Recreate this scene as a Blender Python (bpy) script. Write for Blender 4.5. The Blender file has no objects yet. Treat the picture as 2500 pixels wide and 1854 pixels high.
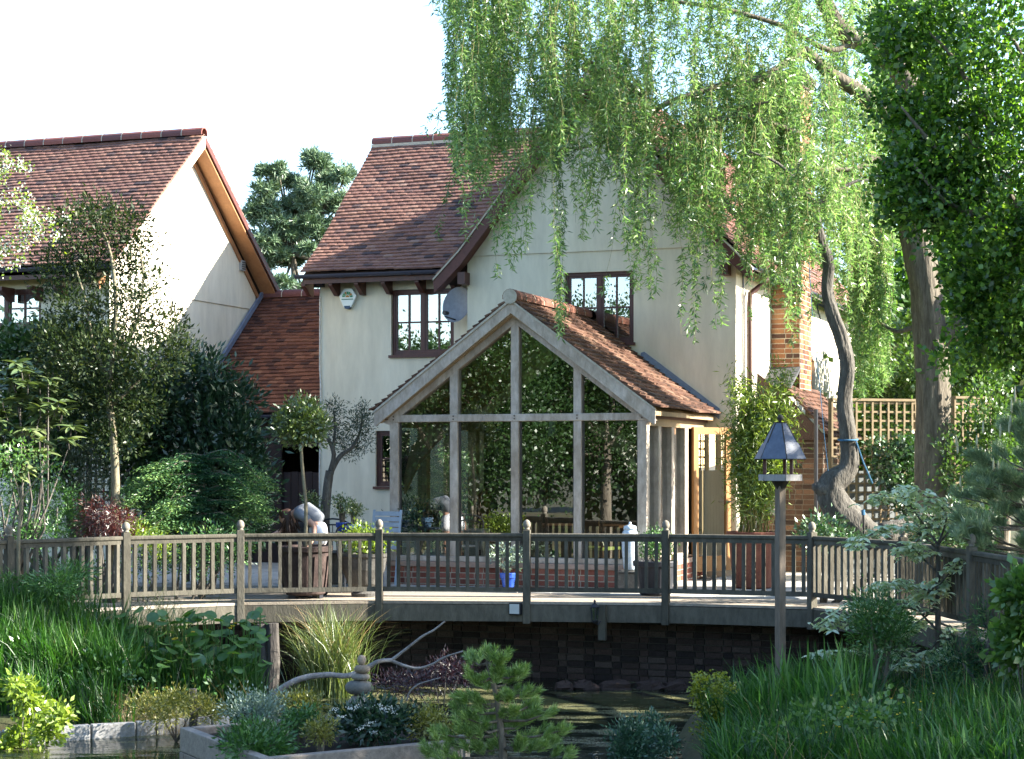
import bpy, math, random
import numpy as np
from mathutils import Vector, Matrix
random.seed(7)
rng = np.random.default_rng(7)
V = Vector
SC = bpy.context.scene
COL = SC.collection

# ------------------------------------------------------------------ camera
FPX, HOR, CAMZ = 4500.0, 1130.0, 1.67
TH = math.radians(19.8)
FX, FY, RX, RY = -math.sin(TH), math.cos(TH), math.cos(TH), math.sin(TH)
cam = bpy.data.cameras.new('camera')
cam.sensor_width = 36.0
cam.lens = 36.0 * FPX / 2500.0
cam.shift_y = (HOR - 927.0) / 2500.0
cam.clip_end = 3000
cam_ob = bpy.data.objects.new('camera', cam)
COL.objects.link(cam_ob)
cam_ob.location = (0, 0, CAMZ)
cam_ob.rotation_euler = (math.pi / 2, 0, TH)
SC.camera = cam_ob

# ------------------------------------------------------------------ light
SUN = V((1.0, 0.27, 0.565)).normalized()
SUN_EL = math.asin(SUN.z)
w = bpy.data.worlds.new('World'); SC.world = w; w.use_nodes = True
wn = w.node_tree.nodes; wl = w.node_tree.links
sky = wn.new('ShaderNodeTexSky'); sky.sky_type = 'NISHITA'; sky.sun_disc = False
sky.sun_elevation = SUN_EL
sky.sun_rotation = math.atan2(SUN.x, SUN.y)
sky.air_density = 1.0; sky.dust_density = 0.6; sky.ozone_density = 2.2
bg = wn['Background']; bg.inputs['Strength'].default_value = 0.105
wl.new(sky.outputs[0], bg.inputs['Color'])
sl = bpy.data.lights.new('sun', 'SUN'); sl.energy = 5.0; sl.angle = math.radians(0.55)
sl.color = (1.0, 0.93, 0.82)
so = bpy.data.objects.new('sun', sl); COL.objects.link(so)
so.rotation_euler = (-SUN).to_track_quat('-Z', 'Y').to_euler()
SC.view_settings.view_transform = 'Standard'
SC.view_settings.look = 'None'
SC.view_settings.gamma = 1.0
SC.view_settings.use_curve_mapping = False
SC.view_settings.exposure = 2.5
SC.render.engine = 'CYCLES'
cy = SC.cycles
cy.use_denoising = True
try:
    cy.denoiser = 'OPENIMAGEDENOISE'; cy.denoising_input_passes = 'RGB_ALBEDO_NORMAL'
except Exception:
    pass
cy.max_bounces = 6; cy.diffuse_bounces = 3; cy.glossy_bounces = 3
cy.transmission_bounces = 4; cy.transparent_max_bounces = 10
cy.sample_clamp_indirect = 6.0
cy.caustics_reflective = False; cy.caustics_refractive = False

# ------------------------------------------------------------------ pixel helpers (photo is 2500 x 1854)
def ray(x, y):
    s = (x - 1250.0) / FPX
    return V((FX + s * RX, FY + s * RY, (HOR - y) / FPX))
C0 = V((0, 0, CAMZ))
def pd(x, y, d): return C0 + ray(x, y) * d
def pY(x, y, Y):
    r = ray(x, y); return C0 + r * (Y / r.y)
def pX(x, y, X):
    r = ray(x, y); return C0 + r * (X / r.x)
def pZ(x, y, z):
    r = ray(x, y); return C0 + r * ((z - CAMZ) / r.z)
def proj(p):
    d = p[0] * FX + p[1] * FY
    u = p[0] * RX + p[1] * RY
    return 1250 + FPX * u / d, HOR - FPX * (p[2] - CAMZ) / d, d
def ud(x, y):                      # world xy -> (u, d)
    return x * RX + y * RY, x * FX + y * FY
def wd(u, d): return (d * FX + u * RX, d * FY + u * RY)

# ------------------------------------------------------------------ materials
MATS = {}
def _ramp(nt, cols):
    r = nt.nodes.new('ShaderNodeValToRGB')
    e = r.color_ramp.elements
    n = len(cols)
    while len(e) < n: e.new(0.5)
    for i, c in enumerate(cols):
        e[i].position = i / max(1, n - 1); e[i].color = (c[0], c[1], c[2], 1)
    return r
def mat(name, cols, rough=0.75, attr=False, nscale=4.0, namt=0.35, bump=0.0, bscale=30.0, stretch=(1, 1, 1),
        spec=0.3, metal=0.0, noise2=None):
    """cols: colours blended by noise, or by the per-piece attribute 'tint' when attr is set."""
    if name in MATS: return MATS[name]
    m = bpy.data.materials.new(name); m.use_nodes = True
    nt = m.node_tree; nd = nt.nodes; lk = nt.links
    b = nd['Principled BSDF']
    b.inputs['Roughness'].default_value = rough
    b.inputs['Specular IOR Level'].default_value = spec
    b.inputs['Metallic'].default_value = metal
    geo = nd.new('ShaderNodeNewGeometry')
    mp = nd.new('ShaderNodeMapping'); mp.inputs['Scale'].default_value = stretch
    lk.new(geo.outputs['Position'], mp.inputs['Vector'])
    nz = nd.new('ShaderNodeTexNoise'); nz.inputs['Scale'].default_value = nscale
    nz.inputs['Detail'].default_value = 6; nz.inputs['Roughness'].default_value = 0.62
    lk.new(mp.outputs[0], nz.inputs['Vector'])
    rp = _ramp(nt, cols)
    if attr:
        at = nd.new('ShaderNodeAttribute'); at.attribute_name = 'tint'
        lk.new(at.outputs['Fac'], rp.inputs[0])
    else:
        mr = nd.new('ShaderNodeMapRange')
        mr.inputs[1].default_value = 0.3; mr.inputs[2].default_value = 0.7
        lk.new(nz.outputs['Fac'], mr.inputs[0]); lk.new(mr.outputs[0], rp.inputs[0])
    # multiply by a second, finer noise: wear and dirt
    n2 = nd.new('ShaderNodeTexNoise'); n2.inputs['Scale'].default_value = noise2 or nscale * 4.3
    n2.inputs['Detail'].default_value = 5; n2.inputs['Roughness'].default_value = 0.7
    lk.new(mp.outputs[0], n2.inputs['Vector'])
    m2 = nd.new('ShaderNodeMapRange')
    m2.inputs[1].default_value = 0.25; m2.inputs[2].default_value = 0.75
    m2.inputs[3].default_value = 1 - namt; m2.inputs[4].default_value = 1 + namt * 0.5
    lk.new(n2.outputs['Fac'], m2.inputs[0])
    mx = nd.new('ShaderNodeMix'); mx.data_type = 'RGBA'; mx.blend_type = 'MULTIPLY'
    mx.inputs[0].default_value = 1.0
    lk.new(rp.outputs[0], mx.inputs[6]); lk.new(m2.outputs[0], mx.inputs[7])
    lk.new(mx.outputs[2], b.inputs['Base Color'])
    if bump:
        n3 = nd.new('ShaderNodeTexNoise'); n3.inputs['Scale'].default_value = bscale
        n3.inputs['Detail'].default_value = 4
        lk.new(mp.outputs[0], n3.inputs['Vector'])
        bp = nd.new('ShaderNodeBump'); bp.inputs['Strength'].default_value = bump
        bp.inputs['Distance'].default_value = 0.02
        lk.new(n3.outputs['Fac'], bp.inputs['Height']); lk.new(bp.outputs[0], b.inputs['Normal'])
    MATS[name] = m
    return m
def leafmat(name, cols, trans=0.4, tcol=(1.25, 1.3, 0.55), gloss=0.06, grough=0.4):
    if name in MATS: return MATS[name]
    m = bpy.data.materials.new(name); m.use_nodes = True
    nt = m.node_tree; nd = nt.nodes; lk = nt.links
    nd.remove(nd['Principled BSDF'])
    out = nd['Material Output']
    at = nd.new('ShaderNodeAttribute'); at.attribute_name = 'tint'
    rp = _ramp(nt, cols); lk.new(at.outputs['Fac'], rp.inputs[0])
    df = nd.new('ShaderNodeBsdfDiffuse'); lk.new(rp.outputs[0], df.inputs['Color'])
    tr = nd.new('ShaderNodeBsdfTranslucent')
    mx = nd.new('ShaderNodeMix'); mx.data_type = 'RGBA'; mx.blend_type = 'MULTIPLY'; mx.inputs[0].default_value = 1.0
    mx.inputs[7].default_value = (*tcol, 1); lk.new(rp.outputs[0], mx.inputs[6]); lk.new(mx.outputs[2], tr.inputs['Color'])
    a = nd.new('ShaderNodeMixShader'); a.inputs[0].default_value = trans
    lk.new(df.outputs[0], a.inputs[1]); lk.new(tr.outputs[0], a.inputs[2])
    gl = nd.new('ShaderNodeBsdfGlossy'); gl.inputs['Roughness'].default_value = grough
    gl.inputs['Color'].default_value = (0.9, 0.95, 0.9, 1)
    c = nd.new('ShaderNodeMixShader'); c.inputs[0].default_value = gloss
    lk.new(a.outputs[0], c.inputs[1]); lk.new(gl.outputs[0], c.inputs[2])
    lk.new(c.outputs[0], out.inputs['Surface'])
    MATS[name] = m
    return m
def glassmat(name, tint=(0.75, 0.82, 0.78), refl=0.16, wave=0.0, wscale=1.2):
    if name in MATS: return MATS[name]
    m = bpy.data.materials.new(name); m.use_nodes = True
    nt = m.node_tree; nd = nt.nodes; lk = nt.links
    nd.remove(nd['Principled BSDF'])
    out = nd['Material Output']
    t = nd.new('ShaderNodeBsdfTransparent'); t.inputs[0].default_value = (*tint, 1)
    g = nd.new('ShaderNodeBsdfGlossy'); g.inputs['Roughness'].default_value = 0.0
    g.inputs['Color'].default_value = (0.95, 0.97, 1, 1)
    lw = nd.new('ShaderNodeFresnel'); lw.inputs['IOR'].default_value = 1.5
    mr = nd.new('ShaderNodeMath'); mr.operation = 'MULTIPLY_ADD'
    mr.inputs[1].default_value = 1.5; mr.inputs[2].default_value = refl - 0.06; mr.use_clamp = True
    lk.new(lw.outputs[0], mr.inputs[0])
    x = nd.new('ShaderNodeMixShader'); lk.new(mr.outputs[0], x.inputs[0])
    lk.new(t.outputs[0], x.inputs[1]); lk.new(g.outputs[0], x.inputs[2])
    if wave:
        geo = nd.new('ShaderNodeNewGeometry')
        n3 = nd.new('ShaderNodeTexNoise'); n3.inputs['Scale'].default_value = wscale; n3.inputs['Detail'].default_value = 1
        lk.new(geo.outputs['Position'], n3.inputs['Vector'])
        bp = nd.new('ShaderNodeBump'); bp.inputs['Strength'].default_value = 1.0; bp.inputs['Distance'].default_value = wave
        lk.new(n3.outputs['Fac'], bp.inputs['Height']); lk.new(bp.outputs[0], g.inputs['Normal'])
    lk.new(x.outputs[0], out.inputs['Surface'])
    MATS[name] = m
    return m

# ------------------------------------------------------------------ objects
def tag(o, label=None, cat=None, group=None, kind=None):
    if label: o['label'] = label
    if cat: o['category'] = cat
    if group: o['group'] = group
    if kind: o['kind'] = kind
    return o
def thing(name, label, cat, loc=(0, 0, 0), rz=0.0, group=None):
    o = bpy.data.objects.new(name, None); COL.objects.link(o)
    o.empty_display_size = 0.1
    o.location = loc; o.rotation_euler = (0, 0, rz)
    return tag(o, label, cat, group)
def part(name, me, parent=None, kind=None, local=False, matrix=None):
    """mesh in world coordinates (or, local=True, in its parent's own frame)"""
    o = bpy.data.objects.new(name, me); COL.objects.link(o)
    if matrix is not None: o.matrix_basis = matrix
    if parent is not None:
        o.parent = parent
        if not local and parent.parent is None and parent.type == 'EMPTY':
            o.matrix_parent_inverse = Matrix.Translation(-V(parent.location))
    if kind: o['kind'] = kind
    return o
def np_mesh(name, verts, faces, material, tint=None, smooth=False):
    """faces: (n,k) int array"""
    me = bpy.data.meshes.new(name)
    verts = np.asarray(verts, dtype=np.float32); faces = np.asarray(faces, dtype=np.int32)
    nf, k = faces.shape
    me.vertices.add(len(verts)); me.vertices.foreach_set('co', verts.ravel())
    me.loops.add(nf * k); me.loops.foreach_set('vertex_index', faces.ravel())
    me.polygons.add(nf); me.polygons.foreach_set('loop_start', np.arange(0, nf * k, k, dtype=np.int32))
    me.materials.append(material)
    if tint is not None:
        a = me.attributes.new('tint', 'FLOAT', 'FACE'); a.data.foreach_set('value', np.asarray(tint, dtype=np.float32))
    if smooth: me.polygons.foreach_set('use_smooth', np.ones(nf, dtype=bool))
    me.update(calc_edges=True)
    return me
BOXF = [(0, 3, 2, 1), (4, 5, 6, 7), (0, 1, 5, 4), (1, 2, 6, 5), (2, 3, 7, 6), (3, 0, 4, 7)]
class MB:
    def __init__(s): s.v = []; s.f = []; s.t = []
    def add(s, vs, fs, t=0.5):
        n = len(s.v); s.v += [tuple(p) for p in vs]
        for q in fs: s.f.append(tuple(i + n for i in q)); s.t.append(t)
        return s
    def bb(s, p0, p1, t=0.5):
        x0, x1 = sorted((p0[0], p1[0])); y0, y1 = sorted((p0[1], p1[1])); z0, z1 = sorted((p0[2], p1[2]))
        return s.add([(x0, y0, z0), (x1, y0, z0), (x1, y1, z0), (x0, y1, z0), (x0, y0, z1), (x1, y0, z1), (x1, y1, z1), (x0, y1, z1)], BOXF, t)
    def beam(s, a, b, w, h, up=(0, 0, 1), t=0.5):
        a = V(a); b = V(b); d = (b - a).normalized(); up = V(up)
        sd = d.cross(up)
        if sd.length < 1e-4: sd = d.cross(V((0, 1, 0)))
        sd.normalize(); u = sd.cross(d).normalized()
        sd *= w / 2; u *= h / 2
        return s.add([a - sd - u, a + sd - u, b + sd - u, b - sd - u, a - sd + u, a + sd + u, b + sd + u, b - sd + u], BOXF, t)
    def prism(s, pts, dv, t=0.5):
        n = len(pts); dv = V(dv); a = [V(p) for p in pts]; b = [p + dv for p in a]
        return s.add(a + b, [tuple(range(n))[::-1], tuple(range(n, 2 * n))] + [(i, (i + 1) % n, n + (i + 1) % n, n + i) for i in range(n)], t)
    def tube(s, path, rad, n=8, cap=True, t=0.5, wob=0.0, ridge=0.0):
        path = [V(p) for p in path]; m = len(path)
        if not hasattr(rad, '__len__'): rad = [rad] * m
        vs = []; prev = None; f0 = random.uniform(0, 6)
        for i, p in enumerate(path):
            d = (path[min(i + 1, m - 1)] - path[max(i - 1, 0)]).normalized()
            if prev is None:
                a = d.cross(V((0.3, 0.2, 1)) if abs(d.z) < 0.9 else V((1, 0.1, 0))).normalized()
            else:
                a = (prev - d * prev.dot(d)).normalized()
            prev = a; b = d.cross(a)
            for k in range(n):
                an = 2 * math.pi * k / n
                r = rad[i] * (1 + wob * (random.random() - 0.5) + ridge * (math.sin(7 * an + f0 + .35 * math.sin(i * .5)) * .6 + math.sin(13 * an + i * .21) * .5 + math.sin(3 * an + i * .45 + f0) * .7))
                vs.append(p + (a * math.cos(an) + b * math.sin(an)) * r)
        fs = [(i * n + k, i * n + (k + 1) % n, (i + 1) * n + (k + 1) % n, (i + 1) * n + k) for i in range(m - 1) for k in range(n)]
        if cap: fs += [tuple(range(n))[::-1], tuple(range((m - 1) * n, m * n))]
        return s.add(vs, fs, t)
    def lathe(s, prof, c=(0, 0, 0), n=20, t=0.5, sq=None):
        """prof: (r, z) pairs; sq: number of sides override gives faceted bodies"""
        n = sq or n; vs = []
        off = math.pi / 4 if sq == 4 else 0
        for r, z in prof:
            for k in range(n):
                an = 2 * math.pi * k / n + off
                vs.append((c[0] + r * math.cos(an), c[1] + r * math.sin(an), c[2] + z))
        m = len(prof)
        fs = [(i * n + k, i * n + (k + 1) % n, (i + 1) * n + (k + 1) % n, (i + 1) * n + k) for i in range(m - 1) for k in range(n)]
        fs += [tuple(range(n))[::-1], tuple(range((m - 1) * n, m * n))]
        return s.add(vs, fs, t)
    def mesh(s, name, material, smooth=False):
        me = bpy.data.meshes.new(name); me.from_pydata(s.v, [], s.f); me.materials.append(material)
        a = me.attributes.new('tint', 'FLOAT', 'FACE'); a.data.foreach_set('value', np.array(s.t, dtype=np.float32))
        if smooth: me.polygons.foreach_set('use_smooth', np.ones(len(s.f), dtype=bool))
        return me
    def obj(s, name, material, parent=None, smooth=False, kind=None, local=False, bevel=0.0):
        o = part(name, s.mesh(name, material, smooth), parent, kind, local)
        if bevel:
            b = o.modifiers.new('bevel', 'BEVEL'); b.width = bevel; b.segments = 2; b.limit_method = 'ANGLE'
        if smooth == 'auto' or (smooth and False): pass
        return o
def struct(name, mb, material, **k):
    o = mb.obj(name, material, **k); o['kind'] = 'structure'; return o
def copy_tree(o, parent=None):
    c = o.copy(); COL.objects.link(c)
    if parent is not None: c.parent = parent
    for ch in o.children: copy_tree(ch, c)
    return c

# pieces laid in numbers: tiles, bricks. Each is a unit box 'proto' with a matrix; the largest in view are objects of their own
UNITV = np.array([(-.5, -.5, -.5), (.5, -.5, -.5), (.5, .5, -.5), (-.5, .5, -.5), (-.5, -.5, .5), (.5, -.5, .5), (.5, .5, .5), (-.5, .5, .5)])
def curved_tile():
    """clay tile, cambered across its width: x across, y up the slope, z out"""
    v = []
    for yy in (-.5, .5):
        for zz in (-.5, .5):
            for xx, c in ((-.5, -0.10), (-.2, 0.06), (.2, 0.06), (.5, -0.10)): v.append((xx, yy, zz + c))
    f = []
    for i in range(3):
        f.append((4 + i, 5 + i, 13 + i, 12 + i)); f.append((i, 4 + i, 5 + i, 1 + i)[::-1])
        f.append((8 + i, 9 + i, 1 + i, i))
    f += [(0, 8, 12, 4), (3, 7, 15, 11)]
    return np.array(v), f
class Pieces:
    def __init__(s, verts=UNITV, faces=BOXF): s.pv = np.array(verts); s.pf = faces; s.items = []
    def put(s, M, tint, pri=0.0): s.items.append((M, tint, pri))
    def emit(s, parent, name, material, limit=300, local_parent=True, restname=None, ntint=10, smooth=False):
        def key(it):
            p = it[0].translation; x, y, d = proj(p)
            off = 0 if (-20 < x < 2520 and -20 < y < 1874 and d > 1) else 1000
            return off + it[2] + d
        its = sorted(s.items, key=key)
        protos = []
        for i in range(ntint):
            mb = MB(); mb.add(s.pv, s.pf, (i + 0.5) / ntint); protos.append(mb.mesh(name, material, smooth))
        for M, t, pr in its[:limit]:
            o = part(name, protos[min(ntint - 1, int(t * ntint))], parent, matrix=M, local=local_parent)
        rest = its[limit:]
        if rest:
            nv = len(s.pv); vs = []; fs = []; ts = []
            pv4 = np.c_[s.pv, np.ones(nv)]
            for i, (M, t, pr) in enumerate(rest):
                vs.append((pv4 @ np.array(M).T)[:, :3])
                for q in s.pf: fs.append(tuple(k + i * nv for k in q)); ts.append(t)
            me = bpy.data.meshes.new(restname or name); me.from_pydata(np.concatenate(vs).tolist(), [], fs); me.materials.append(material)
            a = me.attributes.new('tint', 'FLOAT', 'FACE'); a.data.foreach_set('value', np.array(ts, dtype=np.float32))
            part(restname or name, me, parent, kind='stuff', local=local_parent)
def frame_matrix(o, ux, uy, uz, sx, sy, sz):
    ux, uy, uz = V(ux) * sx, V(uy) * sy, V(uz) * sz
    return Matrix(((ux.x, uy.x, uz.x, o[0]), (ux.y, uy.y, uz.y, o[1]), (ux.z, uy.z, uz.z, o[2]), (0, 0, 0, 1)))

TV, TF = curved_tile()
def tile_roof(pc, prof, org, along, length, gauge=0.1, width=0.165, ustart=None, uend=None, drop=0.0, pri=None, tintf=None, thick=0.026):
    """prof: list of (horizontal run, z) from eave up, run direction 'inward'; org: eave origin (x,y); along: unit 2-vector along eave;
    inward is given by prof's own vector: org=((x,y),(ix,iy))"""
    (ox, oy), (ix, iy) = org
    ax, ay = along
    seg = []; tot = 0
    for i in range(len(prof) - 1):
        l = math.hypot(prof[i + 1][0] - prof[i][0], prof[i + 1][1] - prof[i][1]); seg.append((tot, l)); tot += l
    n = int(tot / gauge)
    A = V((ax, ay, 0))
    for c in range(n + 1):
        s = min(tot - 1e-4, c * gauge + 0.03)
        for i, (t0, l) in enumerate(seg):
            if s <= t0 + l: break
        k = (s - t0) / l
        r = prof[i][0] + (prof[i + 1][0] - prof[i][0]) * k; z = prof[i][1] + (prof[i + 1][1] - prof[i][1]) * k
        up = V((ix * (prof[i + 1][0] - prof[i][0]), iy * (prof[i + 1][0] - prof[i][0]), prof[i + 1][1] - prof[i][1])).normalized()
        nrm = A.cross(up)
        if nrm.z < 0: nrm = -nrm
        u0 = ustart(r, z) if ustart else 0.0
        u1 = uend(r, z) if uend else length
        u = u0 - (width / 2 if c % 2 else 0.0)
        while u < u1 - 0.02:
            a = max(u, u0); b = min(u + width, u1)
            if b - a > 0.03:
                cu = (a + b) / 2
                lift = 0.20 + random.uniform(-0.03, 0.06)
                tilt = (up - nrm * lift).normalized(); n2 = (nrm + up * lift).normalized()
                A2 = (A + nrm * random.uniform(-0.02, 0.02)).normalized()
                o = V((ox + ix * r + ax * cu, oy + iy * r + ay * cu, z)) + up * (0.02 + random.uniform(-0.005, 0.005)) + nrm * 0.022
                o += up * (.009 * math.sin(cu * 1.7 + c * .9) + .005 * math.sin(cu * 5.1 + c)) + nrm * .008 * math.sin(cu * 2.3 + c * .35)
                t = tintf(cu, s) if tintf else random.random()
                pc.put(frame_matrix(o, A2, tilt, n2, b - a - 0.003, gauge * 1.35, thick), t, pri(o) if pri else 0.0)
            u += width
    return tot
def lay_bricks(pc, org, u, ulen, h, nrm, bl=0.215, bh=0.065, j=0.014, depth=0.03, bond=True):
    org = V(org); u = V(u); nrm = V(nrm); z = V((0, 0, 1))
    rows = int(round(h / (bh + j)))
    for r in range(rows):
        x = 0.0
        pat = [bl, 0.1025] if bond else [bl]
        k = r % 2
        if r % 2: x = -(bl - 0.055) / 2 - 0.02
        while x < ulen - 0.02:
            L = pat[k % len(pat)]; k += 1
            a = max(0, x); b = min(ulen, x + L)
            if b - a > 0.03:
                o = org + u * ((a + b) / 2) + z * (r * (bh + j) + bh / 2 + 0.004) + nrm * random.uniform(-0.002, 0.003)
                pc.put(frame_matrix(o, u, z.cross(u) , z, b - a, depth, bh + random.uniform(-0.003, 0.002)), random.random())
            x += L + j
# ------------------------------------------------------------------ shared materials
M_WALL = mat('cream_render', [(0.60, 0.54, 0.415), (0.69, 0.63, 0.495), (0.75, 0.69, 0.56)], rough=0.9, nscale=0.9, namt=0.17, noise2=5.0, stretch=(1, 1, .22), bump=0.12, bscale=60, spec=0.1)
TILEC = [(0.055, 0.042, 0.045), (0.10, 0.064, 0.058), (0.155, 0.085, 0.07), (0.19, 0.098, 0.076), (0.215, 0.115, 0.085), (0.245, 0.14, 0.105), (0.27, 0.18, 0.14)]
M_TILE = mat('clay_tile', TILEC, attr=True, rough=0.8, nscale=9, namt=0.4, bump=0.25, bscale=55, spec=0.2)
TILEC2 = [(0.04, 0.024, 0.022), (0.08, 0.038, 0.030), (0.12, 0.052, 0.036), (0.155, 0.068, 0.045), (0.20, 0.10, 0.066)]
M_TILE2 = mat('clay_tile_link', TILEC2, attr=True, rough=0.85, nscale=9, namt=0.35, bump=0.2, bscale=55, spec=0.15)
M_TILE3 = mat('clay_tile_mossy', [(0.035, 0.024, 0.018), (0.07, 0.04, 0.03), (0.11, 0.058, 0.04), (0.15, 0.082, 0.056), (0.20, 0.13, 0.09)], attr=True, rough=0.85, nscale=7, namt=0.5, bump=0.3, bscale=45, spec=0.15)
M_RIDGE = mat('ridge_clay', [(0.11, 0.05, 0.05), (0.17, 0.06, 0.05), (0.23, 0.08, 0.06)], attr=True, rough=0.75, nscale=8, namt=0.3)
M_MORTAR = mat('mortar', [(0.40, 0.36, 0.29), (0.50, 0.45, 0.36)], rough=0.95, nscale=12, namt=0.3, bump=0.3, bscale=120)
M_UNDER = mat('roof_felt', [(0.03, 0.02, 0.018), (0.05, 0.03, 0.025)], rough=0.95)
M_BROWN = mat('brown_stained_wood', [(0.065, 0.020, 0.014), (0.095, 0.030, 0.020)], rough=0.45, nscale=6, namt=0.3, stretch=(1, 1, 0.2), spec=0.45)
M_BARGE = mat('barge_brown', [(0.085, 0.030, 0.024), (0.12, 0.042, 0.032)], rough=0.5, nscale=5, namt=0.25)
M_SOFFIT = mat('soffit_orange', [(0.30, 0.14, 0.065), (0.38, 0.19, 0.09)], rough=0.6, nscale=5, namt=0.2)
M_GUTTER = mat('gutter_dark', [(0.035, 0.035, 0.055), (0.05, 0.05, 0.075)], rough=0.35, spec=0.5, namt=0.15)
M_PIPE = mat('pipe_brown', [(0.05, 0.022, 0.018), (0.07, 0.03, 0.025)], rough=0.4, spec=0.5)
M_LEAD = mat('lead_flashing', [(0.13, 0.16, 0.23), (0.18, 0.21, 0.28)], rough=0.55, nscale=6, namt=0.25, spec=0.4)
M_OAK = mat('weathered_oak', [(0.34, 0.28, 0.22), (0.46, 0.39, 0.32), (0.54, 0.48, 0.42)], rough=0.8, nscale=3.0, namt=0.4, bump=0.25, bscale=40, stretch=(1.2, 1.2, 0.5), spec=0.2)
M_OAKIN = mat('fresh_oak', [(0.27, 0.19, 0.105), (0.35, 0.25, 0.145)], rough=0.6, nscale=4, namt=0.25, stretch=(1, 1, 0.25))
M_DOORW = mat('orange_oak', [(0.27, 0.125, 0.04), (0.34, 0.17, 0.06)], rough=0.5, nscale=4, namt=0.25, stretch=(1, 1, 0.25))
M_BRICK = mat('stock_brick', [(0.07, 0.045, 0.038), (0.15, 0.07, 0.045), (0.23, 0.10, 0.055), (0.29, 0.14, 0.07), (0.33, 0.18, 0.095)], attr=True, rough=0.9, nscale=14, namt=0.4, bump=0.3, bscale=90, spec=0.1)
M_BRICKR = mat('red_brick', [(0.16, 0.06, 0.045), (0.24, 0.085, 0.06), (0.30, 0.11, 0.08), (0.33, 0.14, 0.10)], attr=True, rough=0.9, nscale=14, namt=0.35, bump=0.3, bscale=90, spec=0.1)
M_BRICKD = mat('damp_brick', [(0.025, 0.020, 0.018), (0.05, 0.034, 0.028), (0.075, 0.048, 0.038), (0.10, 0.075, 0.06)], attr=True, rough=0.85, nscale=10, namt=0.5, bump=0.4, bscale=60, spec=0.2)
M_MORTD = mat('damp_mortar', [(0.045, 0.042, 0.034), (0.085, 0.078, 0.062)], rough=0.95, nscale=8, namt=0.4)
M_GLASS = glassmat('window_glass', tint=(0.5, 0.56, 0.56), refl=0.40, wave=0.0006, wscale=2.5)
M_GLASSC = glassmat('garden_room_glass', tint=(0.62, 0.68, 0.60), refl=0.30, wave=0.0009, wscale=1.6)
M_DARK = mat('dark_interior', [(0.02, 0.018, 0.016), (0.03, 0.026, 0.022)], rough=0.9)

def wall_y(mb, x0, x1, z0, z1, ya, yb, holes=()):
    xs = sorted({x0, x1, *[h[0] for h in holes], *[h[1] for h in holes]}); zs = sorted({z0, z1, *[h[2] for h in holes], *[h[3] for h in holes]})
    for i in range(len(xs) - 1):
        for k in range(len(zs) - 1):
            cx, cz = (xs[i] + xs[i + 1]) / 2, (zs[k] + zs[k + 1]) / 2
            if any(h[0] < cx < h[1] and h[2] < cz < h[3] for h in holes): continue
            mb.bb((xs[i], ya, zs[k]), (xs[i + 1], yb, zs[k + 1]))
def rect_px(x0, y0, x1, y1, Y):
    a = pY(x0, y0, Y); b = pY(x1, y1, Y); m = pY((x0 + x1) / 2, y0, Y); n = pY((x0 + x1) / 2, y1, Y)
    return (a.x, b.x, n.z, m.z)
def window(parent, h, Y, cols=(2, 2), rows=2, name='window', bar=0.026, fr=0.05):
    """casement window filling the hole h=(x0,x1,z0,z1) in a wall whose outer face is at Y"""
    x0, x1, z0, z1 = h
    yf, yb = Y + 0.05, Y + 0.12
    mb = MB()
    mb.bb((x0, yf, z0), (x0 + fr, yb, z1)); mb.bb((x1 - fr, yf, z0), (x1, yb, z1))
    mb.bb((x0 + fr, yf, z1 - fr), (x1 - fr, yb, z1)); mb.bb((x0 + fr, yf, z0), (x1 - fr, yb, z0 + fr))
    wdt = (x1 - x0 - 2 * fr - 0.05 * (len(cols) - 1)) / len(cols)
    win = mb.obj(name, M_BROWN, parent, bevel=0.004)
    xa = x0 + fr
    for ci, nc in enumerate(cols):
        xb = xa + wdt
        s = MB(); sf = 0.032; ya, yc = yf + 0.012, yb - 0.012
        s.bb((xa, ya, z0 + fr), (xa + sf, yc, z1 - fr)); s.bb((xb - sf, ya, z0 + fr), (xb, yc, z1 - fr))
        s.bb((xa + sf, ya, z1 - fr - sf), (xb - sf, yc, z1 - fr)); s.bb((xa + sf, ya, z0 + fr), (xb - sf, yc, z0 + fr + sf))
        s.obj('sash', M_BROWN, win)
        ix0, ix1, iz0, iz1 = xa + sf, xb - sf, z0 + fr + sf, z1 - fr - sf
        pw = (ix1 - ix0 - bar * (nc - 1)) / nc; ph = (iz1 - iz0 - bar * (rows - 1)) / rows
        for i in range(nc - 1):
            MB().bb((ix0 + (i + 1) * pw + i * bar, ya + 0.004, iz0), (ix0 + (i + 1) * (pw + bar), yc - 0.004, iz1)).obj('glazing_bar', M_BROWN, win)
        for i in range(nc):
            for k in range(rows):
                px0 = ix0 + i * (pw + bar); pz0 = iz0 + k * (ph + bar)
                if k < rows - 1:
                    MB().bb((px0, ya + 0.006, pz0 + ph), (px0 + pw, yc - 0.006, pz0 + ph + bar)).obj('glazing_bar', M_BROWN, win)
                g = MB(); yy = (ya + yc) / 2; a = random.uniform(-0.004, 0.004); b = random.uniform(-0.003, 0.003)
                g.add([(px0, yy - a, pz0 + b), (px0 + pw, yy + a, pz0 + b), (px0 + pw, yy + a, pz0 + ph), (px0, yy - a, pz0 + ph)], [(0, 1, 2, 3)])
                g.obj('pane', M_GLASS, win)
        xa = xb + 0.05
        if ci < len(cols) - 1:
            MB().bb((xb, yf + 0.004, z0 + fr), (xb + 0.05, yb - 0.004, z1 - fr)).obj('mullion', M_BROWN, win)
    MB().bb((x0 - 0.03, Y - 0.05, z0 - 0.045), (x1 + 0.03, Y + 0.05, z0 - 0.002)).obj('sill', M_BROWN, win)
    return win
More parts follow.
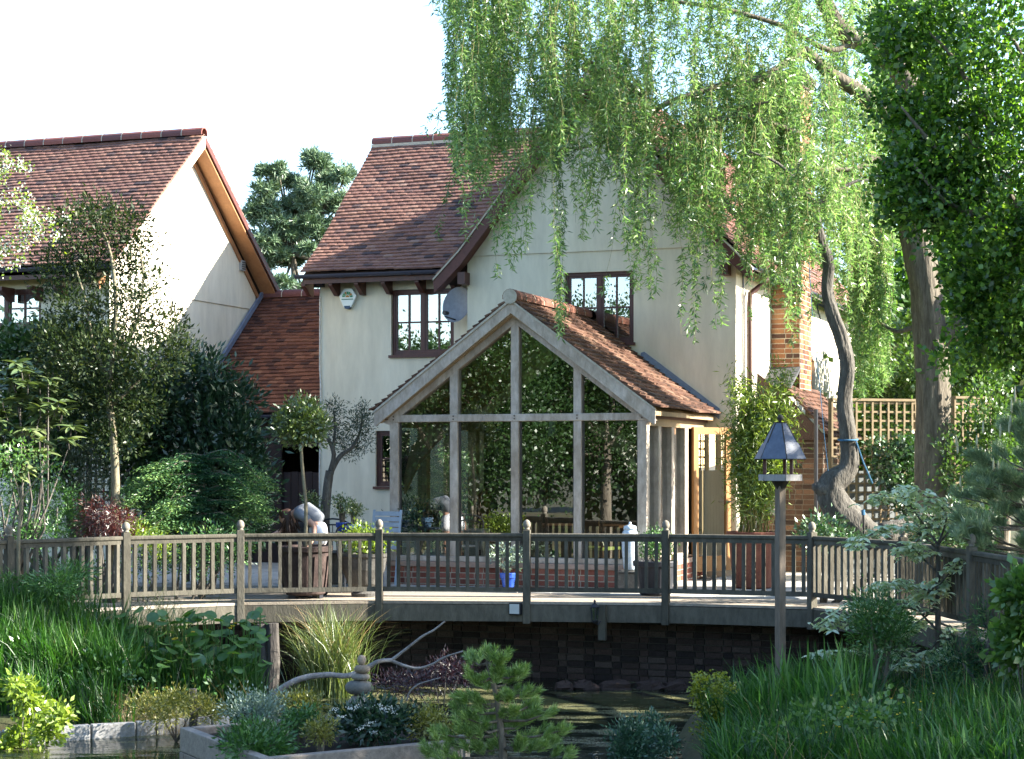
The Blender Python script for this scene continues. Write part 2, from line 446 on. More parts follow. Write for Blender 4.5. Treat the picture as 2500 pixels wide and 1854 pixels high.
def ridge_tiles(parent, a, b, n, material=None, r=0.11, ga=(0.9, 1)):
    a = V(a); b = V(b); d = (b - a) / n; dn = d.normalized()
    sd = dn.cross(V((0, 0, 1))).normalized()
    for i in range(n):
        mb = MB(); vs = []; K = 8
        for e, (tt, rr) in enumerate(((0.0, r), (0.985, r * 0.97))):
            p = a + d * (i + tt)
            for q in (rr, rr - 0.022):
                for k in range(K + 1):
                    an = math.radians(-15) + math.radians(210) * k / K
                    vs.append(p + sd * math.cos(an) * q + V((0, 0, 1)) * (math.sin(an) * q - 0.02))
        N = K + 1; fs = []
        for k in range(K):
            fs += [(k, k + 1, 2 * N + k + 1, 2 * N + k), (N + k + 1, N + k, 3 * N + k, 3 * N + k + 1),
                   (k + 1, k, N + k, N + k + 1), (2 * N + k, 2 * N + k + 1, 3 * N + k + 1, 3 * N + k)]
        mb.add(vs, fs, random.random())
        mb.obj('ridge_tile', material or M_RIDGE, parent, smooth=False)
        if i < n - 1:
            j = MB(); p = a + d * (i + 0.992)
            vs = []
            for tt in (-0.008, 0.008):
                for k in range(K + 1):
                    an = math.radians(-15) + math.radians(210) * k / K
                    vs.append(p + dn * tt + sd * math.cos(an) * (r + 0.002) + V((0, 0, 1)) * (math.sin(an) * (r + 0.002) - 0.02))
            j.add(vs, [(k, k + 1, N + k + 1, N + k) for k in range(K)]); j.obj('ridge_joint', M_MORTAR, parent)
def gutter(parent, a, b, r=0.06, joints=2):
    a = V(a); b = V(b); d = b - a; dn = d.normalized(); sd = dn.cross(V((0, 0, 1))).normalized()
    def shell(p, q, rr):
        vs = []; K = 8
        for e in (p, q):
            for k in range(K + 1):
                an = math.pi + math.pi * k / K
                vs.append(e + sd * math.cos(an) * rr + V((0, 0, 1)) * math.sin(an) * rr)
            for k in range(K, -1, -1):
                an = math.pi + math.pi * k / K
                vs.append(e + sd * math.cos(an) * (rr - 0.006) + V((0, 0, 1)) * math.sin(an) * (rr - 0.006))
        N = 2 * (K + 1)
        fs = [(k, (k + 1) % N, N + (k + 1) % N, N + k) for k in range(N)] + [tuple(range(N))[::-1], tuple(range(N, 2 * N))]
        return MB().add(vs, fs)
    g = shell(a, b, r).obj('gutter', M_GUTTER, parent, smooth=False)
    for i in range(joints):
        c = a + d * ((i + 0.7) / (joints + 0.4))
        shell(c - dn * 0.05, c + dn * 0.05, r + 0.008).obj('gutter_joint', M_GUTTER, g)

# ------------------------------------------------------------------ the main house
HB = V((-9.5, 27.3, 0))
house = thing('rendered_house', 'cream rendered house with steep clay tile gable above the timber garden room', 'house', HB)
XL, XR, YF, GY = -13.17, -6.08, 27.3, 26.6
GXL = -10.31
APX, APZ = -8.27, 7.55
hw1 = rect_px(955, 706, 1108, 866, YF)
hw2 = rect_px(1378, 664, 1547, 838, GY)
hw3 = rect_px(917, 1052, 1000, 1188, YF)
mb = MB(); wall_y(mb, XL, GXL, -0.1, 4.85, YF, YF + 0.3, [hw1, hw3]); mb.obj('wall', M_WALL, house)
mb = MB(); wall_y(mb, GXL, XR, -0.1, 4.86, GY, GY + 0.3, [hw2]); mb.obj('wall', M_WALL, house)
# upper gable, a little proud of the wall below
gz = 4.863
ux = lambda z: (APZ - 0.1 - z) / 1.27
mb = MB(); mb.prism([(GXL + 0.02, GY - 0.018, gz), (XR - 0.02, GY - 0.018, gz), (APX + ux(gz) * 0.98, GY - 0.018, gz + 0.001), (APX, GY - 0.018, APZ - 0.1), (APX - ux(gz) * 0.98, GY - 0.018, gz + 0.001)], (0, 0.3, 0))
mb.obj('gable_wall', M_WALL, house)
mb = MB(); mb.bb((GXL, GY + 0.3, -0.1), (GXL + 0.25, YF + 0.3, 4.9)); mb.obj('wall', M_WALL, house)
mb = MB(); mb.bb((XL, YF + 0.3, -0.1), (XL + 0.3, 32.6, 4.72))
mb.prism([(XL + 0.004, YF + 0.3, 4.72), (XL + 0.004, 32.6, 4.72), (XL + 0.004, 29.86, 7.1)], (0.25, 0, 0)); mb.obj('wall', M_WALL, house)
# side wall on the sunny side, runs back
def wall_x(mb, y0, y1, z0, z1, xa, xb, holes=()):
    ys = sorted({y0, y1, *[h[0] for h in holes], *[h[1] for h in holes]}); zs = sorted({z0, z1, *[h[2] for h in holes], *[h[3] for h in holes]})
    for i in range(len(ys) - 1):
        for k in range(len(zs) - 1):
            cx, cz = (ys[i] + ys[i + 1]) / 2, (zs[k] + zs[k + 1]) / 2
            if any(h[0] < cx < h[1] and h[2] < cz < h[3] for h in holes): continue
            mb.bb((xa, ys[i], zs[k]), (xb, ys[i + 1], zs[k + 1]))
sw = (32.0, 32.9, 2.45, 3.5)
mb = MB(); wall_x(mb, GY + 0.302, 37.5, -0.1, 4.7, XR - 0.3, XR, [sw]); mb.obj('wall', M_WALL, house)
mb = MB(); mb.bb((XL + 0.3, 32.3, -0.1), (XR - 0.3, 32.6, 4.7)); mb.obj('wall', M_WALL, house)
mb = MB(); mb.bb((-10.4, 37.2, -0.1), (XR - 0.3, 37.5, 4.7)); mb.obj('wall', M_WALL, house)
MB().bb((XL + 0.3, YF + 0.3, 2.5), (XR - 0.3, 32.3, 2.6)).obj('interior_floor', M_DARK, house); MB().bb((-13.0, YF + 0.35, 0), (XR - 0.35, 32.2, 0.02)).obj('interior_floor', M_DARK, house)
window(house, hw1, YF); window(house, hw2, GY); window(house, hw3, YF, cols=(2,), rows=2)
# side window frame with dark pane
mb = MB(); y0, y1, z0, z1 = sw
for q in ((y0, y0 + .07, z0, z1), (y1 - .07, y1, z0, z1), (y0 + .07, y1 - .07, z0, z0 + .07), (y0 + .07, y1 - .07, z1 - .07, z1), (y0 + .40, y0 + .48, z0 + .07, z1 - .07)):
    mb.bb((XR - .12, q[0], q[2]), (XR - .05, q[1], q[3]))
wsd = mb.obj('window', M_DOORW, house)
MB().add([(XR - .09, y0, z0), (XR - .09, y1, z0), (XR - .09, y1, z1), (XR - .09, y0, z1)], [(0, 1, 2, 3)]).obj('pane', M_GLASS, wsd)

# roof over the plain front
RE_Y, RX0 = 26.95, -13.34
profL = [(0, 4.74), (0.55, 5.14), (2.9, 7.27)]
def valley(r, z): return max(0.2, (APX - max(0.0, (APZ - z)) / 1.275 + 0.05) - RX0)
mb = MB()
E = 0.03
mb.prism([(RX0 + .03, RE_Y, 4.72 - E), (RX0 + .03, RE_Y + .55, 5.12 - E), (RX0 + .03, RE_Y + 2.9, 7.25 - E), (RX0 + .03, RE_Y + 5.8, 4.6 - E), (RX0 + .03, RE_Y + 5.8, 4.5 - E), (RX0 + .03, RE_Y + 2.9, 7.12 - E), (RX0 + .03, RE_Y + .55, 5.0 - E), (RX0 + .03, RE_Y, 4.62 - E)], (APX - RX0, 0, 0))
roof = mb.obj('roof', M_UNDER, house)
pc = Pieces(TV, TF)
def tfun(a):
    return lambda u, s: min(0.999, max(0, random.betavariate(6, 4.5) if random.random() > 0.10 else random.uniform(0, 0.25)))
def pri_main(o):
    x, y, d = proj(o); return 0 if x < 1120 else 50
tile_roof(pc, profL, ((RX0, RE_Y), (0, 1)), (1, 0), 4.0, uend=valley, tintf=tfun(0), pri=pri_main)
# back slope
tile_roof(pc, [(0, 4.62), (2.9, 7.27)], ((RX0, RE_Y + 5.8), (0, -1)), (1, 0), 4.0, gauge=0.2, width=0.33, pri=lambda o: 900)
# cross gable, both slopes
CY0 = 26.33; CL = 11.4
profX = [(0, 4.57), (0.38, 4.97), (2.42, 7.53)]
tile_roof(pc, profX, ((APX + 2.46, CY0), (-1, 0)), (0, 1), CL, gauge=0.11, width=0.18, tintf=tfun(0), pri=lambda o: 60)
tile_roof(pc, profX, ((APX - 2.42, CY0), (1, 0)), (0, 1), CL, gauge=0.11, width=0.18, ustart=lambda r, z: 0, uend=lambda r, z: 0.55 + (z - 4.5) * 1.02, tintf=tfun(0), pri=lambda o: 100)
pc.emit(roof, 'roof_tile', M_TILE, 300, restname='roof_tiling')
mb = MB()
for sgn in (-1, 1):
    P = [(APX + sgn * 2.44, 4.55), (APX + sgn * 2.05, 4.94), (APX, 7.52)]
    mb.prism([(P[0][0], CY0 + .02, P[0][1] - E), (P[1][0], CY0 + .02, P[1][1] - E), (P[2][0], CY0 + .02, P[2][1] - E), (P[2][0], CY0 + .02, P[2][1] - .14 - E), (P[1][0], CY0 + .02, P[1][1] - .1 - E), (P[0][0], CY0 + .02, P[0][1] - .06 - E)], (0, CL - .04, 0))
mb.obj('roof_deck', M_UNDER, roof)
ridge_tiles(roof, (RX0, RE_Y + 2.9, 7.33), (APX, RE_Y + 2.9, 7.33), 13)
ridge_tiles(roof, (APX, CY0 - .02, 7.60), (APX, CY0 + CL, 7.60), 26)
MB().beam((RX0, RE_Y + 2.9, 7.25), (APX, RE_Y + 2.9, 7.25), .24, .05).obj('ridge_bed', M_MORTAR, roof)
# plain verge mortar edge on the far left and tile undercloak on the gable
for sgn in (-1, 1):
    P = [(APX + sgn * 2.50, 4.50), (APX + sgn * 2.07, 4.93), (APX + sgn * 1.2, 6.0), (APX, 7.50)]
    dz = [(0.03, 0.25), (0.03, 0.25), (0.03, .25), (0.03, .25)]
    mb = MB()
    pts = [(x, CY0 - .012, z - .03) for x, z in P] + [(x, CY0 - .012, z - .25) for x, z in reversed(P)]
    pts[-1] = (P[0][0] + sgn * -0.02, CY0 - .012, P[0][1] - .21)
    mb.prism(pts, (0, .035, 0)); mb.obj('barge_board', M_BARGE, house)
    mb = MB()
    pts = [(x, CY0 - .03, z + .005) for x, z in P] + [(x, CY0 - .03, z - .028) for x, z in reversed(P)]
    mb.prism(pts, (0, .10, 0)); mb.obj('undercloak', M_MORTAR, house)
    mb = MB()
    pts = [(x - sgn * .05, CY0 + .03, z - .14) for x, z in P] + [(x - sgn * .05, CY0 + .03, z - .17) for x, z in reversed(P)]
    mb.prism(pts, (0, GY - CY0 - .05, 0)); mb.obj('soffit', M_BARGE, house)
    a = APX + sgn * 2.06
    MB().bb((a - .06, CY0 + .05, 4.42), (a + .06, GY, 4.60)).obj('corbel', M_BROWN, house)
gutter(house, (RX0 - .06, RE_Y - .07, 4.70), (GXL - .28, RE_Y - .07, 4.70))
MB().bb((RX0 + .05, RE_Y - .012, 4.56), (GXL - .05, RE_Y + .012, 4.70)).obj('fascia', M_BROWN, house)
for bx in (752, 817, 880, 945, 1027, 1108):
    c = pY(bx, 685, YF - 0.15)
    mb = MB(); mb.prism([(c.x - .035, YF, 4.60), (c.x - .035, RE_Y + .02, 4.60), (c.x - .035, RE_Y + .02, 4.53), (c.x - .035, YF - .1, 4.38), (c.x - .035, YF, 4.38)], (.07, 0, 0))
    mb.obj('rafter_bracket', M_BROWN, house)
gutter(house, (APX + 2.52, CY0 + 0.12, 4.53), (APX + 2.52, CY0 + CL, 4.53), joints=3)
# downpipe on the sunny side
dp = [(APX + 2.52, 27.35, 4.48), (APX + 2.46, 27.35, 4.38), (XR + .08, 27.2, 4.2), (XR + .07, 27.2, 4.0), (XR + .07, 27.2, 0.0)]
MB().tube(dp, .04, 10).obj('downpipe', M_PIPE, house, smooth=True)
MB().tube([(XR + .02, 27.0, 4.5), (XR + .02, 26.98, 3.5), (XR + .02, 27.02, 2.0), (XR + .02, 27.0, 0.3)], .012, 5).obj('cable', M_GUTTER, house)
# lead flashing where the garden room meets the gable
for sgn in (1,):
    mb = MB(); fz_ = lambda dx: 3.86 - .74 * dx
    mb.prism([(-8.42 + .9, GY - .05, fz_(.9)), (-8.42 + 2.1, GY - .05, fz_(2.1)), (-8.42 + 2.1, GY - .02, fz_(2.1) + .16), (-8.42 + 1.1, GY - .02, fz_(1.1) + .17), (-8.42 + .95, GY - .02, fz_(.95) + .17), (-8.42 + .9, GY - .02, fz_(.9) + .12)], (0, .016, 0))
    mb.obj('flashing', M_LEAD, house)
# white cable down the corner
MB().tube([(XL + .015, YF - .02, 4.4), (XL + .01, YF - .02, 3.2), (XL + .03, YF - .02, 2.9), (XL + .005, YF - .02, 1.5), (XL + .01, YF - .02, 0)], .012, 5).obj('cable', mat('white_cable', [(.5, .5, .48), (.6, .6, .58)]), house)

# external chimney with a stepped brick base
CXA, CXB, CYA, CYB = XR, -5.62, 29.1, 30.05
chim = MB().bb((CXA - .35, CYA - .008, 2.75), (CXB + .008, CYB - .012, 7.68)).obj('chimney', M_MORTAR, house)
pc = Pieces()
lay_bricks(pc, (CXA, CYA, 2.78), (1, 0, 0), CXB - CXA, 1.9, (0, -1, 0)); lay_bricks(pc, (CXA - .35, CYA, 4.68), (1, 0, 0), CXB - CXA + .35, 3.0, (0, -1, 0))
lay_bricks(pc, (CXB, CYA, 2.78), (0, 1, 0), CYB - CYA, 4.9, (1, 0, 0))
pc.emit(chim, 'brick', M_BRICK, 300, restname='brickwork')
for k in range(3): MB().bb((CXA - .4 - .03 * k, CYA - .02 - .03 * k, 7.69 + .075 * k), (CXB + .02 + .03 * k, CYB + .02 + .03 * k, 7.76 + .075 * k)).obj('brick_oversail', M_BRICKD, chim)
IX, IYA, IYB, IZ = -5.08, 28.15, 31.0, 2.1
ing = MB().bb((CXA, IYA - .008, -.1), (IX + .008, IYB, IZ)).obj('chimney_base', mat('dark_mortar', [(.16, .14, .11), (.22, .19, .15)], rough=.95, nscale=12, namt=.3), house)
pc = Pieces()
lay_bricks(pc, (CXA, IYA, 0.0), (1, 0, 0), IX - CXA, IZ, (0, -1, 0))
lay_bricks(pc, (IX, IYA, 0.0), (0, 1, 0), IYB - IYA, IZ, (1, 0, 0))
pc.emit(ing, 'brick', mat('shaded_brick', [(0.045, 0.032, 0.026), (0.08, 0.05, 0.036), (0.12, 0.072, 0.048), (0.17, 0.10, 0.065)], attr=True, rough=.9, nscale=14, namt=.4, bump=.3, bscale=90, spec=.1), 300, restname='brickwork')  # darker brick on the base: the shade there is put into its colour
pc = Pieces(TV, TF)
tile_roof(pc, [(0, IZ - .05), (.72, IZ + .75)], ((IX + .12, IYA - .1), (-1, 0)), (0, 1), IYB - IYA + .2, tintf=tfun(0))
pc.emit(ing, 'roof_tile', M_TILE3, 300)
MB().prism([(IX + .1, IYA - .08, IZ - .08), (CXB, IYA - .08, IZ + .6), (CXA, IYA - .08, IZ + .95), (CXA, IYA - .08, IZ - .08)], (0, .05, 0)).obj('chimney_shoulder', M_BRICKD, house)
MB().prism([(CXB + .02, IYA, IZ + .66), (CXA, IYA, IZ + .66), (CXA, CYA, IZ + 1.05), (CXB + .02, CYA, IZ + 1.05)], (0, 0, .05)).obj('flashing', mat('old_lead', [(.05, .052, .055), (.075, .078, .08)], rough=.7), house)

M_CREAMP = mat('cream_barge', [(.62, .54, .42), (.70, .62, .50)], rough=.7, namt=.1)
# ------------------------------------------------------------------ the house on the left
GX2 = -15.63; VX2 = -15.3
barn = thing('gabled_house', 'cream gabled house with a sunlit end wall and tiled roof beyond the garden trees', 'house', (-18, 25, 0))
Y2F, Y2B, R2Y, R2Z, E2Z = 24.9, 29.75, 27.3, 7.14, 4.73
lw1 = rect_px(-60, 712, 40, 800, Y2F); lw2 = rect_px(56, 712, 100, 800, Y2F)
lw = rect_px(-75, 708, 100, 800, Y2F)
mb = MB(); wall_y(mb, -24, GX2, -0.1, 4.80, Y2F, Y2F + .3, [lw]); mb.obj('wall', M_WALL, barn)
window(barn, lw, Y2F, cols=(2, 2), rows=2)
mb = MB(); mb.bb((GX2 - .3, Y2F + .3, -.1), (GX2, Y2B, 4.42)); mb.obj('wall', M_WALL, barn)
mb = MB(); mb.prism([(GX2 + .018, Y2F + .02, 4.425), (GX2 + .018, Y2B - .02, 4.425), (GX2 + .018, Y2B - .05, 4.72), (GX2 + .018, R2Y, R2Z - .1), (GX2 + .018, Y2F + .05, 4.72)], (-.3, 0, 0)); mb.obj('gable_wall', M_WALL, barn)
mb = MB(); mb.bb((-24, Y2B - .3, -.1), (GX2 - .3, Y2B, 4.7)); mb.obj('wall', M_WALL, barn)
HS = (R2Z - E2Z) / 2.8
mb = MB()
for s in (-1, 1):
    ye = R2Y + s * 2.8
    mb.prism([(VX2 - .03, ye, E2Z - E), (VX2 - .03, R2Y, R2Z - E), (VX2 - .03, R2Y, R2Z - .13 - E), (VX2 - .03, ye, E2Z - .1 - E)], (-8.7, 0, 0))
roof2 = mb.obj('roof', M_UNDER, barn)
pc = Pieces(TV, TF)
tile_roof(pc, [(0, E2Z), (2.8, R2Z)], ((VX2, R2Y - 2.8), (0, 1)), (-1, 0), 7.2, tintf=tfun(0))
tile_roof(pc, [(0, E2Z), (2.8, R2Z)], ((VX2, R2Y + 2.8), (0, -1)), (-1, 0), 7.2, gauge=.12, width=.2, pri=lambda o: 900)
pc.emit(roof2, 'roof_tile', M_TILE, 300, restname='roof_tiling')
ridge_tiles(roof2, (VX2, R2Y, R2Z + .06), (VX2 - 8.5, R2Y, R2Z + .06), 22)
for s in (-1, 1):
    ye = R2Y + s * 2.86
    zz = E2Z - .05
    # outer barge, the paler soffit board and the inner trim
    bw = .2 if s < 0 else .11
    MB().prism([(VX2 + .012, ye, zz), (VX2 + .012, R2Y, R2Z), (VX2 + .012, R2Y, R2Z - bw), (VX2 + .012, ye, zz - bw)], (-.03, 0, 0)).obj('barge_board', M_CREAMP if s < 0 else M_BARGE, barn)
    MB().prism([(VX2 - .02, ye - s * .02, zz - .12), (VX2 - .02, R2Y, R2Z - .14), (VX2 - .02, R2Y, R2Z - .17), (VX2 - .02, ye - s * .02, zz - .15)], (GX2 - VX2 + .05, 0, 0)).obj('soffit', M_SOFFIT, barn)
    MB().prism([(GX2 + .05, ye - s * .1, zz - .24), (GX2 + .05, R2Y, R2Z - .20), (GX2 + .05, R2Y, R2Z - .30), (GX2 + .05, ye - s * .1, zz - .34)], (-.03, 0, 0)).obj('wall_trim', M_SOFFIT, barn)
gutter(barn, (-24, R2Y - 2.87, E2Z - .03), (VX2 + .04, R2Y - 2.87, E2Z - .03))
MB().bb((-24, R2Y - 2.80, E2Z - .2), (VX2 - .3, R2Y - 2.78, E2Z - .03)).obj('fascia', M_BROWN, barn)
for bx in (18, 88, 150): 
    c = pY(bx, 690, Y2F - .15)
    MB().prism([(c.x - .035, Y2F, 4.44), (c.x - .035, R2Y - 2.75, 4.44), (c.x - .035, R2Y - 2.75, 4.38), (c.x - .035, Y2F - .1, 4.22), (c.x - .035, Y2F, 4.22)], (.07, 0, 0)).obj('rafter_bracket', M_BROWN, barn)
c = pX(590, 649, GX2 + .03)
vt = MB().bb((GX2 + .02, c.y - .07, c.z - .09), (GX2 + .07, c.y + .07, c.z + .09)).obj('wall_vent', mat('vent_grey', [(.3, .3, .3), (.4, .4, .4)]), barn)
for k in range(4): MB().bb((GX2 + .07, c.y - .055, c.z - .07 + k * .038), (GX2 + .085, c.y + .055, c.z - .052 + k * .038)).obj('louvre', mat('vent_dark', [(.08, .08, .09), (.1, .1, .1)]), vt)

# ------------------------------------------------------------------ link range between the houses
link = thing('link_building', 'low link range with red tile roof between the two cream houses', 'outbuilding', (-14.4, 27.6, 0))
LY, LZ, LRY, LRZ = 27.36, 2.48, 30.0, 4.66
mb = MB(); mb.prism([(GX2 - .02, LY, LZ - E), (GX2 - .02, LRY, LRZ - E), (GX2 - .02, LRY + 2.6, LZ - E), (GX2 - .02, LRY + 2.6, LZ - .1 - E), (GX2 - .02, LRY, LRZ - .12 - E), (GX2 - .02, LY, LZ - .1 - E)], (XL - GX2 - .0, 0, 0))
roof3 = mb.obj('roof', M_UNDER, link)
pc = Pieces(TV, TF)
tile_roof(pc, [(0, LZ), (LRY - LY, LRZ)], ((GX2 + .02, LY), (0, 1)), (1, 0), XL - GX2 - .03, tintf=lambda u, s: random.betavariate(2, 2), pri=lambda o: 0 if proj(o)[1] < 930 else 30)
pc.emit(roof3, 'roof_tile', M_TILE2, 300, restname='roof_tiling')
ridge_tiles(roof3, (GX2 + .05, LRY, LRZ + .05), (XL - .02, LRY, LRZ + .05), 6)
MB().prism([(GX2 + .03, LY - .02, LZ + .06), (GX2 + .03, LRY, LRZ + .1), (GX2 + .03, LRY, LRZ + .2), (GX2 + .03, LY - .02, LZ + .18)], (.05, 0, 0)).obj('flashing', M_LEAD, link)
gutter(link, (GX2 + .1, LY - .06, LZ - .02), (XL - .03, LY - .06, LZ - .02), r=.05)
M_GATE = mat('dark_stained_boards', [(.020, .012, .012), (.035, .020, .018)], rough=.6, nscale=6, stretch=(1, 1, .15))
mb = MB(); mb.bb((GX2, LY + .25, 1.95), (XL, LY + .35, LZ)); mb.bb((GX2, LY + .25, -.1), (-14.15, LY + .35, 1.95)); mb.obj('wall', mat('dark_weatherboard', [(.035, .022, .020), (.05, .03, .026)], rough=.7), link)
g = MB().bb((-14.12, LY + .28, .03), (XL - .02, LY + .31, 1.5)).obj('gate', M_GATE, link)
for k in range(7): MB().bb((-14.11 + k * .132, LY + .255, .04), (-14.11 + k * .132 + .122, LY + .278, 1.52 - .01 * (k % 2))).obj('plank', M_GATE, g)
MB().bb((-14.15, LY + .2, -.1), (-14.0, LY + .245, 1.95)).obj('door_post', M_GATE, link)
MB().bb((GX2, LY + 2.4, -.1), (XL, LY + 2.5, 3.9)).obj('back_wall', MATS['dark_weatherboard'], link)
# ------------------------------------------------------------------ oak framed garden room
NB = V((-8.4, 23.4, 0))
gr = thing('garden_room', 'oak framed glazed garden room with tiled roof on a low brick plinth', 'garden room', NB)
NY = 23.4; NXL, NXR = pY(951, 1200, NY).x, pY(1579, 1200, NY).x
NAX = (NXL + NXR) / 2; NAZ = 3.86
EAZ = 2.38; HW = 2.0; NY0 = NY - .17; NLEN = GY - NY0
zS0 = pY(1250, 1361, NY).z; zS1 = pY(1250, 1388, NY).z; zT0, zT1 = pY(1250, 1029, NY).z, pY(1250, 1011, NY).z
# plinth of red brick, front and both sides
mb = MB(); mb.bb((NXL + .012, NY - .008, -.1), (NXR + .008, NY + .2, zS1)); mb.bb((NXR - .2, NY + .2, -.1), (NXR + .008, GY, zS1)); mb.bb((NXL + .012, NY + .2, -.1), (NXL + .2, GY, zS1))
pl = mb.obj('plinth', M_MORTAR, gr)
pc = Pieces()
lay_bricks(pc, (NXL, NY, zS1 - 4 * .076 - .004), (1, 0, 0), NXR - NXL, 4 * .076, (0, -1, 0), bond=True)
lay_bricks(pc, (NXR, NY, zS1 - 4 * .076 - .004), (0, 1, 0), GY - NY, 4 * .076, (1, 0, 0), bond=True)
pc.emit(pl, 'brick', M_BRICKR, 300)
M_SILL = mat('sill_oak', [(.30, .20, .15), (.38, .27, .21)], rough=.7, nscale=4, namt=.3, stretch=(.3, 1, 1))
for x0, x1, y0, y1 in ((NXL - .03, NXR + .03, NY - .05, NY + .2),):
    MB().bb((x0, y0, zS1 + .002), (x1, y1, zS1 + .075)).obj('sill_board', M_SILL, gr, bevel=.006)
    MB().bb((x0 + .02, y0 + .035, zS1 + .077), (x1 - .02, y1, zS0)).obj('sill_rail', M_OAK, gr, bevel=.006)
MB().bb((NXR - .2, NY + .2, zS1 + .002), (NXR + .03, GY, zS1 + .07)).obj('sill_board', M_SILL, gr)
MB().bb((NXL - .03, NY + .2, zS1 + .002), (NXL + .2, GY, zS1 + .07)).obj('sill_board', M_SILL, gr)
posts = [(951, 972), (1098, 1117), (1247, 1266), (1400, 1419), (1556, 1579)]
PX = []
def rz(x): return NAZ - .30 - abs(x - NAX) * (NAZ - EAZ) / HW      # underside of the inner rafter
for i, (a, b) in enumerate(posts):
    x0, x1 = pY(a, 1200, NY).x, pY(b, 1200, NY).x; PX.append((x0, x1))
    MB().bb((x0, NY, zS0), (x1, NY + .14, zT0)).obj('post', M_OAK, gr, bevel=.008)
    if 0 < i < 4:
        m = (x0 + x1) / 2
        ztop = lambda x: rz(x) + .05
        MB().prism([(x0, NY + .002, zT1), (x1, NY + .002, zT1), (x1, NY + .002, ztop(x1)), (m, NY + .002, ztop(m)), (x0, NY + .002, ztop(x0))] if i == 2 else
                   [(x0, NY + .002, zT1), (x1, NY + .002, zT1), (x1, NY + .002, ztop(x1)), (x0, NY + .002, ztop(x0))], (0, .136, 0)).obj('gable_post', M_OAK, gr)
MB().bb((NXL - .02, NY - .012, zT0), (NXR + .02, NY + .145, zT1)).obj('tie_beam', M_OAK, gr, bevel=.01)
M_PEG = mat('peg', [(.12, .09, .07), (.16, .12, .09)])
for (x0, x1) in PX:
    for dz in (.035, .075):
        c = ((x0 + x1) / 2, NY - .02, zT0 + dz)
        MB().tube([c, (c[0], NY, c[2])], .011, 8).obj('peg', M_PEG, gr)
for s in (-1, 1):
    xe = NAX + s * HW
    sl_ = (NAZ - EAZ) / HW
    # inner rafter
    a = NAX; MB().prism([(a, NY - .006, NAZ - .19), (xe - s * .05, NY - .006, EAZ - .19 + .05 * sl_), (xe - s * .16, NY - .006, EAZ - .31 + .16 * sl_), (a, NY - .006, NAZ - .31)], (0, .14, 0)).obj('rafter', M_OAK, gr)
    # moulding strip and barge board
    MB().prism([(a, NY0 + .04, NAZ - .16), (xe - s * .03, NY0 + .04, EAZ - .16 + .03 * sl_), (xe - s * .06, NY0 + .04, EAZ - .21 + .06 * sl_), (a, NY0 + .04, NAZ - .21)], (0, .10, 0)).obj('rafter_moulding', M_OAKIN, gr)
    MB().prism([(a, NY0, NAZ - .03), (xe, NY0, EAZ - .03), (xe, NY0, EAZ - .20), (xe - s * .02, NY0, EAZ - .21), (a, NY0, NAZ - .185)], (0, .035, 0)).obj('barge_board', M_OAK, gr)
    MB().prism([(a, NY0 - .02, NAZ + .005), (xe, NY0 - .02, EAZ + .005), (xe, NY0 - .02, EAZ - .028), (a, NY0 - .02, NAZ - .028)], (0, .08, 0)).obj('undercloak', mat('verge_mortar', [(.42, .38, .31), (.5, .46, .38)], rough=.95), gr)
    MB().bb((xe - s * .12, NY0 + .04, EAZ - .12), (xe - s * .14, GY, EAZ - .03)).obj('fascia', M_BROWN, gr)
    # braces behind the front glass
    xi = PX[0][1] if s < 0 else PX[4][0]
    br = [(xi, zT0 - .75), (xi - s * .12, zT0 - .32), (xi - s * .36, zT0 - .10), (xi - s * .75, zT0)]
    MB().prism([(p[0], NY + .2, p[1]) for p in br] + [(xi - s * .95, NY + .2, zT0), (xi - s * .5, NY + .2, zT0 - .24), (xi - s * .22, NY + .2, zT0 - .52), (xi, NY + .2, zT0 - 1.0)][::1] if False else
               [(br[0][0], NY + .2, zT0 - 1.0), (br[0][0], NY + .2, br[0][1]), (br[1][0], NY + .2, br[1][1]), (br[2][0], NY + .2, br[2][1]), (br[3][0], NY + .2, zT0), (xi - s * .95, NY + .2, zT0), (xi - s * .5, NY + .2, zT0 - .26), (xi - s * .22, NY + .2, zT0 - .56)], (0, .07, 0)).obj('brace', M_OAKIN, gr)
# glazing
gy = NY + .07
def pane(pts): MB().add(pts, [tuple(range(len(pts)))]).obj('pane', M_GLASSC, gr)
M_BEAD = mat('glazing_bead', [(.05, .045, .04), (.09, .08, .07)], rough=.6)
for i in range(4):
    x0, x1 = PX[i][1], PX[i + 1][0]
    tl = random.uniform(-.006, .006); tv = random.uniform(-.005, .005)
    pane([(x0, gy - tl - tv, zS0), (x1, gy + tl - tv, zS0), (x1, gy + tl + tv, zT0), (x0, gy - tl + tv, zT0)])
    for q in ((x0, x0 + .018), (x1 - .018, x1)): MB().bb((q[0], gy - .03, zS0), (q[1], gy + .03, zT0)).obj('glazing_bead', M_BEAD, gr)
    zb = zT1
    tl = random.uniform(-.007, .007)
    if i in (1, 2): pane([(x0, gy - tl, zb), (x1, gy + tl, zb), (x1, gy + tl, rz(x1)), (x0, gy - tl, rz(x0))])
    elif i == 0: pane([(NAX - (NAZ - .30 - zb) / ((NAZ - EAZ) / HW), gy, zb), (x1, gy, zb), (x1, gy, rz(x1))])
    else: pane([(x0, gy, zb), (NAX + (NAZ - .30 - zb) / ((NAZ - EAZ) / HW), gy, zb), (x0, gy, rz(x0))])
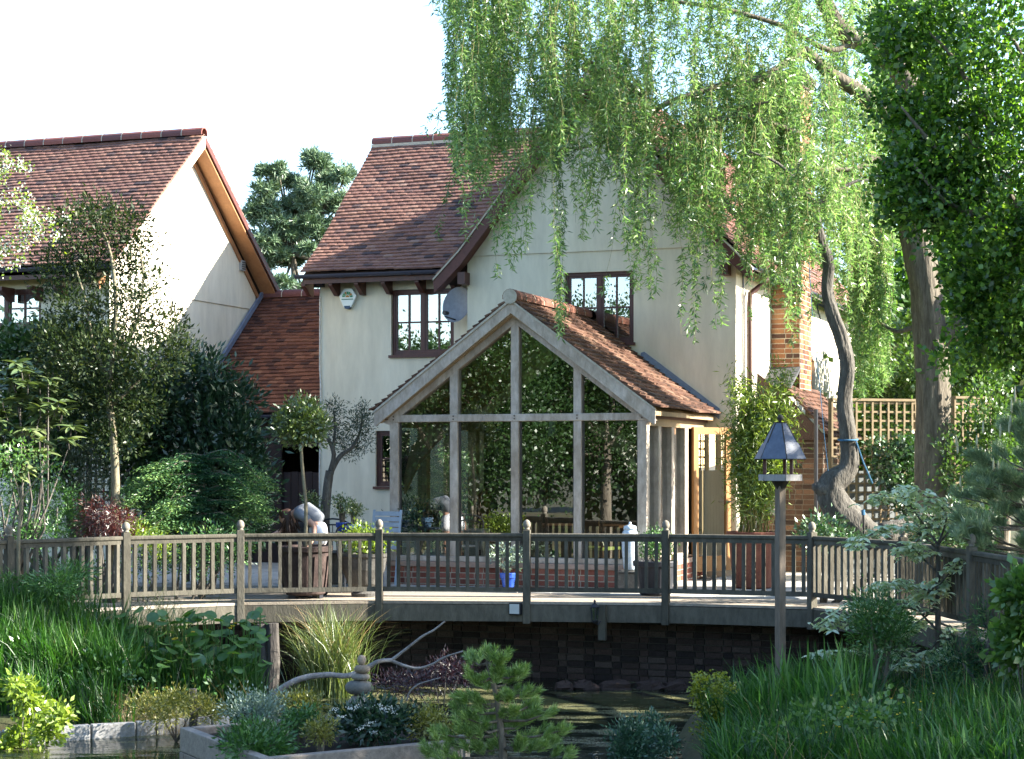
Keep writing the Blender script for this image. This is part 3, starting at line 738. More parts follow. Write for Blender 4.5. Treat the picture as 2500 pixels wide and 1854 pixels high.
# sunny side wall: posts, glass, a door standing ajar
SX = NXR
sy = [NY + .14, 24.08, 24.78, 25.5, GY]
for yy, wd_, mm in ((24.0, .14, M_OAK), (24.68, .16, M_OAK), (25.42, .18, M_OAK), (26.42, .14, M_OAKIN)):
    MB().bb((SX - .14, yy, zS0 if yy < 25.3 else 0.02), (SX, yy + wd_, EAZ - .1)).obj('post', mm, gr, bevel=.006)
MB().bb((SX - .15, NY + .145, EAZ - .22), (SX + .006, GY, EAZ - .03)).obj('wall_plate', M_OAKIN, gr)
for a, b in ((NY + .14, 24.0), (24.14, 24.68), (24.84, 25.42)):
    pane([(SX - .07, a, zS0 - .08), (SX - .07, b, zS0 - .08), (SX - .07, b, EAZ - .2), (SX - .07, a, EAZ - .2)])
    MB().bb((SX - .13, a, zS1 + .07), (SX - .01, b, zS0)).obj('sill_rail', M_OAK, gr)
# far side wall
for yy in (24.4, 25.4, 26.4): MB().bb((NXL, yy, zS0), (NXL + .14, yy + .14, EAZ - .1)).obj('post', M_OAKIN, gr)
MB().bb((NXL - .006, NY + .145, EAZ - .22), (NXL + .15, GY, EAZ - .03)).obj('wall_plate', M_OAKIN, gr)
for a, b in ((NY + .14, 24.4), (24.54, 25.4), (25.54, 26.4)):
    pane([(NXL + .07, a, zS0 - .08), (NXL + .07, b, zS0 - .08), (NXL + .07, b, EAZ - .2), (NXL + .07, a, EAZ - .2)])
# open door
DW, DH = .80, EAZ - .30
ang = math.radians(58)
dv = V((math.cos(ang), -math.sin(ang) * -1, 0)); hinge = V((SX + .01, 25.75, .10))
dv = V((math.sin(math.radians(28)), math.cos(math.radians(28)), 0)); nv = V((dv.y, -dv.x, 0))
def dbox(u0, u1, z0, z1, th=.045):
    a = hinge + dv * u0 + V((0, 0, z0)); b = hinge + dv * u1 + V((0, 0, z0))
    return [a, b, b + nv * th, a + nv * th, a + V((0, 0, z1 - z0)), b + V((0, 0, z1 - z0)), b + nv * th + V((0, 0, z1 - z0)), a + nv * th + V((0, 0, z1 - z0))]
mb = MB()
for q in ((0, .1, 0, DH), (DW - .1, DW, 0, DH), (.1, DW - .1, 0, .22), (.1, DW - .1, DH - .1, DH)): mb.add(dbox(*q), BOXF)
door = mb.obj('door', M_DOORW, gr)
a = hinge + nv * .022
MB().add([a + dv * .1 + V((0, 0, .22)), a + dv * (DW - .1) + V((0, 0, .22)), a + dv * (DW - .1) + V((0, 0, DH - .1)), a + dv * .1 + V((0, 0, DH - .1))], [(0, 1, 2, 3)]).obj('pane', M_GLASSC, door)
MB().tube([hinge + dv * (DW - .05) + nv * .05 + V((0, 0, 1.0)), hinge + dv * (DW - .05) + nv * .09 + V((0, 0, 1.0)), hinge + dv * (DW - .16) + nv * .09 + V((0, 0, 1.0))], .012, 6).obj('handle', M_GUTTER, door)
# roof
mb = MB()
for s in (-1, 1):
    mb.prism([(NAX + s * (HW - .02), NY0 + .02, EAZ - .03), (NAX, NY0 + .02, NAZ - .03), (NAX, NY0 + .02, NAZ - .11), (NAX + s * (HW - .02), NY0 + .02, EAZ - .09)], (0, NLEN - .02, 0))
roofc = mb.obj('roof', M_OAKIN, gr)
pc = Pieces(TV, TF)
pr = [(0, EAZ), (.25, EAZ + .15), (HW + .04, NAZ)]
tile_roof(pc, pr, ((NAX + HW + .04, NY0 - .02), (-1, 0)), (0, 1), NLEN, gauge=.112, width=.17, tintf=lambda u, s: random.betavariate(2.2, 1.6), thick=.026)
tile_roof(pc, pr, ((NAX - HW - .04, NY0 - .02), (1, 0)), (0, 1), NLEN, gauge=.112, width=.17, tintf=lambda u, s: random.betavariate(2.2, 1.6), pri=lambda o: (-6 if o.y < NY0 + .3 else 40), thick=.026)
pc.emit(roofc, 'roof_tile', M_TILE3, 300, restname='roof_tiling')
ridge_tiles(roofc, (NAX, NY0 - .03, NAZ + .05), (NAX, GY - .02, NAZ + .05), 9, material=mat('ridge_mossy', [(.14, .06, .04), (.22, .09, .06)], attr=True, namt=.4))
mb = MB(); mb.tube([(NAX, NY0 - .035, NAZ + .035), (NAX, NY0 - .02, NAZ + .035)], .1, 16); mb.obj('ridge_end', MATS['verge_mortar'], roofc)
MB().prism([(NXL + .2, GY - .035, .03), (NXR - .2, GY - .035, .03), (NXR - .2, GY - .035, 2.3), (NAX, GY - .035, 3.6), (NXL + .2, GY - .035, 2.3)], (0, .03, 0)).obj('shade_backing', mat('room_shade', [(.035, .028, .018), (.075, .058, .036)], nscale=2, stretch=(3, 1, .3)), gr)  # added dark sheet over the back wall; its colour supplies the room's shade
# room floor
MB().bb((NXL + .2, NY + .2, 0.004), (NXR - .2, GY, .03)).obj('room_floor', mat('floor_boards', [(.22, .12, .06), (.30, .17, .09)], nscale=3, stretch=(.3, 2, 1)), gr)

# ------------------------------------------------------------------ ground, pond, water
pond = [(-3.3, 24.5), (-2.9, 20.4), (-2.75, 19.1), (-3.76, 18.45), (-4.97, 17.9), (-9, 17.4), (-14, 14), (-14, 5.0), (-6, 3.2), (1.0, 3.4), (1.35, 9.0), (1.55, 15), (1.75, 18), (2.3, 20.3), (3.5, 22.3)]
def ground_h(X, Y):
    u = X * RX + Y * RY; d = X * FX + Y * FY
    ins = np.zeros(u.shape, bool); dist = np.full(u.shape, 1e9)
    n = len(pond)
    for i in range(n):
        x0, y0 = pond[i]; x1, y1 = pond[(i + 1) % n]
        ex, ey = x1 - x0, y1 - y0
        t = np.clip(((u - x0) * ex + (d - y0) * ey) / (ex * ex + ey * ey), 0, 1)
        dist = np.minimum(dist, np.hypot(u - x0 - t * ex, d - y0 - t * ey))
        c = (y0 > d) != (y1 > d)
        xi = x0 + (d - y0) * ex / (ey if abs(ey) > 1e-9 else 1e-9)
        ins ^= c & (u < xi)
    h_out = -0.06 - 0.76 * np.exp(-(dist / np.where((u > 0) & (d < 19.5), 4.0, 1.7)) ** 2) + 0.02 * np.sin(X * 1.7) * np.cos(Y * 1.3)
    h_in = -0.78 - 0.9 * np.clip(dist / 0.5, 0, 1)
    h = np.where(ins, h_in, h_out)
    h = np.where((Y > 21.75) & (X > -14.5) & (X < -2.5), -0.05, h)
    return h
def axis(lo, hi, step, far):
    c = np.arange(lo, hi + 1e-6, step); g = step * 1.5 ** np.arange(1, 18)
    o = np.cumsum(g); o = o[o < far]
    return np.concatenate([lo - o[::-1], c, hi + o])
ax_, ay_ = axis(-24, 8, .3, 900), axis(-2, 40, .3, 900)
GXm, GYm = np.meshgrid(ax_, ay_)
Hm = ground_h(GXm, GYm)
nx, ny = len(ax_), len(ay_)
idx = np.arange(nx * ny).reshape(ny, nx)
fq = np.stack([idx[:-1, :-1].ravel(), idx[:-1, 1:].ravel(), idx[1:, 1:].ravel(), idx[1:, :-1].ravel()], 1)
M_SOIL = mat('garden_soil', [(.035, .028, .018), (.06, .055, .025), (.05, .075, .025)], rough=.95, nscale=1.4, namt=.4, bump=.5, bscale=20)
tag(part('ground', np_mesh('ground', np.stack([GXm.ravel(), GYm.ravel(), Hm.ravel()], 1), fq, M_SOIL, smooth=True)), kind='structure')
def hz(x, y): return float(ground_h(np.array([x]), np.array([y]))[0])

# water with drifting duckweed film
m = bpy.data.materials.new('pond_water'); m.use_nodes = True
nt = m.node_tree; nd = nt.nodes; lk = nt.links; b = nd['Principled BSDF']
geo = nd.new('ShaderNodeNewGeometry'); mp = nd.new('ShaderNodeMapping'); mp.inputs['Scale'].default_value = (1, 1, 1); mp.inputs['Rotation'].default_value = (0, 0, -TH)
lk.new(geo.outputs['Position'], mp.inputs['Vector'])
mp2 = nd.new('ShaderNodeMapping'); mp2.inputs['Scale'].default_value = (.55, 1.3, 1); lk.new(mp.outputs[0], mp2.inputs['Vector'])
n1 = nd.new('ShaderNodeTexNoise'); n1.inputs['Scale'].default_value = 1.0; n1.inputs['Detail'].default_value = 9; n1.inputs['Roughness'].default_value = .72
lk.new(mp2.outputs[0], n1.inputs['Vector'])
cr = nd.new('ShaderNodeMapRange'); cr.inputs[1].default_value = .50; cr.inputs[2].default_value = .57; lk.new(n1.outputs['Fac'], cr.inputs[0])
n4 = nd.new('ShaderNodeTexNoise'); n4.inputs['Scale'].default_value = 55; n4.inputs['Detail'].default_value = 2; lk.new(mp.outputs[0], n4.inputs['Vector'])
c4 = nd.new('ShaderNodeMapRange'); c4.inputs[1].default_value = .42; c4.inputs[2].default_value = .54; lk.new(n4.outputs['Fac'], c4.inputs[0])
mul = nd.new('ShaderNodeMath'); mul.operation = 'MULTIPLY'; lk.new(cr.outputs[0], mul.inputs[0]); lk.new(c4.outputs[0], mul.inputs[1])
mixc = nd.new('ShaderNodeMix'); mixc.data_type = 'RGBA'; lk.new(mul.outputs[0], mixc.inputs[0])
mixc.inputs[6].default_value = (.010, .016, .010, 1); mixc.inputs[7].default_value = (.15, .145, .06, 1)
lk.new(mixc.outputs[2], b.inputs['Base Color'])
rr = nd.new('ShaderNodeMapRange'); rr.inputs[3].default_value = .06; rr.inputs[4].default_value = .7; lk.new(mul.outputs[0], rr.inputs[0]); lk.new(rr.outputs[0], b.inputs['Roughness'])
n5 = nd.new('ShaderNodeTexNoise'); n5.inputs['Scale'].default_value = 3.2; n5.inputs['Detail'].default_value = 3; lk.new(mp2.outputs[0], n5.inputs['Vector'])
bp = nd.new('ShaderNodeBump'); bp.inputs['Strength'].default_value = .35; bp.inputs['Distance'].default_value = .03; lk.new(n5.outputs['Fac'], bp.inputs['Height']); lk.new(bp.outputs[0], b.inputs['Normal'])
MATS['pond_water'] = m
WZ = -1.0
mb = MB(); pts = [V((*wd(u, d), WZ)) for u, d in ((-16, 2.2), (3.4, 2.2), (3.4, 23.2), (-4.5, 23.2), (-16, 19))]
mb.add(pts, [(0, 1, 2, 3, 4)]); struct('water', mb, m)

# ------------------------------------------------------------------ terrace, deck, railing
M_DECK = mat('deck_timber', [(.26, .22, .17), (.36, .31, .25), (.42, .37, .31)], attr=True, rough=.85, nscale=4, namt=.4, bump=.3, bscale=50, spec=.15)
M_RAIL = mat('rail_timber', [(.062, .058, .045), (.095, .088, .068), (.125, .115, .09)], attr=True, rough=.85, nscale=3, namt=.45, bump=.3, bscale=50, stretch=(1, 1, .4), spec=.15)
M_PAVE = mat('terrace_stone', [(.30, .30, .28), (.38, .37, .34), (.44, .42, .38)], attr=True, rough=.9, nscale=3, namt=.25, bump=.3, bscale=50)
M_GRAVEL = mat('terrace_bed', [(.20, .19, .17), (.28, .27, .24)], rough=.95, nscale=30, namt=.5, bump=.5, bscale=120)
mb = MB(); mb.bb((-16, 21.9, -.3), (-3.0, 27.3, -.012)); mb.bb((-6.08, 27.3, -.3), (-3.0, 33, -.012)); ter = struct('terrace', mb, M_GRAVEL)
pc = Pieces()
yy = 22.35
while yy < 27.2:
    hgt = random.choice((.45, .6, .6)); xx = -15.5 - random.random() * .6
    while xx < -3.2:
        wdt = random.choice((.45, .6, .75, .9))
        cx, cyy = xx + wdt / 2, yy + hgt / 2
        if not (NXL < cx < NXR and cyy > NY):
            pc.put(Matrix.Translation((cx, cyy, -.012)) @ Matrix.Diagonal((wdt - .012, hgt - .012, .03 + random.uniform(-.004, .004), 1)), random.random())
        xx += wdt
    yy += hgt
pc.emit(ter, 'paving_slab', M_PAVE, 300, local_parent=True, restname='paving')

rposts = [(-330, 18.6), (15, 20.2), (303, 21.3), (585, 22.0), (926, 22.3), (1287, 22.15), (1627, 21.95), (1988, 21.35), (2215, 19.9), (2385, 17.7), (2640, 15.0)]
RP = [pd(x, HOR, d).xy for x, d in rposts]
deck = thing('timber_deck', 'weathered timber deck edging the terrace above the pond wall', 'deck', (-8, 21, 0))
rail = thing('deck_railing', 'weathered timber balustrade with acorn topped posts along the pond deck', 'railing', (-8, 20.9, 0))
def seg(i):
    a, b = RP[i], RP[i + 1]; d = (b - a); L = d.length; d = d / L; n = V((-d.y, d.x))
    if n.y < 0: n = -n
    return a, b, d, n, L
NS = len(RP) - 1
nrms = []
for i in range(NS): nrms.append(seg(i)[3])
vn = [nrms[0]] + [((nrms[i - 1] + nrms[i]) / 2).normalized() for i in range(1, NS)] + [nrms[-1]]
for i in range(NS):
    a, b, d, n, L = seg(i)
    for k in range(10):
        w0, w1 = -.06 + k * .145, -.06 + k * .145 + .138
        q = [a + vn[i] * w0, b + vn[i + 1] * w0, b + vn[i + 1] * w1, a + vn[i] * w1]
        z0 = -.028 + random.uniform(-.002, .002)
        MB().prism([(p.x, p.y, z0) for p in q], (0, 0, .03), random.random()).obj('deck_board', M_DECK, deck)
    q0, q1 = a - n * .035, b - n * .035
    MB().beam((q0.x, q0.y, -.135), (q1.x, q1.y, -.135), .045, .20, t=random.random()).obj('fascia_board', M_RAIL, deck)
    for k in range(3):
        p = a.lerp(b, (k + .5) / 3); p2 = p + n * 1.3
        MB().beam((p.x, p.y, -.12), (p2.x, p2.y, -.12), .05, .15).obj('joist', M_RAIL, deck)
for i in range(NS):
    a, b, d, n, L = seg(i)
    o = -n * .03
    zt = .80
    A, B = a + o + d * .045, b + o - d * .045
    MB().beam((A.x, A.y, zt), (B.x, B.y, zt), .085, .045, t=random.uniform(.4, .9)).obj('top_rail', M_RAIL, rail, bevel=.012)
    MB().beam((A.x, A.y, zt - .047), (B.x, B.y, zt - .047), .05, .05, t=random.random()).obj('sub_rail', M_RAIL, rail)
    MB().beam((A.x, A.y, .145), (B.x, B.y, .145), .05, .055, t=random.random()).obj('bottom_rail', M_RAIL, rail)
    nb = max(5, int(round(L / .118)))
    for k in range(1, nb):
        p = a.lerp(b, k / nb) + o
        MB().beam((p.x, p.y, .172), (p.x + random.uniform(-.003, .003), p.y, zt - .07), .05, .04, up=(d.x, d.y, 0), t=random.random()).obj('baluster', M_RAIL, rail)
M_FIN = mat('finial_timber', [(.16, .14, .11), (.24, .22, .18)], rough=.8, nscale=12, namt=.3)
for i, p in enumerate(RP):
    o = -vn[i] * .05
    c = p + o
    d = seg(min(i, NS - 1))[2]
    po = MB().beam((c.x, c.y, -.26), (c.x, c.y, .865), .088, .088, up=(d.x, d.y, 0), t=random.random()).obj('post', M_RAIL, rail, bevel=.006)
    MB().lathe([(.02, .865), (.035, .868), (.036, .878), (.028, .885), (.043, .90), (.047, .925), (.042, .955), (.026, .978), (.006, .988)], (c.x, c.y, 0), 14).obj('finial', M_FIN, po, smooth=True)

# pond wall of old brick under the deck
pw = thing('pond_wall', 'dark damp brick retaining wall under the deck at the pond', 'wall', (-8, 21.4, -1))
wa, wb = V((-12.6, 21.55)), V((-2.7, 21.75))
pcb = Pieces()
dd = (wb - wa); LL = dd.length; dd /= LL; nn = V((dd.y, -dd.x))
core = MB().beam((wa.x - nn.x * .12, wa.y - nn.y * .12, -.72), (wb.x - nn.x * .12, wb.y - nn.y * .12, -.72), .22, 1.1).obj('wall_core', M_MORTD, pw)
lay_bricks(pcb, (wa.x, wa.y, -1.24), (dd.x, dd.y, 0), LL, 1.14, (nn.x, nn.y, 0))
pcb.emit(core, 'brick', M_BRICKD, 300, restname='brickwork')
# ------------------------------------------------------------------ foliage tools
def unit(a): return a / np.maximum(1e-9, np.linalg.norm(a, axis=-1, keepdims=True))
def rdir(n): return unit(rng.normal(size=(n, 3)))
def leaf_arrays(P, D, L, W, fold=0.15, roll=None):
    n = len(P); L = np.broadcast_to(L, n)[:, None]; W = np.broadcast_to(W, n)[:, None]
    D = unit(D); ref = rdir(n) if roll is None else roll
    S = unit(np.cross(D, ref)); N = np.cross(S, D)
    a = P; b = P + D * L * .42 + S * W * .5 + N * W * fold; c = P + D * L; d = P + D * L * .42 - S * W * .5 + N * W * fold
    v = np.stack([a, b, c, d], 1).reshape(-1, 3)
    return v, np.arange(4 * n).reshape(n, 4)
class Leaves:
    def __init__(s): s.v = []; s.f = []; s.t = []; s.n = 0
    def add(s, v, f, t):
        s.v.append(v); s.f.append(f + s.n); s.t.append(np.broadcast_to(t, len(f)).astype(np.float32)); s.n += len(v)
    def leaves(s, P, D, L, W, t, fold=.15, roll=None):
        if len(P) == 0: return
        v, f = leaf_arrays(np.asarray(P), np.asarray(D), L, W, fold, roll); s.add(v, f, t)
    def blades(s, P, H, W, lean, curve, nseg=4, t=.5, stiff=1.6):
        """grass blades: base P, height H, width W, lean direction (n,2), curve = horizontal reach as share of H"""
        n = len(P); H = np.broadcast_to(H, n); W = np.broadcast_to(W, n); curve = np.broadcast_to(curve, n)
        ln = np.concatenate([unit(lean), np.zeros((n, 1))], 1)
        an = rng.uniform(0, 2 * np.pi, n); sd = np.stack([np.cos(an), np.sin(an), 0 * an], 1)
        vs = []
        for i in range(nseg + 1):
            q = i / nseg
            hor = curve * H * q ** (1 + stiff * .6); up = H * (q - .55 * np.clip(curve, 0, 2) * q ** 3)
            c = P + ln * hor[:, None] + np.array([0, 0, 1]) * up[:, None]
            wq = W * (1 - q) ** .6 * (.75 + .5 * q if q < .5 else 1)
            vs += [c - sd * (wq / 2)[:, None], c + sd * (wq / 2)[:, None]]
        v = np.stack(vs, 1).reshape(-1, 3); m = 2 * (nseg + 1)
        f = np.concatenate([np.array([[2 * i, 2 * i + 1, 2 * i + 3, 2 * i + 2]]) + (np.arange(n) * m)[:, None] for i in range(nseg)], 0)
        s.add(v, f, np.tile(np.broadcast_to(t, n), nseg))
    def mesh(s, name, material): return np_mesh(name, np.concatenate(s.v), np.concatenate(s.f), material, np.concatenate(s.t))
def ell_pts(n, c, r, shell=.55):
    d = rdir(n); k = (shell + (1 - shell) * rng.random(n) ** .7)[:, None]
    return np.asarray(c) + d * k * np.asarray(r), d
def clumped(clusters, per, sub_r, L, W, up=.25, out=.5, tj=.25, flat=1.0, size_j=.35, LV=None, fold=.15):
    """clusters: (centre, radii, n_sub). Leaves gathered in small clumps spread through each ellipsoid."""
    lv = LV or Leaves()
    for c, r, m in clusters:
        sc, sd = ell_pts(m, c, r, .35)
        ct = rng.uniform(0, 1, m)
        k = rng.poisson(per, m) + 2
        ids = np.repeat(np.arange(m), k); n = len(ids)
        off = rng.normal(size=(n, 3)) * sub_r * np.array([1, 1, flat])
        P = sc[ids] + off
        D = unit(sd[ids] * out + unit(off) * .7 + rdir(n) * .7 + np.array([0, 0, up]))
        sz = 1 + rng.uniform(-size_j, size_j, n)
        t = np.clip(.5 + (ct[ids] - .5) * .6 + rng.normal(size=n) * tj * .6, 0, .999)
        lv.leaves(P, D, L * sz, W * sz, t, fold)
    return lv
M_BARK = mat('furrowed_bark', [(.075, .062, .045), (.14, .12, .09), (.20, .175, .13)], rough=.95, nscale=7, namt=.5, bump=.9, bscale=24, stretch=(1.6, 1.6, .28))
M_BARKP = mat('pale_bark', [(.13, .115, .075), (.20, .175, .115), (.25, .23, .16)], rough=.95, nscale=9, namt=.45, bump=.6, bscale=30, stretch=(1.4, 1.4, .4))
M_BARKG = mat('grey_bark', [(.055, .05, .042), (.10, .092, .078), (.15, .14, .12)], rough=.95, nscale=10, namt=.55, bump=1.0, bscale=26, stretch=(1.6, 1.6, .4))
M_TWIG = mat('twig', [(.11, .085, .05), (.16, .13, .07)], rough=.9)
def smooth_path(pts, k=4):
    pts = [V(p) for p in pts]; out = []
    for i in range(len(pts) - 1):
        p0, p1, p2, p3 = pts[max(0, i - 1)], pts[i], pts[i + 1], pts[min(len(pts) - 1, i + 2)]
        for j in range(k):
            t = j / k
            out.append(.5 * ((2 * p1) + (p2 - p0) * t + (2 * p0 - 5 * p1 + 4 * p2 - p3) * t * t + (3 * p1 - p0 - 3 * p2 + p3) * t ** 3))
    out.append(pts[-1]); return out
def limb(mb, pts, r0, r1, n=9, k=4, wob=.14, rads=None, ridge=0.0):
    p = smooth_path(pts, k); m = len(p)
    if rads: rr = list(np.interp(np.linspace(0, len(rads) - 1, m), range(len(rads)), rads))
    else: rr = [r0 + (r1 - r0) * (i / (m - 1)) ** .8 for i in range(m)]
    mb.tube(p, rr, n, wob=wob, ridge=ridge)
    return p
def fol(th, lv, material, name='crown'):
    return part(name, lv.mesh(name, material), th, kind='stuff')
def gz_(x, y): return hz(x, y)
def base_at(x, d, z=None):
    p = pd(x, HOR, d); return V((p.x, p.y, hz(p.x, p.y) if z is None else z))
def bushy(name, label, cat, px, py_, d, rx, rz_, n, per, L, W, material, stem=M_BARK, group=None, z0=None, sub_r=.07, up=.25, lobes=6, flat=1., out=.5, ry=None, fold=.15, seed_off=0):
    """a rounded shrub: crown centre at photo pixel (px, py_) and depth d, radii in metres"""
    c = pd(px, py_, d); g = hz(c.x, c.y) if z0 is None else z0
    th = thing(name, label, cat, (c.x, c.y, g), group=group)
    cl = []
    ry = ry or rx
    for i in range(lobes):
        a = 2 * math.pi * (i + random.random() * .6) / lobes
        q = random.uniform(.25, .55)
        cc = c + V((math.cos(a) * rx * q, math.sin(a) * ry * q, random.uniform(-.45, .45) * rz_))
        k = random.uniform(.45, .68)
        cl.append((tuple(cc), (rx * k, ry * k, rz_ * k), max(3, int(n / (lobes + 1)))))
    cl.append((tuple(c), (rx * .8, ry * .8, rz_ * .8), max(3, int(n / (lobes + 1)))))
    lv = clumped(cl, per, sub_r, L, W, up=up, flat=flat, out=out, fold=fold)
    fol(th, lv, material)
    mb = MB()
    for i in range(5):
        t = V(cl[i % len(cl)][0]); b = V((c.x + random.uniform(-.06, .06) * rx, c.y + random.uniform(-.06, .06) * rx, g - .05))
        mb.tube([b, b.lerp(t, .5) + V((0, 0, .1 * rz_)), t], [.02 + .02 * rz_, .014 + .012 * rz_, .006], 6)
    part('stem', mb.mesh('stem', stem), th)
    return th

LM_WILLOW = leafmat('willow_leaf', [(.06, .12, .04), (.115, .20, .06), (.195, .295, .09), (.32, .41, .16)], trans=.5, tcol=(1.1, 1.35, .85), gloss=.045, grough=.35)
LM_HAW = leafmat('hawthorn_leaf', [(.018, .06, .010), (.05, .13, .018), (.10, .21, .03), (.20, .33, .055)], trans=.58, gloss=.045)
LM_BANK = leafmat('bank_leaf', [(.010, .03, .008), (.022, .055, .012), (.04, .085, .018)], trans=.3, gloss=.03)
LM_BG = leafmat('background_leaf', [(.03, .075, .015), (.06, .125, .02), (.10, .18, .03)], trans=.45)
LM_PINE = leafmat('pine_needle', [(.035, .075, .045), (.075, .135, .075), (.13, .20, .11), (.20, .27, .15)], trans=.1, gloss=.05)
LM_GREY = leafmat('greygreen_leaf', [(.012, .026, .010), (.024, .042, .016), (.04, .06, .022), (.07, .085, .032)], trans=.3, gloss=.02)
LM_LAUREL = leafmat('laurel_leaf', [(.010, .03, .016), (.018, .05, .024), (.03, .075, .033)], trans=.15, gloss=.06, grough=.4)
LM_CEDAR = leafmat('cedar_needle', [(.010, .042, .022), (.03, .09, .042), (.08, .17, .06), (.20, .32, .10)], trans=.2, gloss=.02)
LM_RHODO = leafmat('rhododendron_leaf', [(.05, .085, .03), (.11, .165, .06), (.20, .25, .10)], trans=.25, gloss=.12, grough=.35)
LM_BAY = leafmat('bay_leaf', [(.03, .06, .012), (.06, .105, .02), (.10, .15, .03), (.15, .19, .04)], trans=.3, gloss=.1)
LM_OLIVE = leafmat('olive_leaf', [(.025, .042, .026), (.045, .066, .042), (.07, .09, .06)], trans=.2, gloss=.04)
LM_LIME = leafmat('lime_leaf', [(.10, .17, .02), (.19, .28, .03), (.30, .38, .05)], trans=.4)
LM_GOLD = leafmat('golden_leaf', [(.10, .12, .02), (.20, .20, .035), (.30, .28, .06)], trans=.3)
LM_RED = leafmat('red_leaf', [(.03, .008, .008), (.06, .014, .013), (.10, .026, .022)], trans=.4, tcol=(1.6, .7, .6))
LM_PURPLE = leafmat('purple_leaf', [(.03, .012, .018), (.055, .022, .03)], trans=.3, tcol=(1.4, .7, .7))
LM_GRASS = leafmat('grass_blade', [(.012, .05, .010), (.028, .10, .016), (.055, .16, .024), (.12, .24, .045)], trans=.45, gloss=.04)
LM_IRIS = leafmat('iris_blade', [(.025, .09, .02), (.05, .15, .028), (.09, .22, .04), (.17, .33, .08)], trans=.45, gloss=.05)
LM_SEDGE = leafmat('sedge_blade', [(.05, .09, .02), (.10, .15, .03), (.17, .22, .06), (.27, .28, .12)], trans=.35, gloss=.08)
LM_STRAW = leafmat('straw', [(.22, .15, .07), (.34, .24, .11)], trans=.2)
LM_IVY = leafmat('ivy_leaf', [(.012, .05, .012), (.03, .085, .018), (.05, .12, .025)], trans=.2, gloss=.1)
LM_SILVER = leafmat('silver_leaf', [(.10, .16, .13), (.17, .24, .19), (.27, .34, .28)], trans=.2)
LM_VARIE = leafmat('variegated_leaf', [(.10, .22, .10), (.36, .48, .32), (.55, .64, .46), (.68, .72, .55)], trans=.3)
LM_BAMBOO = leafmat('bamboo_leaf', [(.06, .12, .015), (.12, .19, .025), (.20, .27, .04), (.28, .34, .06)], trans=.45)
LM_WHITE = leafmat('white_petal', [(.55, .58, .50), (.75, .75, .70)], trans=.3, tcol=(1, 1, 1))
LM_JUN = leafmat('juniper_leaf', [(.025, .085, .02), (.05, .14, .025), (.09, .20, .04)], trans=.2)
LM_MAPLE = leafmat('maple_leaf', [(.05, .13, .03), (.09, .19, .04), (.14, .25, .06)], trans=.45)
LM_YEL = leafmat('yellow_flower', [(.55, .40, .02), (.75, .58, .03)], trans=.3, tcol=(1, 1, .6))

# ------------------------------------------------------------------ the two willows
def strands(lv, mbtw, specs):
    """specs: (x, y0, y1, d): hanging shoots between two heights"""
    for (x, y0, y1, d) in specs:
        a = pd(x, y0, d); b = pd(x + rng.normal() * 9, y1, d + rng.normal() * .12)
        Ls = max(.15, (a - b).length); n = max(4, int(Ls / .075)) + 1
        sw = rng.normal(size=2) * .07; ph = rng.uniform(0, 6)
        q = np.linspace(0, 1, n)
        A, B = np.array(a), np.array(b)
        C = A + (B - A) * q[:, None]
        C[:, 0] += sw[0] * np.sin(q * 4 + ph) + .018 * np.sin(q * 17 + ph * 2); C[:, 1] += sw[1] * np.sin(q * 3.3 + ph)
        mbtw.append(C)
        m = int(Ls * 92)
        k = rng.random(m) ** .9
        P = np.stack([np.interp(k, q, C[:, j]) for j in range(3)], 1)
        P += rng.normal(size=(m, 3)) * .016
        D = np.concatenate([rng.normal(size=(m, 2)) * .75, -rng.uniform(.1, 1.0, (m, 1))], 1)
        keep = np.sin(k * rng.uniform(8, 22) + ph) > -.75; P, D = P[keep], D[keep]; m = len(P)
        base = np.clip(rng.normal(.5, .22), 0, 1)
        lv.leaves(P, D, rng.uniform(.055, .115, m), rng.uniform(.014, .023, m), np.clip(base + rng.normal(size=m) * .2, 0, .999), .1)
def twigs_mesh(name, lines, r, material):
    vs, fs, n = [], [], 0
    for C in lines:
        m = len(C); rr = np.linspace(r, r * .4, m)
        for k in range(3):
            an = 2 * math.pi * k / 3
            vs.append(C + np.stack([np.cos(an) * rr, np.sin(an) * rr, 0 * rr], 1))
        for k in range(3):
            a = n + k * m + np.arange(m - 1); b = n + ((k + 1) % 3) * m + np.arange(m - 1)
            fs.append(np.stack([a, b, b + 1, a + 1], 1))
        n += 3 * m
    return np_mesh(name, np.concatenate(vs), np.concatenate(fs), material, smooth=True)
TD = 24.3
wil = thing('weeping_willow', 'large weeping willow with furrowed trunk and long shoots hanging before the gable', 'tree', base_at(2295, TD))
mb = MB()
b0 = base_at(2295, TD)
limb(mb, [b0 - V((0, 0, .2)), pd(2282, 1250, TD), pd(2278, 1100, TD), pd(2276, 900, TD), pd(2262, 720, TD), pd(2240, 600, TD), pd(2222, 520, TD)], 0, 0, 40, 9, .05, rads=[.30, .25, .225, .215, .21, .20, .19], ridge=.05)
part('trunk', mb.mesh('trunk', M_BARK, True), wil)
mb = MB()
limb(mb, [pd(2222, 525, TD), pd(2205, 400, TD), pd(2170, 290, TD - .2), pd(2100, 225, TD - .3), pd(2035, 185, TD - .4), pd(1960, 120, TD - .5)], .17, .07, 11)
limb(mb, [pd(1960, 120, TD - .5), pd(1860, 190, TD - .7), pd(1740, 215, TD - .8), pd(1627, 254, TD - .9), pd(1560, 292, TD - .9), pd(1500, 338, TD - .9), pd(1394, 366, TD - .9), pd(1300, 380, TD - .9)], .06, .014, 8)
limb(mb, [pd(1600, 268, TD - .9), pd(1570, 235, TD - .8), pd(1530, 200, TD - .7), pd(1440, 150, TD - .6), pd(1330, 100, TD - .6), pd(1180, 60, TD - .6)], .04, .012, 7)
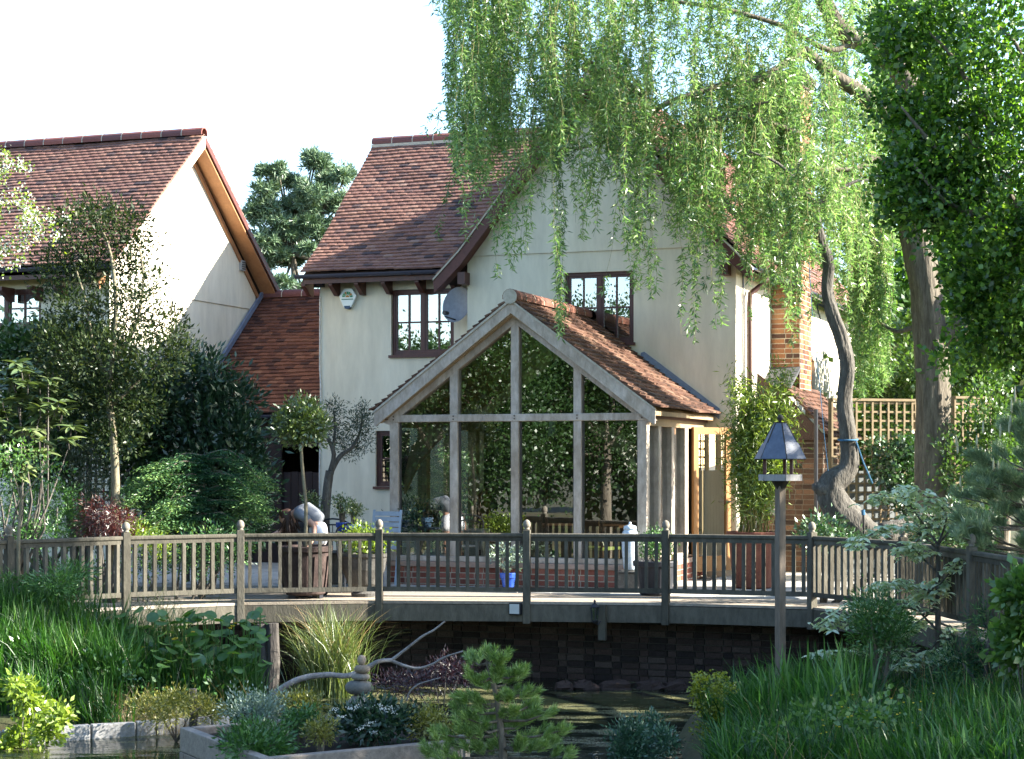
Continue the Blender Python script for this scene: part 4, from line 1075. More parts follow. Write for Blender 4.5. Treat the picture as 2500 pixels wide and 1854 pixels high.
limb(mb, [pd(2225, 520, TD), pd(2260, 320, TD), pd(2200, 180, TD - .1), pd(2125, 115, TD - .2), pd(2055, 75, TD - .3), pd(2010, 0, TD - .3), pd(1960, -120, TD - .3)], .17, .10, 11)
limb(mb, [pd(2120, 118, TD - .2), pd(2070, 112, TD - .3), pd(2020, 122, TD - .4), pd(1900, 60, TD - .5), pd(1750, 20, TD - .6), pd(1560, -10, TD - .6), pd(1300, -60, TD - .6)], .05, .02, 7)
limb(mb, [pd(2222, 520, TD), pd(2200, 430, TD - .1), pd(2140, 385, TD - .2), pd(2110, 405, TD - .3), pd(2060, 415, TD - .4), pd(1960, 410, TD - .5)], .07, .025, 8)
limb(mb, [pd(2270, 800, TD), pd(2230, 800, TD + .1), pd(2190, 810, TD + .2), pd(2150, 790, TD + .3)], .05, .02, 7)
limb(mb, [pd(2300, 830, TD), pd(2340, 800, TD - .1), pd(2390, 720, TD - .2), pd(2440, 660, TD - .2)], .16, .10, 10)
limb(mb, [pd(1705, 293, TD - 1.2), pd(1760, 290, TD - 1.2), pd(1802, 285, TD - 1.2), pd(1850, 290, TD - 1.0), pd(1960, 330, TD - .8)], .02, .035, 7)
limb(mb, [pd(1802, 290, TD - 1.2), pd(1806, 265, TD - 1.2), pd(1850, 255, TD - 1.2), pd(1886, 247, TD - 1.2)], .026, .012, 7)
part('boughs', mb.mesh('boughs', M_BARK, True), wil)
specs = []
def bottom(x): return np.interp(x, [1080, 1110, 1200, 1300, 1400, 1500, 1600, 1700, 1800, 1900, 2000, 2100, 2160], [300, 430, 450, 440, 420, 450, 470, 520, 560, 480, 420, 420, 400])
for g in range(195):                                    # shoots hang in bunches from the twig ends, with gaps between them
    gx = rng.uniform(1098, 2150) if g > 14 else rng.uniform(1090, 1230)
    gy = rng.uniform(-260, 250); gd = rng.uniform(22.2, 25.2); gl = rng.uniform(150, 430)
    if gx > 1950 and gy < 180 and rng.random() < .5: continue
    for i in range(int(rng.integers(4, 9))):
        x = gx + rng.normal() * 15; y0 = gy + rng.normal() * 22
        y1 = min(bottom(x) + rng.normal() * 50, y0 + gl * rng.uniform(.55, 1.1))
        if y1 - y0 > 50: specs.append((x, y0, y1, gd + rng.normal() * .12))
for g in range(44):                                     # the far side of the crown, behind the trunk: dapples the side wall and the tiles
    gx = rng.uniform(1960, 2330); gy = rng.uniform(-150, 330); gd = rng.uniform(25.6, 28.0)
    for i in range(5):
        y0 = gy + rng.normal() * 30; specs.append((gx + rng.normal() * 16, y0, y0 + rng.uniform(120, 320), gd + rng.normal() * .15))
for g in range(14):
    gx = rng.uniform(1390, 1600); gy = rng.uniform(60, 200); gd = rng.uniform(23.0, 25.0)
    for i in range(6): specs.append((gx + rng.normal() * 15, gy + rng.normal() * 20, gy + rng.uniform(110, 260), gd + rng.normal() * .1))
for g in range(34):
    gx = rng.uniform(1610, 1930); gy = rng.uniform(170, 380); gd = rng.uniform(23.0, 25.0)
    for i in range(5): specs.append((gx + rng.normal() * 14, gy + rng.normal() * 20, gy + rng.uniform(120, 290), gd + rng.normal() * .1))
longs = [(1104, 593, 2), (1142, 560, 2), (1199, 597, 3), (1246, 640, 3), (1278, 682, 6), (1352, 830, 6), (1424, 595, 6), (1455, 585, 3), (1538, 725, 6), (1520, 640, 4), (1589, 735, 6), (1575, 620, 3), (1648, 560, 5), (1707, 847, 6), (1690, 700, 4), (1752, 800, 4), (1760, 700, 3), (1800, 640, 4), (1640, 500, 4), (1852, 797, 2), (1830, 600, 4), (1870, 560, 5), (1680, 620, 4), (1720, 560, 5), (1310, 560, 4), (1480, 500, 4)]
for x, y, n in longs:
    for i in range(n):
        specs.append((x + rng.normal() * 13, rng.uniform(180, 330), y - abs(rng.normal()) * (8 if i == 0 else 75), rng.uniform(22.2, 23.4)))
lv = Leaves(); tw = []
strands(lv, tw, specs)
fol(wil, lv, LM_WILLOW)
part('shoots', twigs_mesh('shoots', tw, .004, mat('willow_twig', [(.16, .15, .05), (.22, .20, .08)])), wil, kind='stuff')

CD = 22.6
wil2 = thing('crooked_willow', 'crooked leaning willow with burred swollen base tied with blue rope', 'tree', base_at(2070, CD, 0))
mb = MB()
tp = [(2150, 1345), (2095, 1290), (2040, 1235), (2030, 1185), (2070, 1142), (2071, 1066), (2061, 981), (2069, 897), (2057, 837), (2031, 761), (2019, 706), (2023, 642), (2000, 575), (1985, 505), (1957, 458), (1952, 400)]
limb(mb, [pd(x, y, CD) for x, y in tp], 0, 0, 34, 7, .08, ridge=.07, rads=[.17, .20, .185, .16, .115, .10, .092, .088, .086, .08, .072, .07, .065, .055, .048, .035])
limb(mb, [pd(2045, 1215, CD), pd(2015, 1200, CD - .05), pd(1996, 1190, CD - .05), pd(1990, 1180, CD - .05)], .14, .045, 22, 5, .10, ridge=.07)
limb(mb, [pd(2150, 1310, CD), pd(2230, 1280, CD + .2), pd(2330, 1250, CD + .3)], .16, .08, 9, 3, .2)
part('trunk', mb.mesh('trunk', M_BARKG, True), wil2)
mb = MB()
limb(mb, [pd(2031, 765, CD), pd(2012, 750, CD), pd(1995, 745, CD), pd(2003, 780, CD)], .02, .008, 6)
limb(mb, [pd(1985, 505, CD), pd(2040, 470, CD), pd(2100, 440, CD + .1), pd(2170, 450, CD + .2)], .035, .012, 6)
limb(mb, [pd(1957, 455, CD), pd(1900, 400, CD - .1), pd(1830, 370, CD - .2)], .03, .01, 6)
part('boughs', mb.mesh('boughs', M_BARKG, True), wil2)
specs = []
for i in range(120):
    x = rng.uniform(2075, 2168); y0 = rng.uniform(420, 640); specs.append((x, y0, min(rng.uniform(740, 985), y0 + 420), rng.uniform(24.5, 25.5)))
for i in range(150):
    x = rng.uniform(1850, 2110); y0 = rng.uniform(330, 520); specs.append((x, y0, y0 + rng.uniform(120, 300), rng.uniform(23.4, 25.2)))
for i in range(46): y0 = rng.uniform(330, 480); specs.append((rng.uniform(1915, 2065), y0, y0 + rng.uniform(90, 240), rng.uniform(21.9, 22.4)))
for x, y in ((1940, 780), (1920, 840), (1928, 700), (2100, 760), (1890, 700), (1950, 640)):
    for i in range(4): specs.append((x + rng.normal() * 10, rng.uniform(400, 480), y - abs(rng.normal()) * 50, rng.uniform(22, 23)))
lv = Leaves(); tw = []
strands(lv, tw, specs)
fol(wil2, lv, LM_WILLOW)
part('shoots', twigs_mesh('shoots', tw, .004, MATS['willow_twig']), wil2, kind='stuff')
M_ROPE = mat('blue_rope', [(.025, .09, .17), (.05, .15, .26)], rough=.8)
rp = thing('blue_rope', 'blue rope tied round the crooked willow trunk and pulled to the fence', 'rope', pd(2070, 1080, CD))
q = pd(2070, 1074, CD)
MB().tube([q + V((math.cos(a) * .118, math.sin(a) * .118, .01 * math.sin(a))) for a in np.linspace(0, 6.28, 17)], .012, 6).obj('loop', M_ROPE, rp, smooth=True)
MB().tube([pd(2090, 1078, CD - .1), pd(2108, 1130, CD - .05), pd(2130, 1180, CD + .2)], .011, 6).obj('tail', M_ROPE, rp)
MB().tube([pd(1975, 640, CD - .2), pd(1985, 800, CD - .15), pd(2002, 950, CD - .1), pd(2012, 1060, CD - .1), pd(2022, 1150, CD - .1)], .0045, 6).obj('line', M_ROPE, rp)

# ------------------------------------------------------------------ dark hawthorn over the right, flecked with blossom
HD = 19.2; HK = 19.2 / 21.7
haw = thing('hawthorn_tree', 'dense dark green hawthorn flecked with white blossom over the railing end', 'tree', base_at(2650, HD))
cl = []
for x, y, dd_, r, zr, n in ((2330, 120, 21.8, 1.0, 1.1, 330), (2470, 80, 21.5, 1.2, 1.2, 360), (2310, 320, 22.0, .75, .8, 260), (2390, 330, 21.6, 1.0, 1.0, 330), (2500, 420, 21.4, 1.0, 1.2, 330), (2290, 440, 21.8, .62, .6, 220), (2400, 560, 21.5, .85, .8, 300), (2500, 680, 21.4, .9, .9, 260), (2420, 690, 21.6, .55, .5, 170), (2440, 800, 21.5, .55, .45, 170), (2250, 60, 22.2, .7, .6, 190), (2560, 200, 21.5, 1.4, 1.8, 260), (2240, 500, 22.0, .35, .3, 60), (2620, 600, 21.6, 1.3, 1.5, 200)):
    cl.append((tuple(pd(x, y, dd_ * HK)), (r * HK, r * HK, zr * HK), n))
extra = []
for q in range(46):                                     # loose sprigs that break up the outline
    x, y = random.choice(((random.uniform(2150, 2240), random.uniform(-20, 520)), (random.uniform(2180, 2280), random.uniform(380, 540)), (random.uniform(2300, 2500), random.uniform(650, 930))))
    extra.append((tuple(pd(x, y, HD + random.uniform(-.3, .8))), (.16, .16, .13), 7))
cl = [(c, r, int(n * .5)) for c, r, n in cl] + extra
lv = clumped(cl, 17, .07, .068, .048, up=.2, out=.5, tj=.45)
fol(haw, lv, LM_HAW)
mb = MB(); hb = base_at(2650, HD)
limb(mb, [hb - V((0, 0, .1)), pd(2640, 1100, HD), pd(2600, 900, HD), pd(2520, 700, HD)], .16, .11, 10)
for x, y in ((2330, 150), (2480, 120), (2290, 470), (2400, 380), (2540, 450), (2260, 330)): limb(mb, [pd(2520, 700, HD), pd((2520 + x) / 2 + 20, (700 + y) / 2 - 30, HD - .15), pd(x + 15, y + 20, HD - .3), pd(x - 60, y - 70, HD - .35)], .06, .01, 7, 5)
part('trunk', mb.mesh('trunk', M_BARK, True), haw)
lv = Leaves()
for x, y in ((2345, 246), (2352, 240), (2325, 250), (2420, 178), (2478, 152), (2460, 415), (2440, 432), (2493, 390), (2400, 205)):
    c = np.array(pd(x, y, 18.2)); P = c + rng.normal(size=(9, 3)) * .03
    lv.leaves(P, rdir(9), .022, .022, rng.random(9), .1)
fol(haw, lv, LM_WHITE, 'blossom')

# ------------------------------------------------------------------ trees behind the fence and beyond
def bgtree(name, label, x, y, d, r, zr, n, material=LM_BG, L=.13, W=.09, group='trees beyond the fence', per=14):
    c = pd(x, y, d); th = thing(name, label, 'tree', (c.x, c.y, -.05), group=group)
    cl = [(tuple(c + V((random.uniform(-.6, .6) * r, random.uniform(-.6, .6) * r, random.uniform(-.6, .6) * zr))), (r * .55, r * .55, zr * .5), n // 6) for i in range(7)]
    fol(th, clumped(cl, per, .22, L, W), material)
    mb = MB(); g = V((c.x, c.y, -.2)); limb(mb, [g, g.lerp(c, .5) + V((.1, 0, 0)), c], .16, .06, 8)
    for q in cl[:4]: limb(mb, [g.lerp(c, .6), V(q[0])], .06, .02, 6, 2)
    part('trunk', mb.mesh('trunk', M_BARK, True), th); return th
bgtree('garden_tree', 'leafy light green tree behind the furrowed willow trunk', 2300, 900, 33, 2.0, 1.5, 700)
bgtree('garden_tree', 'bushy tree behind the lattice fence beside the house wall', 2190, 1010, 36, 1.8, 1.2, 560)
bgtree('garden_tree', 'sunlit bushy tree under the hawthorn past the second lattice', 2440, 960, 31, 1.9, 1.4, 700)
bgtree('dark_tree', 'dark tall tree filling the gap above the lattice fence', 2420, 700, 45, 3.6, 4.0, 900, LM_HAW, .2, .14)
bgtree('dark_tree', 'dark tree peeping between the willow and hawthorn crowns', 2130, 330, 42, 1.6, 1.7, 200, LM_HAW, .15, .11, per=9)
bgtree('garden_tree', 'pale tree far off beyond the end of the side wall', 2200, 900, 52, 3.0, 2.2, 500, LM_BG, .22, .16)
# pine between the houses
pn = thing('pine_tree', 'blue green pine rising between the two cream houses', 'tree', (*pd(720, HOR, 46).xy, -.05))
lv = Leaves(); PDp = 46
mbp = MB()
blobs = [(640, 410, 40, 30), (700, 400, 50, 30), (770, 395, 45, 40), (820, 430, 45, 50), (640, 470, 35, 40), (690, 440, 40, 30), (760, 470, 60, 40), (830, 500, 40, 40), (620, 520, 35, 45), (680, 545, 60, 45), (750, 560, 60, 45), (640, 590, 40, 35), (710, 610, 50, 35), (660, 640, 30, 25), (800, 560, 40, 40), (790, 620, 30, 30), (690, 690, 40, 25), (740, 710, 40, 25), (765, 385, 25, 25), (650, 510, 40, 35), (720, 500, 45, 35)]
blobs += [(random.uniform(620, 850), random.uniform(400, 640), random.uniform(14, 28), random.uniform(10, 20)) for i in range(34)]
blobs = [b for b in blobs if b[1] > 520 - b[0] * .16 or b[0] > 740]
for x, y, rx_, ry_ in blobs:
    c = pd(x, y, PDp + random.uniform(-.6, .6)); k = PDp / FPX
    m = int(16 + rx_ * .8)
    sc, sd = ell_pts(m, c, (rx_ * k * .95, rx_ * k * .95, ry_ * k * .7), .05)
    for i in range(m):
        n = 26
        D = unit(sd[i] * .5 + rdir(n) + np.array([0, 0, .5]))
        lv.leaves(np.repeat(sc[i][None], n, 0) + rng.normal(size=(n, 3)) * .03, D, rng.uniform(.13, .22, n), .028, np.clip(rng.normal(.55, .25, n), 0, .999), 0)
    limb(mbp, [pd(715, 620, PDp), pd((x + 715) / 2, (y + 640) / 2, PDp), c], .05, .02, 6, 2)
fol(pn, lv, LM_PINE)
limb(mbp, [V((*pd(720, HOR, PDp).xy, -.2)), pd(725, 850, PDp), pd(715, 600, PDp), pd(730, 450, PDp)], .12, .04, 9)
part('trunk', mbp.mesh('trunk', M_BARK, True), pn)
# ------------------------------------------------------------------ garden behind the railing, far side from the sun
def px_clusters(lst, d, k=1.0, dj=.35, nper=1.0):
    s = d / FPX; out = []
    for (x, y, rx, ry) in lst:
        c = pd(x, y, d + random.uniform(-dj, dj)); out.append((tuple(c), (rx * s * k, rx * s * k, ry * s * k), max(4, int(rx * ry * .012 * nper))))
    return out
def plant(name, label, cat, x, d, lst, per, sub_r, L, W, material, group=None, nper=1.0, trunk=None, bark=M_BARKG, z0=None, **k):
    b = base_at(x, d, z0); th = thing(name, label, cat, b, group=group)
    fol(th, clumped(px_clusters(lst, d, nper=nper), per, sub_r, L, W, **k), material)
    mb = MB()
    if trunk:
        for pts, r0, r1 in trunk: limb(mb, [pd(*p, d) if len(p) == 2 else pd(*p) for p in pts], r0, r1, 9)
    else:
        for (xx, yy, rx, ry) in lst[:5]: mb.tube([b - V((0, 0, .05)), b.lerp(pd(xx, yy, d), .55) + V((0, 0, .05)), pd(xx, yy, d)], [.03, .02, .008] if nper < 2.5 else [.009, .006, .004], 6)
    part('trunk' if cat == 'tree' else 'stem', mb.mesh('trunk', bark, True), th)
    return th
plant('evergreen_tree', 'slender evergreen tree with grey green leaves and a straight lichened trunk behind the railing', 'tree', 278, 22.4,
      [(190, 560, 70, 60), (290, 545, 70, 55), (330, 600, 45, 40), (150, 660, 80, 70), (260, 650, 90, 70), (370, 700, 40, 40), (190, 770, 100, 75), (300, 770, 90, 70), (410, 800, 40, 45), (240, 870, 120, 75), (370, 870, 80, 60), (440, 850, 40, 40), (220, 970, 110, 65), (330, 980, 90, 60), (300, 1065, 75, 35), (130, 840, 60, 60), (250, 520, 40, 40)],
      14, .085, .06, .024, LM_GREY, nper=1.2, bark=M_BARKP,
      trunk=[([(280, 1475), (277, 1300), (282, 1180), (276, 1060), (266, 960), (275, 860), (283, 740), (270, 620), (240, 540)], .075, .012), ([(270, 930), (230, 850), (210, 740), (180, 640)], .03, .008), ([(276, 880), (330, 800), (350, 690), (340, 600)], .03, .008), ([(275, 990), (350, 920), (420, 860)], .025, .008)], up=.4)
plant('laurel_bush', 'large dark glossy laurel bush in front of the link roof', 'bush', 500, 24.2,
      [(470, 950, 105, 60), (560, 985, 70, 55), (400, 980, 70, 60), (500, 1040, 120, 70), (580, 1080, 70, 75), (420, 1080, 90, 70), (520, 1150, 110, 80), (605, 1190, 55, 90), (440, 1200, 100, 80), (570, 1270, 80, 70), (470, 1300, 100, 70), (390, 890, 40, 40), (500, 905, 60, 35)],
      18, .11, .105, .036, LM_LAUREL, nper=1.1, up=.35)
# cedar with drooping layered sprays
cd = thing('weeping_cedar', 'weeping cedar with layered drooping sprays tipped in fresh green behind the railing', 'tree', base_at(480, 22.6))
lv = Leaves(); mb = MB()
top = pd(500, 1110, 22.8)
for g in range(40):
    y0 = random.uniform(1105, 1275); sgn = random.choice((-1, -1, 1)); reach = random.uniform(70, 215) * (1 if sgn < 0 else .72); dep = random.uniform(-.55, .55)
    dr = random.uniform(15, 75)
    pts = smooth_path([pd(500, y0, 22.75), pd(500 + sgn * reach * .4, y0 - random.uniform(0, 14), 22.75 + dep * .4), pd(500 + sgn * reach * .75, y0 + dr * .4, 22.75 + dep * .75), pd(500 + sgn * reach, y0 + dr, 22.75 + dep)], 9)
    mb.tube(pts, list(np.linspace(.012, .003, len(pts))), 5)
    C = np.array([list(p) for p in pts])
    for i, p in enumerate(C):
        n = 34; q = i / len(C)
        P = p + rng.normal(size=(n, 3)) * np.array([.085, .085, .014]) * (.5 + .7 * q)
        P[:, 2] -= .25 * np.hypot(P[:, 0] - p[0], P[:, 1] - p[1])
        D = unit(rdir(n) * np.array([1, 1, .35]) + np.array([0, 0, -.2]))
        lv.leaves(P, D, rng.uniform(.03, .06, n), .012, np.clip(rng.normal(.15 + .7 * q, .18, n), 0, .999), 0)
limb(mb, [base_at(490, 22.8), pd(495, 1300, 22.8), top], .06, .03, 8)
fol(cd, lv, LM_CEDAR); part('trunk', mb.mesh('trunk', M_BARK, True), cd)
plant('conifer_shrub', 'grey green upright conifer beside the red maple', 'bush', 205, 23.2, [(205, 1140, 50, 60), (170, 1190, 50, 50), (230, 1190, 35, 60), (200, 1230, 55, 50)], 16, .05, .05, .01, LM_OLIVE, nper=1.6, up=.9, flat=1.4)
plant('conifer_shrub', 'bright green feathery conifer at the foot of the rhododendron', 'bush', 130, 22.4, [(140, 1240, 65, 60), (70, 1250, 60, 60), (180, 1280, 45, 45), (110, 1310, 80, 40), (40, 1300, 50, 40)], 18, .055, .05, .014, LM_JUN, nper=1.6, up=.3)
plant('red_maple', 'low dark red cut leaf maple behind the railing', 'bush', 265, 21.95, [(240, 1250, 45, 35), (290, 1275, 45, 30), (230, 1290, 40, 30), (320, 1295, 30, 20), (260, 1300, 50, 25)], 26, .05, .06, .010, LM_RED, nper=2.2, up=-.5)
plant('golden_shrub', 'small yellow green shrub beside the red maple', 'bush', 340, 22.1, [(330, 1300, 30, 22), (365, 1310, 25, 18), (390, 1330, 30, 22)], 16, .05, .04, .02, LM_LIME, nper=3)
plant('mixed_shrub', 'dusky pinkish shrub with pale blossom above the rhododendron', 'bush', 190, 23.6, [(120, 850, 70, 50), (200, 850, 60, 50), (150, 900, 70, 50)], 14, .08, .06, .035, leafmat('dusky_leaf', [(.05, .03, .02), (.09, .09, .03), (.16, .12, .07), (.22, .13, .12)], trans=.3), nper=1.0)
plant('background_shrub', 'deep green shrub filling the border below the gabled house', 'bush', 60, 23.9, [(30, 880, 80, 90), (90, 1000, 90, 90), (180, 940, 90, 80), (60, 1100, 90, 80), (330, 1130, 80, 60), (110, 850, 80, 50), (270, 940, 90, 70), (340, 1000, 80, 70), (200, 860, 80, 60), (250, 1050, 90, 60), (130, 1120, 80, 60)], 17, .11, .085, .045, LM_IVY, nper=1.3)
plant('ground_shrub', 'low blue green planting seen through the balusters near the red maple', 'bush', 420, 22.5, [(350, 1380, 60, 35), (440, 1370, 60, 35), (520, 1360, 50, 40), (220, 1400, 60, 40), (570, 1340, 40, 45), (130, 1400, 60, 40), (500, 1320, 60, 35)], 14, .07, .05, .018, LM_CEDAR, nper=1.3)
# rhododendron with separate large leaves
def big_leaf(n=4, w=.36, droop=.25, fold=.12):
    v = []; f = []
    for i in range(n + 1):
        q = i / n; ww = w * math.sin(math.pi * min(.98, .12 + .86 * q)) ** .8 * .5
        z = -droop * q * q
        v += [(-ww, q, z + fold * ww * 2), (0, q, z), (ww, q, z + fold * ww * 2)]
    for i in range(n):
        a = 3 * i
        f += [(a, a + 1, a + 4, a + 3), (a + 1, a + 2, a + 5, a + 4)]
    return np.array(v), f
def leaf_matrix(p, dirv, size, up=V((0, 0, 1))):
    y = V(dirv).normalized(); x = y.cross(up)
    if x.length < .01: x = V((1, 0, 0))
    x.normalize(); z = x.cross(y)
    a = random.uniform(-.5, .5); x2 = x * math.cos(a) + z * math.sin(a); z2 = x2.cross(y)
    return frame_matrix(p, x2, y, z2, size, size, size)
rh = thing('rhododendron', 'rhododendron with long pale whorled leaves by the garden trees', 'bush', base_at(40, 22.0))
pc = Pieces(*big_leaf()); mb = MB()
bb_ = base_at(40, 22.0)
for i in range(135):
    x = random.uniform(-70, 180); y = random.uniform(880, 1160)
    if x > 120 and (y < 930 or y > 1080): continue
    dd_ = 21.9 + random.uniform(-.35, .5)
    c = pd(x, y, dd_)
    if i % 9 == 0: mb.tube([bb_ + V((random.uniform(-.1, .1), 0, .3)), bb_.lerp(c, .5) + V((random.uniform(-.25, .25), 0, -.1)), c], [.02, .013, .007], 5)
    else: mb.tube([c - V((random.uniform(-.05, .05), 0, .12)), c], .007, 5)
    a0 = random.random() * 6
    for k in range(8):
        a = a0 + k * .785 + random.uniform(-.2, .2); el = random.uniform(-.35, .55)
        pc.put(leaf_matrix(c, (math.cos(a) * math.cos(el), math.sin(a) * math.cos(el), math.sin(el)), random.uniform(.15, .22)), random.random())
part('stem', mb.mesh('stem', M_BARKG, True), rh)
pc.emit(rh, 'leaf', LM_RHODO, 300, local_parent=False, restname='foliage')
# blossoming thorn reaching in from outside the frame
bt = thing('blossoming_thorn', 'white blossoming thorn branch reaching over the garden', 'tree', base_at(-420, 20.5))
mb = MB(); bb_ = base_at(-420, 20.5)
limb(mb, [bb_, pd(-420, 900, 20.5), pd(-400, 650, 20.5)], .12, .08, 9)
lv = Leaves(); lw_ = Leaves()
for pts in ([(-400, 650), (-200, 520), (-60, 430), (40, 400)], [(-400, 650), (-150, 560), (-20, 490), (70, 520), (115, 570)], [(-400, 650), (-200, 620), (-50, 600), (40, 630)], [(-400, 650), (-300, 450), (-220, 330), (-120, 300)]):
    pp = limb(mb, [pd(x, y, 20.5) for x, y in pts], .03, .006, 6, 6)
    for p in pp[5:]:
        for j in range(4):
            c = np.array(p) + rng.normal(size=3) * .1
            lv.leaves(c + rng.normal(size=(7, 3)) * .05, rdir(7), .045, .03, rng.random(7))
            lw_.leaves(c + rng.normal(size=(10, 3)) * .04, rdir(10), .024, .024, rng.random(10))
cl = [(tuple(pd(x, y, 20.5)), (.7, .7, .6), 120) for x, y in ((-350, 450), (-250, 600), (-450, 600))]
clumped(cl, 12, .09, .045, .03, LV=lv)
fol(bt, lv, LM_LIME); fol(bt, lw_, LM_WHITE, 'blossom'); part('trunk', mb.mesh('trunk', M_BARK, True), bt)
# slim young maple in front of the rail
mp_ = thing('young_maple', 'slim young maple with forked stem growing before the railing', 'tree', base_at(48, 20.0))
mb = MB(); Md = 19.85
limb(mb, [base_at(48, 20.0), pd(45, 1400, Md), pd(46, 1300, Md), pd(52, 1220, Md), pd(50, 1190, Md)], .025, .014, 8)
limb(mb, [pd(46, 1310, Md), pd(20, 1290, Md), pd(-20, 1240, Md)], .012, .005, 6); limb(mb, [pd(50, 1290, Md), pd(80, 1260, Md), pd(110, 1200, Md)], .012, .005, 6)
limb(mb, [pd(52, 1220, Md), pd(30, 1150, Md), pd(20, 1100, Md)], .012, .005, 6); limb(mb, [pd(52, 1220, Md), pd(90, 1170, Md), pd(130, 1130, Md)], .012, .005, 6)
part('trunk', mb.mesh('trunk', M_BARKP, True), mp_)
fol(mp_, clumped(px_clusters([(20, 1120, 45, 35), (70, 1110, 40, 30), (120, 1150, 40, 30), (30, 1180, 40, 30), (0, 1220, 30, 30)], Md, dj=.2, nper=.8), 10, .06, .05, .024, up=-.2), LM_MAPLE)

# ------------------------------------------------------------------ standards, olive, bamboo and other potted plants
M_TERRA = mat('terracotta', [(.20, .085, .06), (.27, .12, .08), (.32, .16, .11)], rough=.85, nscale=7, namt=.35, bump=.15, bscale=60)
M_TERRAW = mat('terracotta_weathered', [(.04, .028, .026), (.062, .042, .037), (.085, .06, .053)], rough=.9, nscale=6, namt=.4, bump=.2, bscale=60)
M_TERRAD = mat('terracotta_dark', [(.11, .04, .026), (.16, .055, .034)], rough=.8, nscale=7, namt=.3)
M_STONEP = mat('grey_stone_pot', [(.06, .06, .055), (.12, .115, .105)], rough=.9, nscale=9, namt=.4, bump=.3)
M_BLACKP = mat('dark_pot', [(.018, .02, .026), (.03, .033, .04)], rough=.5, namt=.2)
M_BLUEP = mat('blue_glaze', [(.02, .06, .32), (.035, .10, .45)], rough=.2, spec=.6, namt=.15)
M_BLUEL = mat('light_blue_glaze', [(.12, .25, .42), (.18, .32, .5)], rough=.25, spec=.6, namt=.2)
M_COMPOST = mat('compost', [(.02, .014, .01), (.04, .028, .02)], rough=1)
def pot(th, c, prof, material, soil_z, soil_r, n=24, panels=False):
    MB().lathe(prof, c, n).obj('pot', material, th, smooth=False)
    MB().lathe([(.01, soil_z), (soil_r, soil_z), (soil_r, soil_z + .012), (.01, soil_z + .015)], c, 16).obj('compost', M_COMPOST, th)
ROUND = lambda h, r0, r1, lip=.02: [(r0 * .9, 0), (r0, .02), ((r0 + r1) / 2 * 1.03, h * .5), (r1, h - .07), (r1 + lip, h - .065), (r1 + lip * 1.2, h - .01), (r1 + lip, h), (r1 - .02, h), (r1 - .03, h - .06), (.01, h - .07)]
# lollipop bay in a big terracotta pot
pb = base_at(745, 22.72, .045)
bay = thing('standard_bay_tree', 'clipped bay lollipop standing in a tall terracotta pot on the deck', 'potted tree', pb)
lpot = thing('terracotta_pot', 'tall terracotta pot with moulded rim on feet behind the railing', 'pot', pb)
pot(lpot, pb, ROUND(.60, .25, .31, .03), M_TERRAW, .52, .27)
for a in range(3): MB().bb((pb.x + .17 * math.cos(a * 2.1) - .05, pb.y + .17 * math.sin(a * 2.1) - .05, .003), (pb.x + .17 * math.cos(a * 2.1) + .05, pb.y + .17 * math.sin(a * 2.1) + .05, .045)).obj('pot_foot', M_BLACKP, lpot)
for k in range(9):
    a = k * .698; q = V((math.cos(a), math.sin(a), 0)); MB().beam(pb + q * .268 + V((0, 0, .06)), pb + q * .318 + V((0, 0, .48)), .03, .016, up=q).obj('moulded_rib', M_TERRAW, lpot)
mb = MB(); tz = pd(735, 1080, 22.72)
limb(mb, [pb + V((0, 0, .55)), pd(747, 1240, 22.72), pd(738, 1140, 22.72), tz, pd(735, 1030, 22.72)], .026, .018, 8)
part('trunk', mb.mesh('trunk', M_BARKP, True), bay)
fol(bay, clumped(px_clusters([(733, 1030, 62, 58), (700, 1040, 38, 40), (765, 1035, 38, 42), (733, 1000, 45, 30), (720, 1065, 45, 22), (755, 1070, 35, 20)], 22.72, dj=.08, nper=2.2), 11, .045, .06, .024, up=.2), LM_BAY)
# olive against the wall
ob = base_at(800, 25.4, 0)
ol = thing('olive_tree', 'forked grey olive tree against the cream wall', 'tree', ob)
mb = MB(); od = 25.4
limb(mb, [ob + V((0, 0, .3)), pd(793, 1290, od), pd(797, 1210, od), pd(806, 1150, od)], .075, .058, 10)
limb(mb, [pd(806, 1155, od), pd(815, 1110, od), pd(800, 1070, od), pd(785, 1050, od), pd(772, 1020, od)], .045, .012, 8); limb(mb, [pd(806, 1155, od), pd(830, 1115, od), pd(862, 1090, od), pd(880, 1050, od), pd(885, 1010, od)], .045, .010, 8); limb(mb, [pd(812, 1100, od), pd(818, 1050, od), pd(815, 1000, od)], .03, .01, 7)
part('trunk', mb.mesh('trunk', M_BARKG, True), ol)
fol(ol, clumped(px_clusters([(815, 1010, 22, 35), (822, 1055, 25, 30), (870, 1040, 25, 35), (890, 1030, 18, 35), (885, 1080, 22, 30), (860, 1100, 22, 20), (790, 1040, 22, 25), (840, 1090, 22, 25), (880, 1000, 15, 18), (815, 985, 12, 15)], od, dj=.2, nper=3.2), 12, .05, .05, .013, up=.3), LM_OLIVE)
MBp = thing('olive_planter', 'dark planter holding the forked olive by the wall', 'pot', ob)
pot(MBp, ob, ROUND(.45, .22, .28), M_STONEP, .38, .24)
# lime shrub in grey urn
ub = base_at(888, 23.0, .003)
us = thing('stone_urn', 'grey stone urn with lime green shrub beside the railing post', 'pot', ub)
pot(us, ub, [(.15, 0), (.16, .04), (.12, .07), (.20, .16), (.27, .34), (.29, .48), (.31, .50), (.31, .54), (.27, .54), (.25, .47), (.01, .46)], M_STONEP, .46, .25)
bushy('lime_shrub', 'rounded lime green spurge filling the grey urn', 'potted shrub', 893, 1322, 23.0, .36, .20, 110, 12, .045, .028, LM_LIME, z0=.48, sub_r=.045)
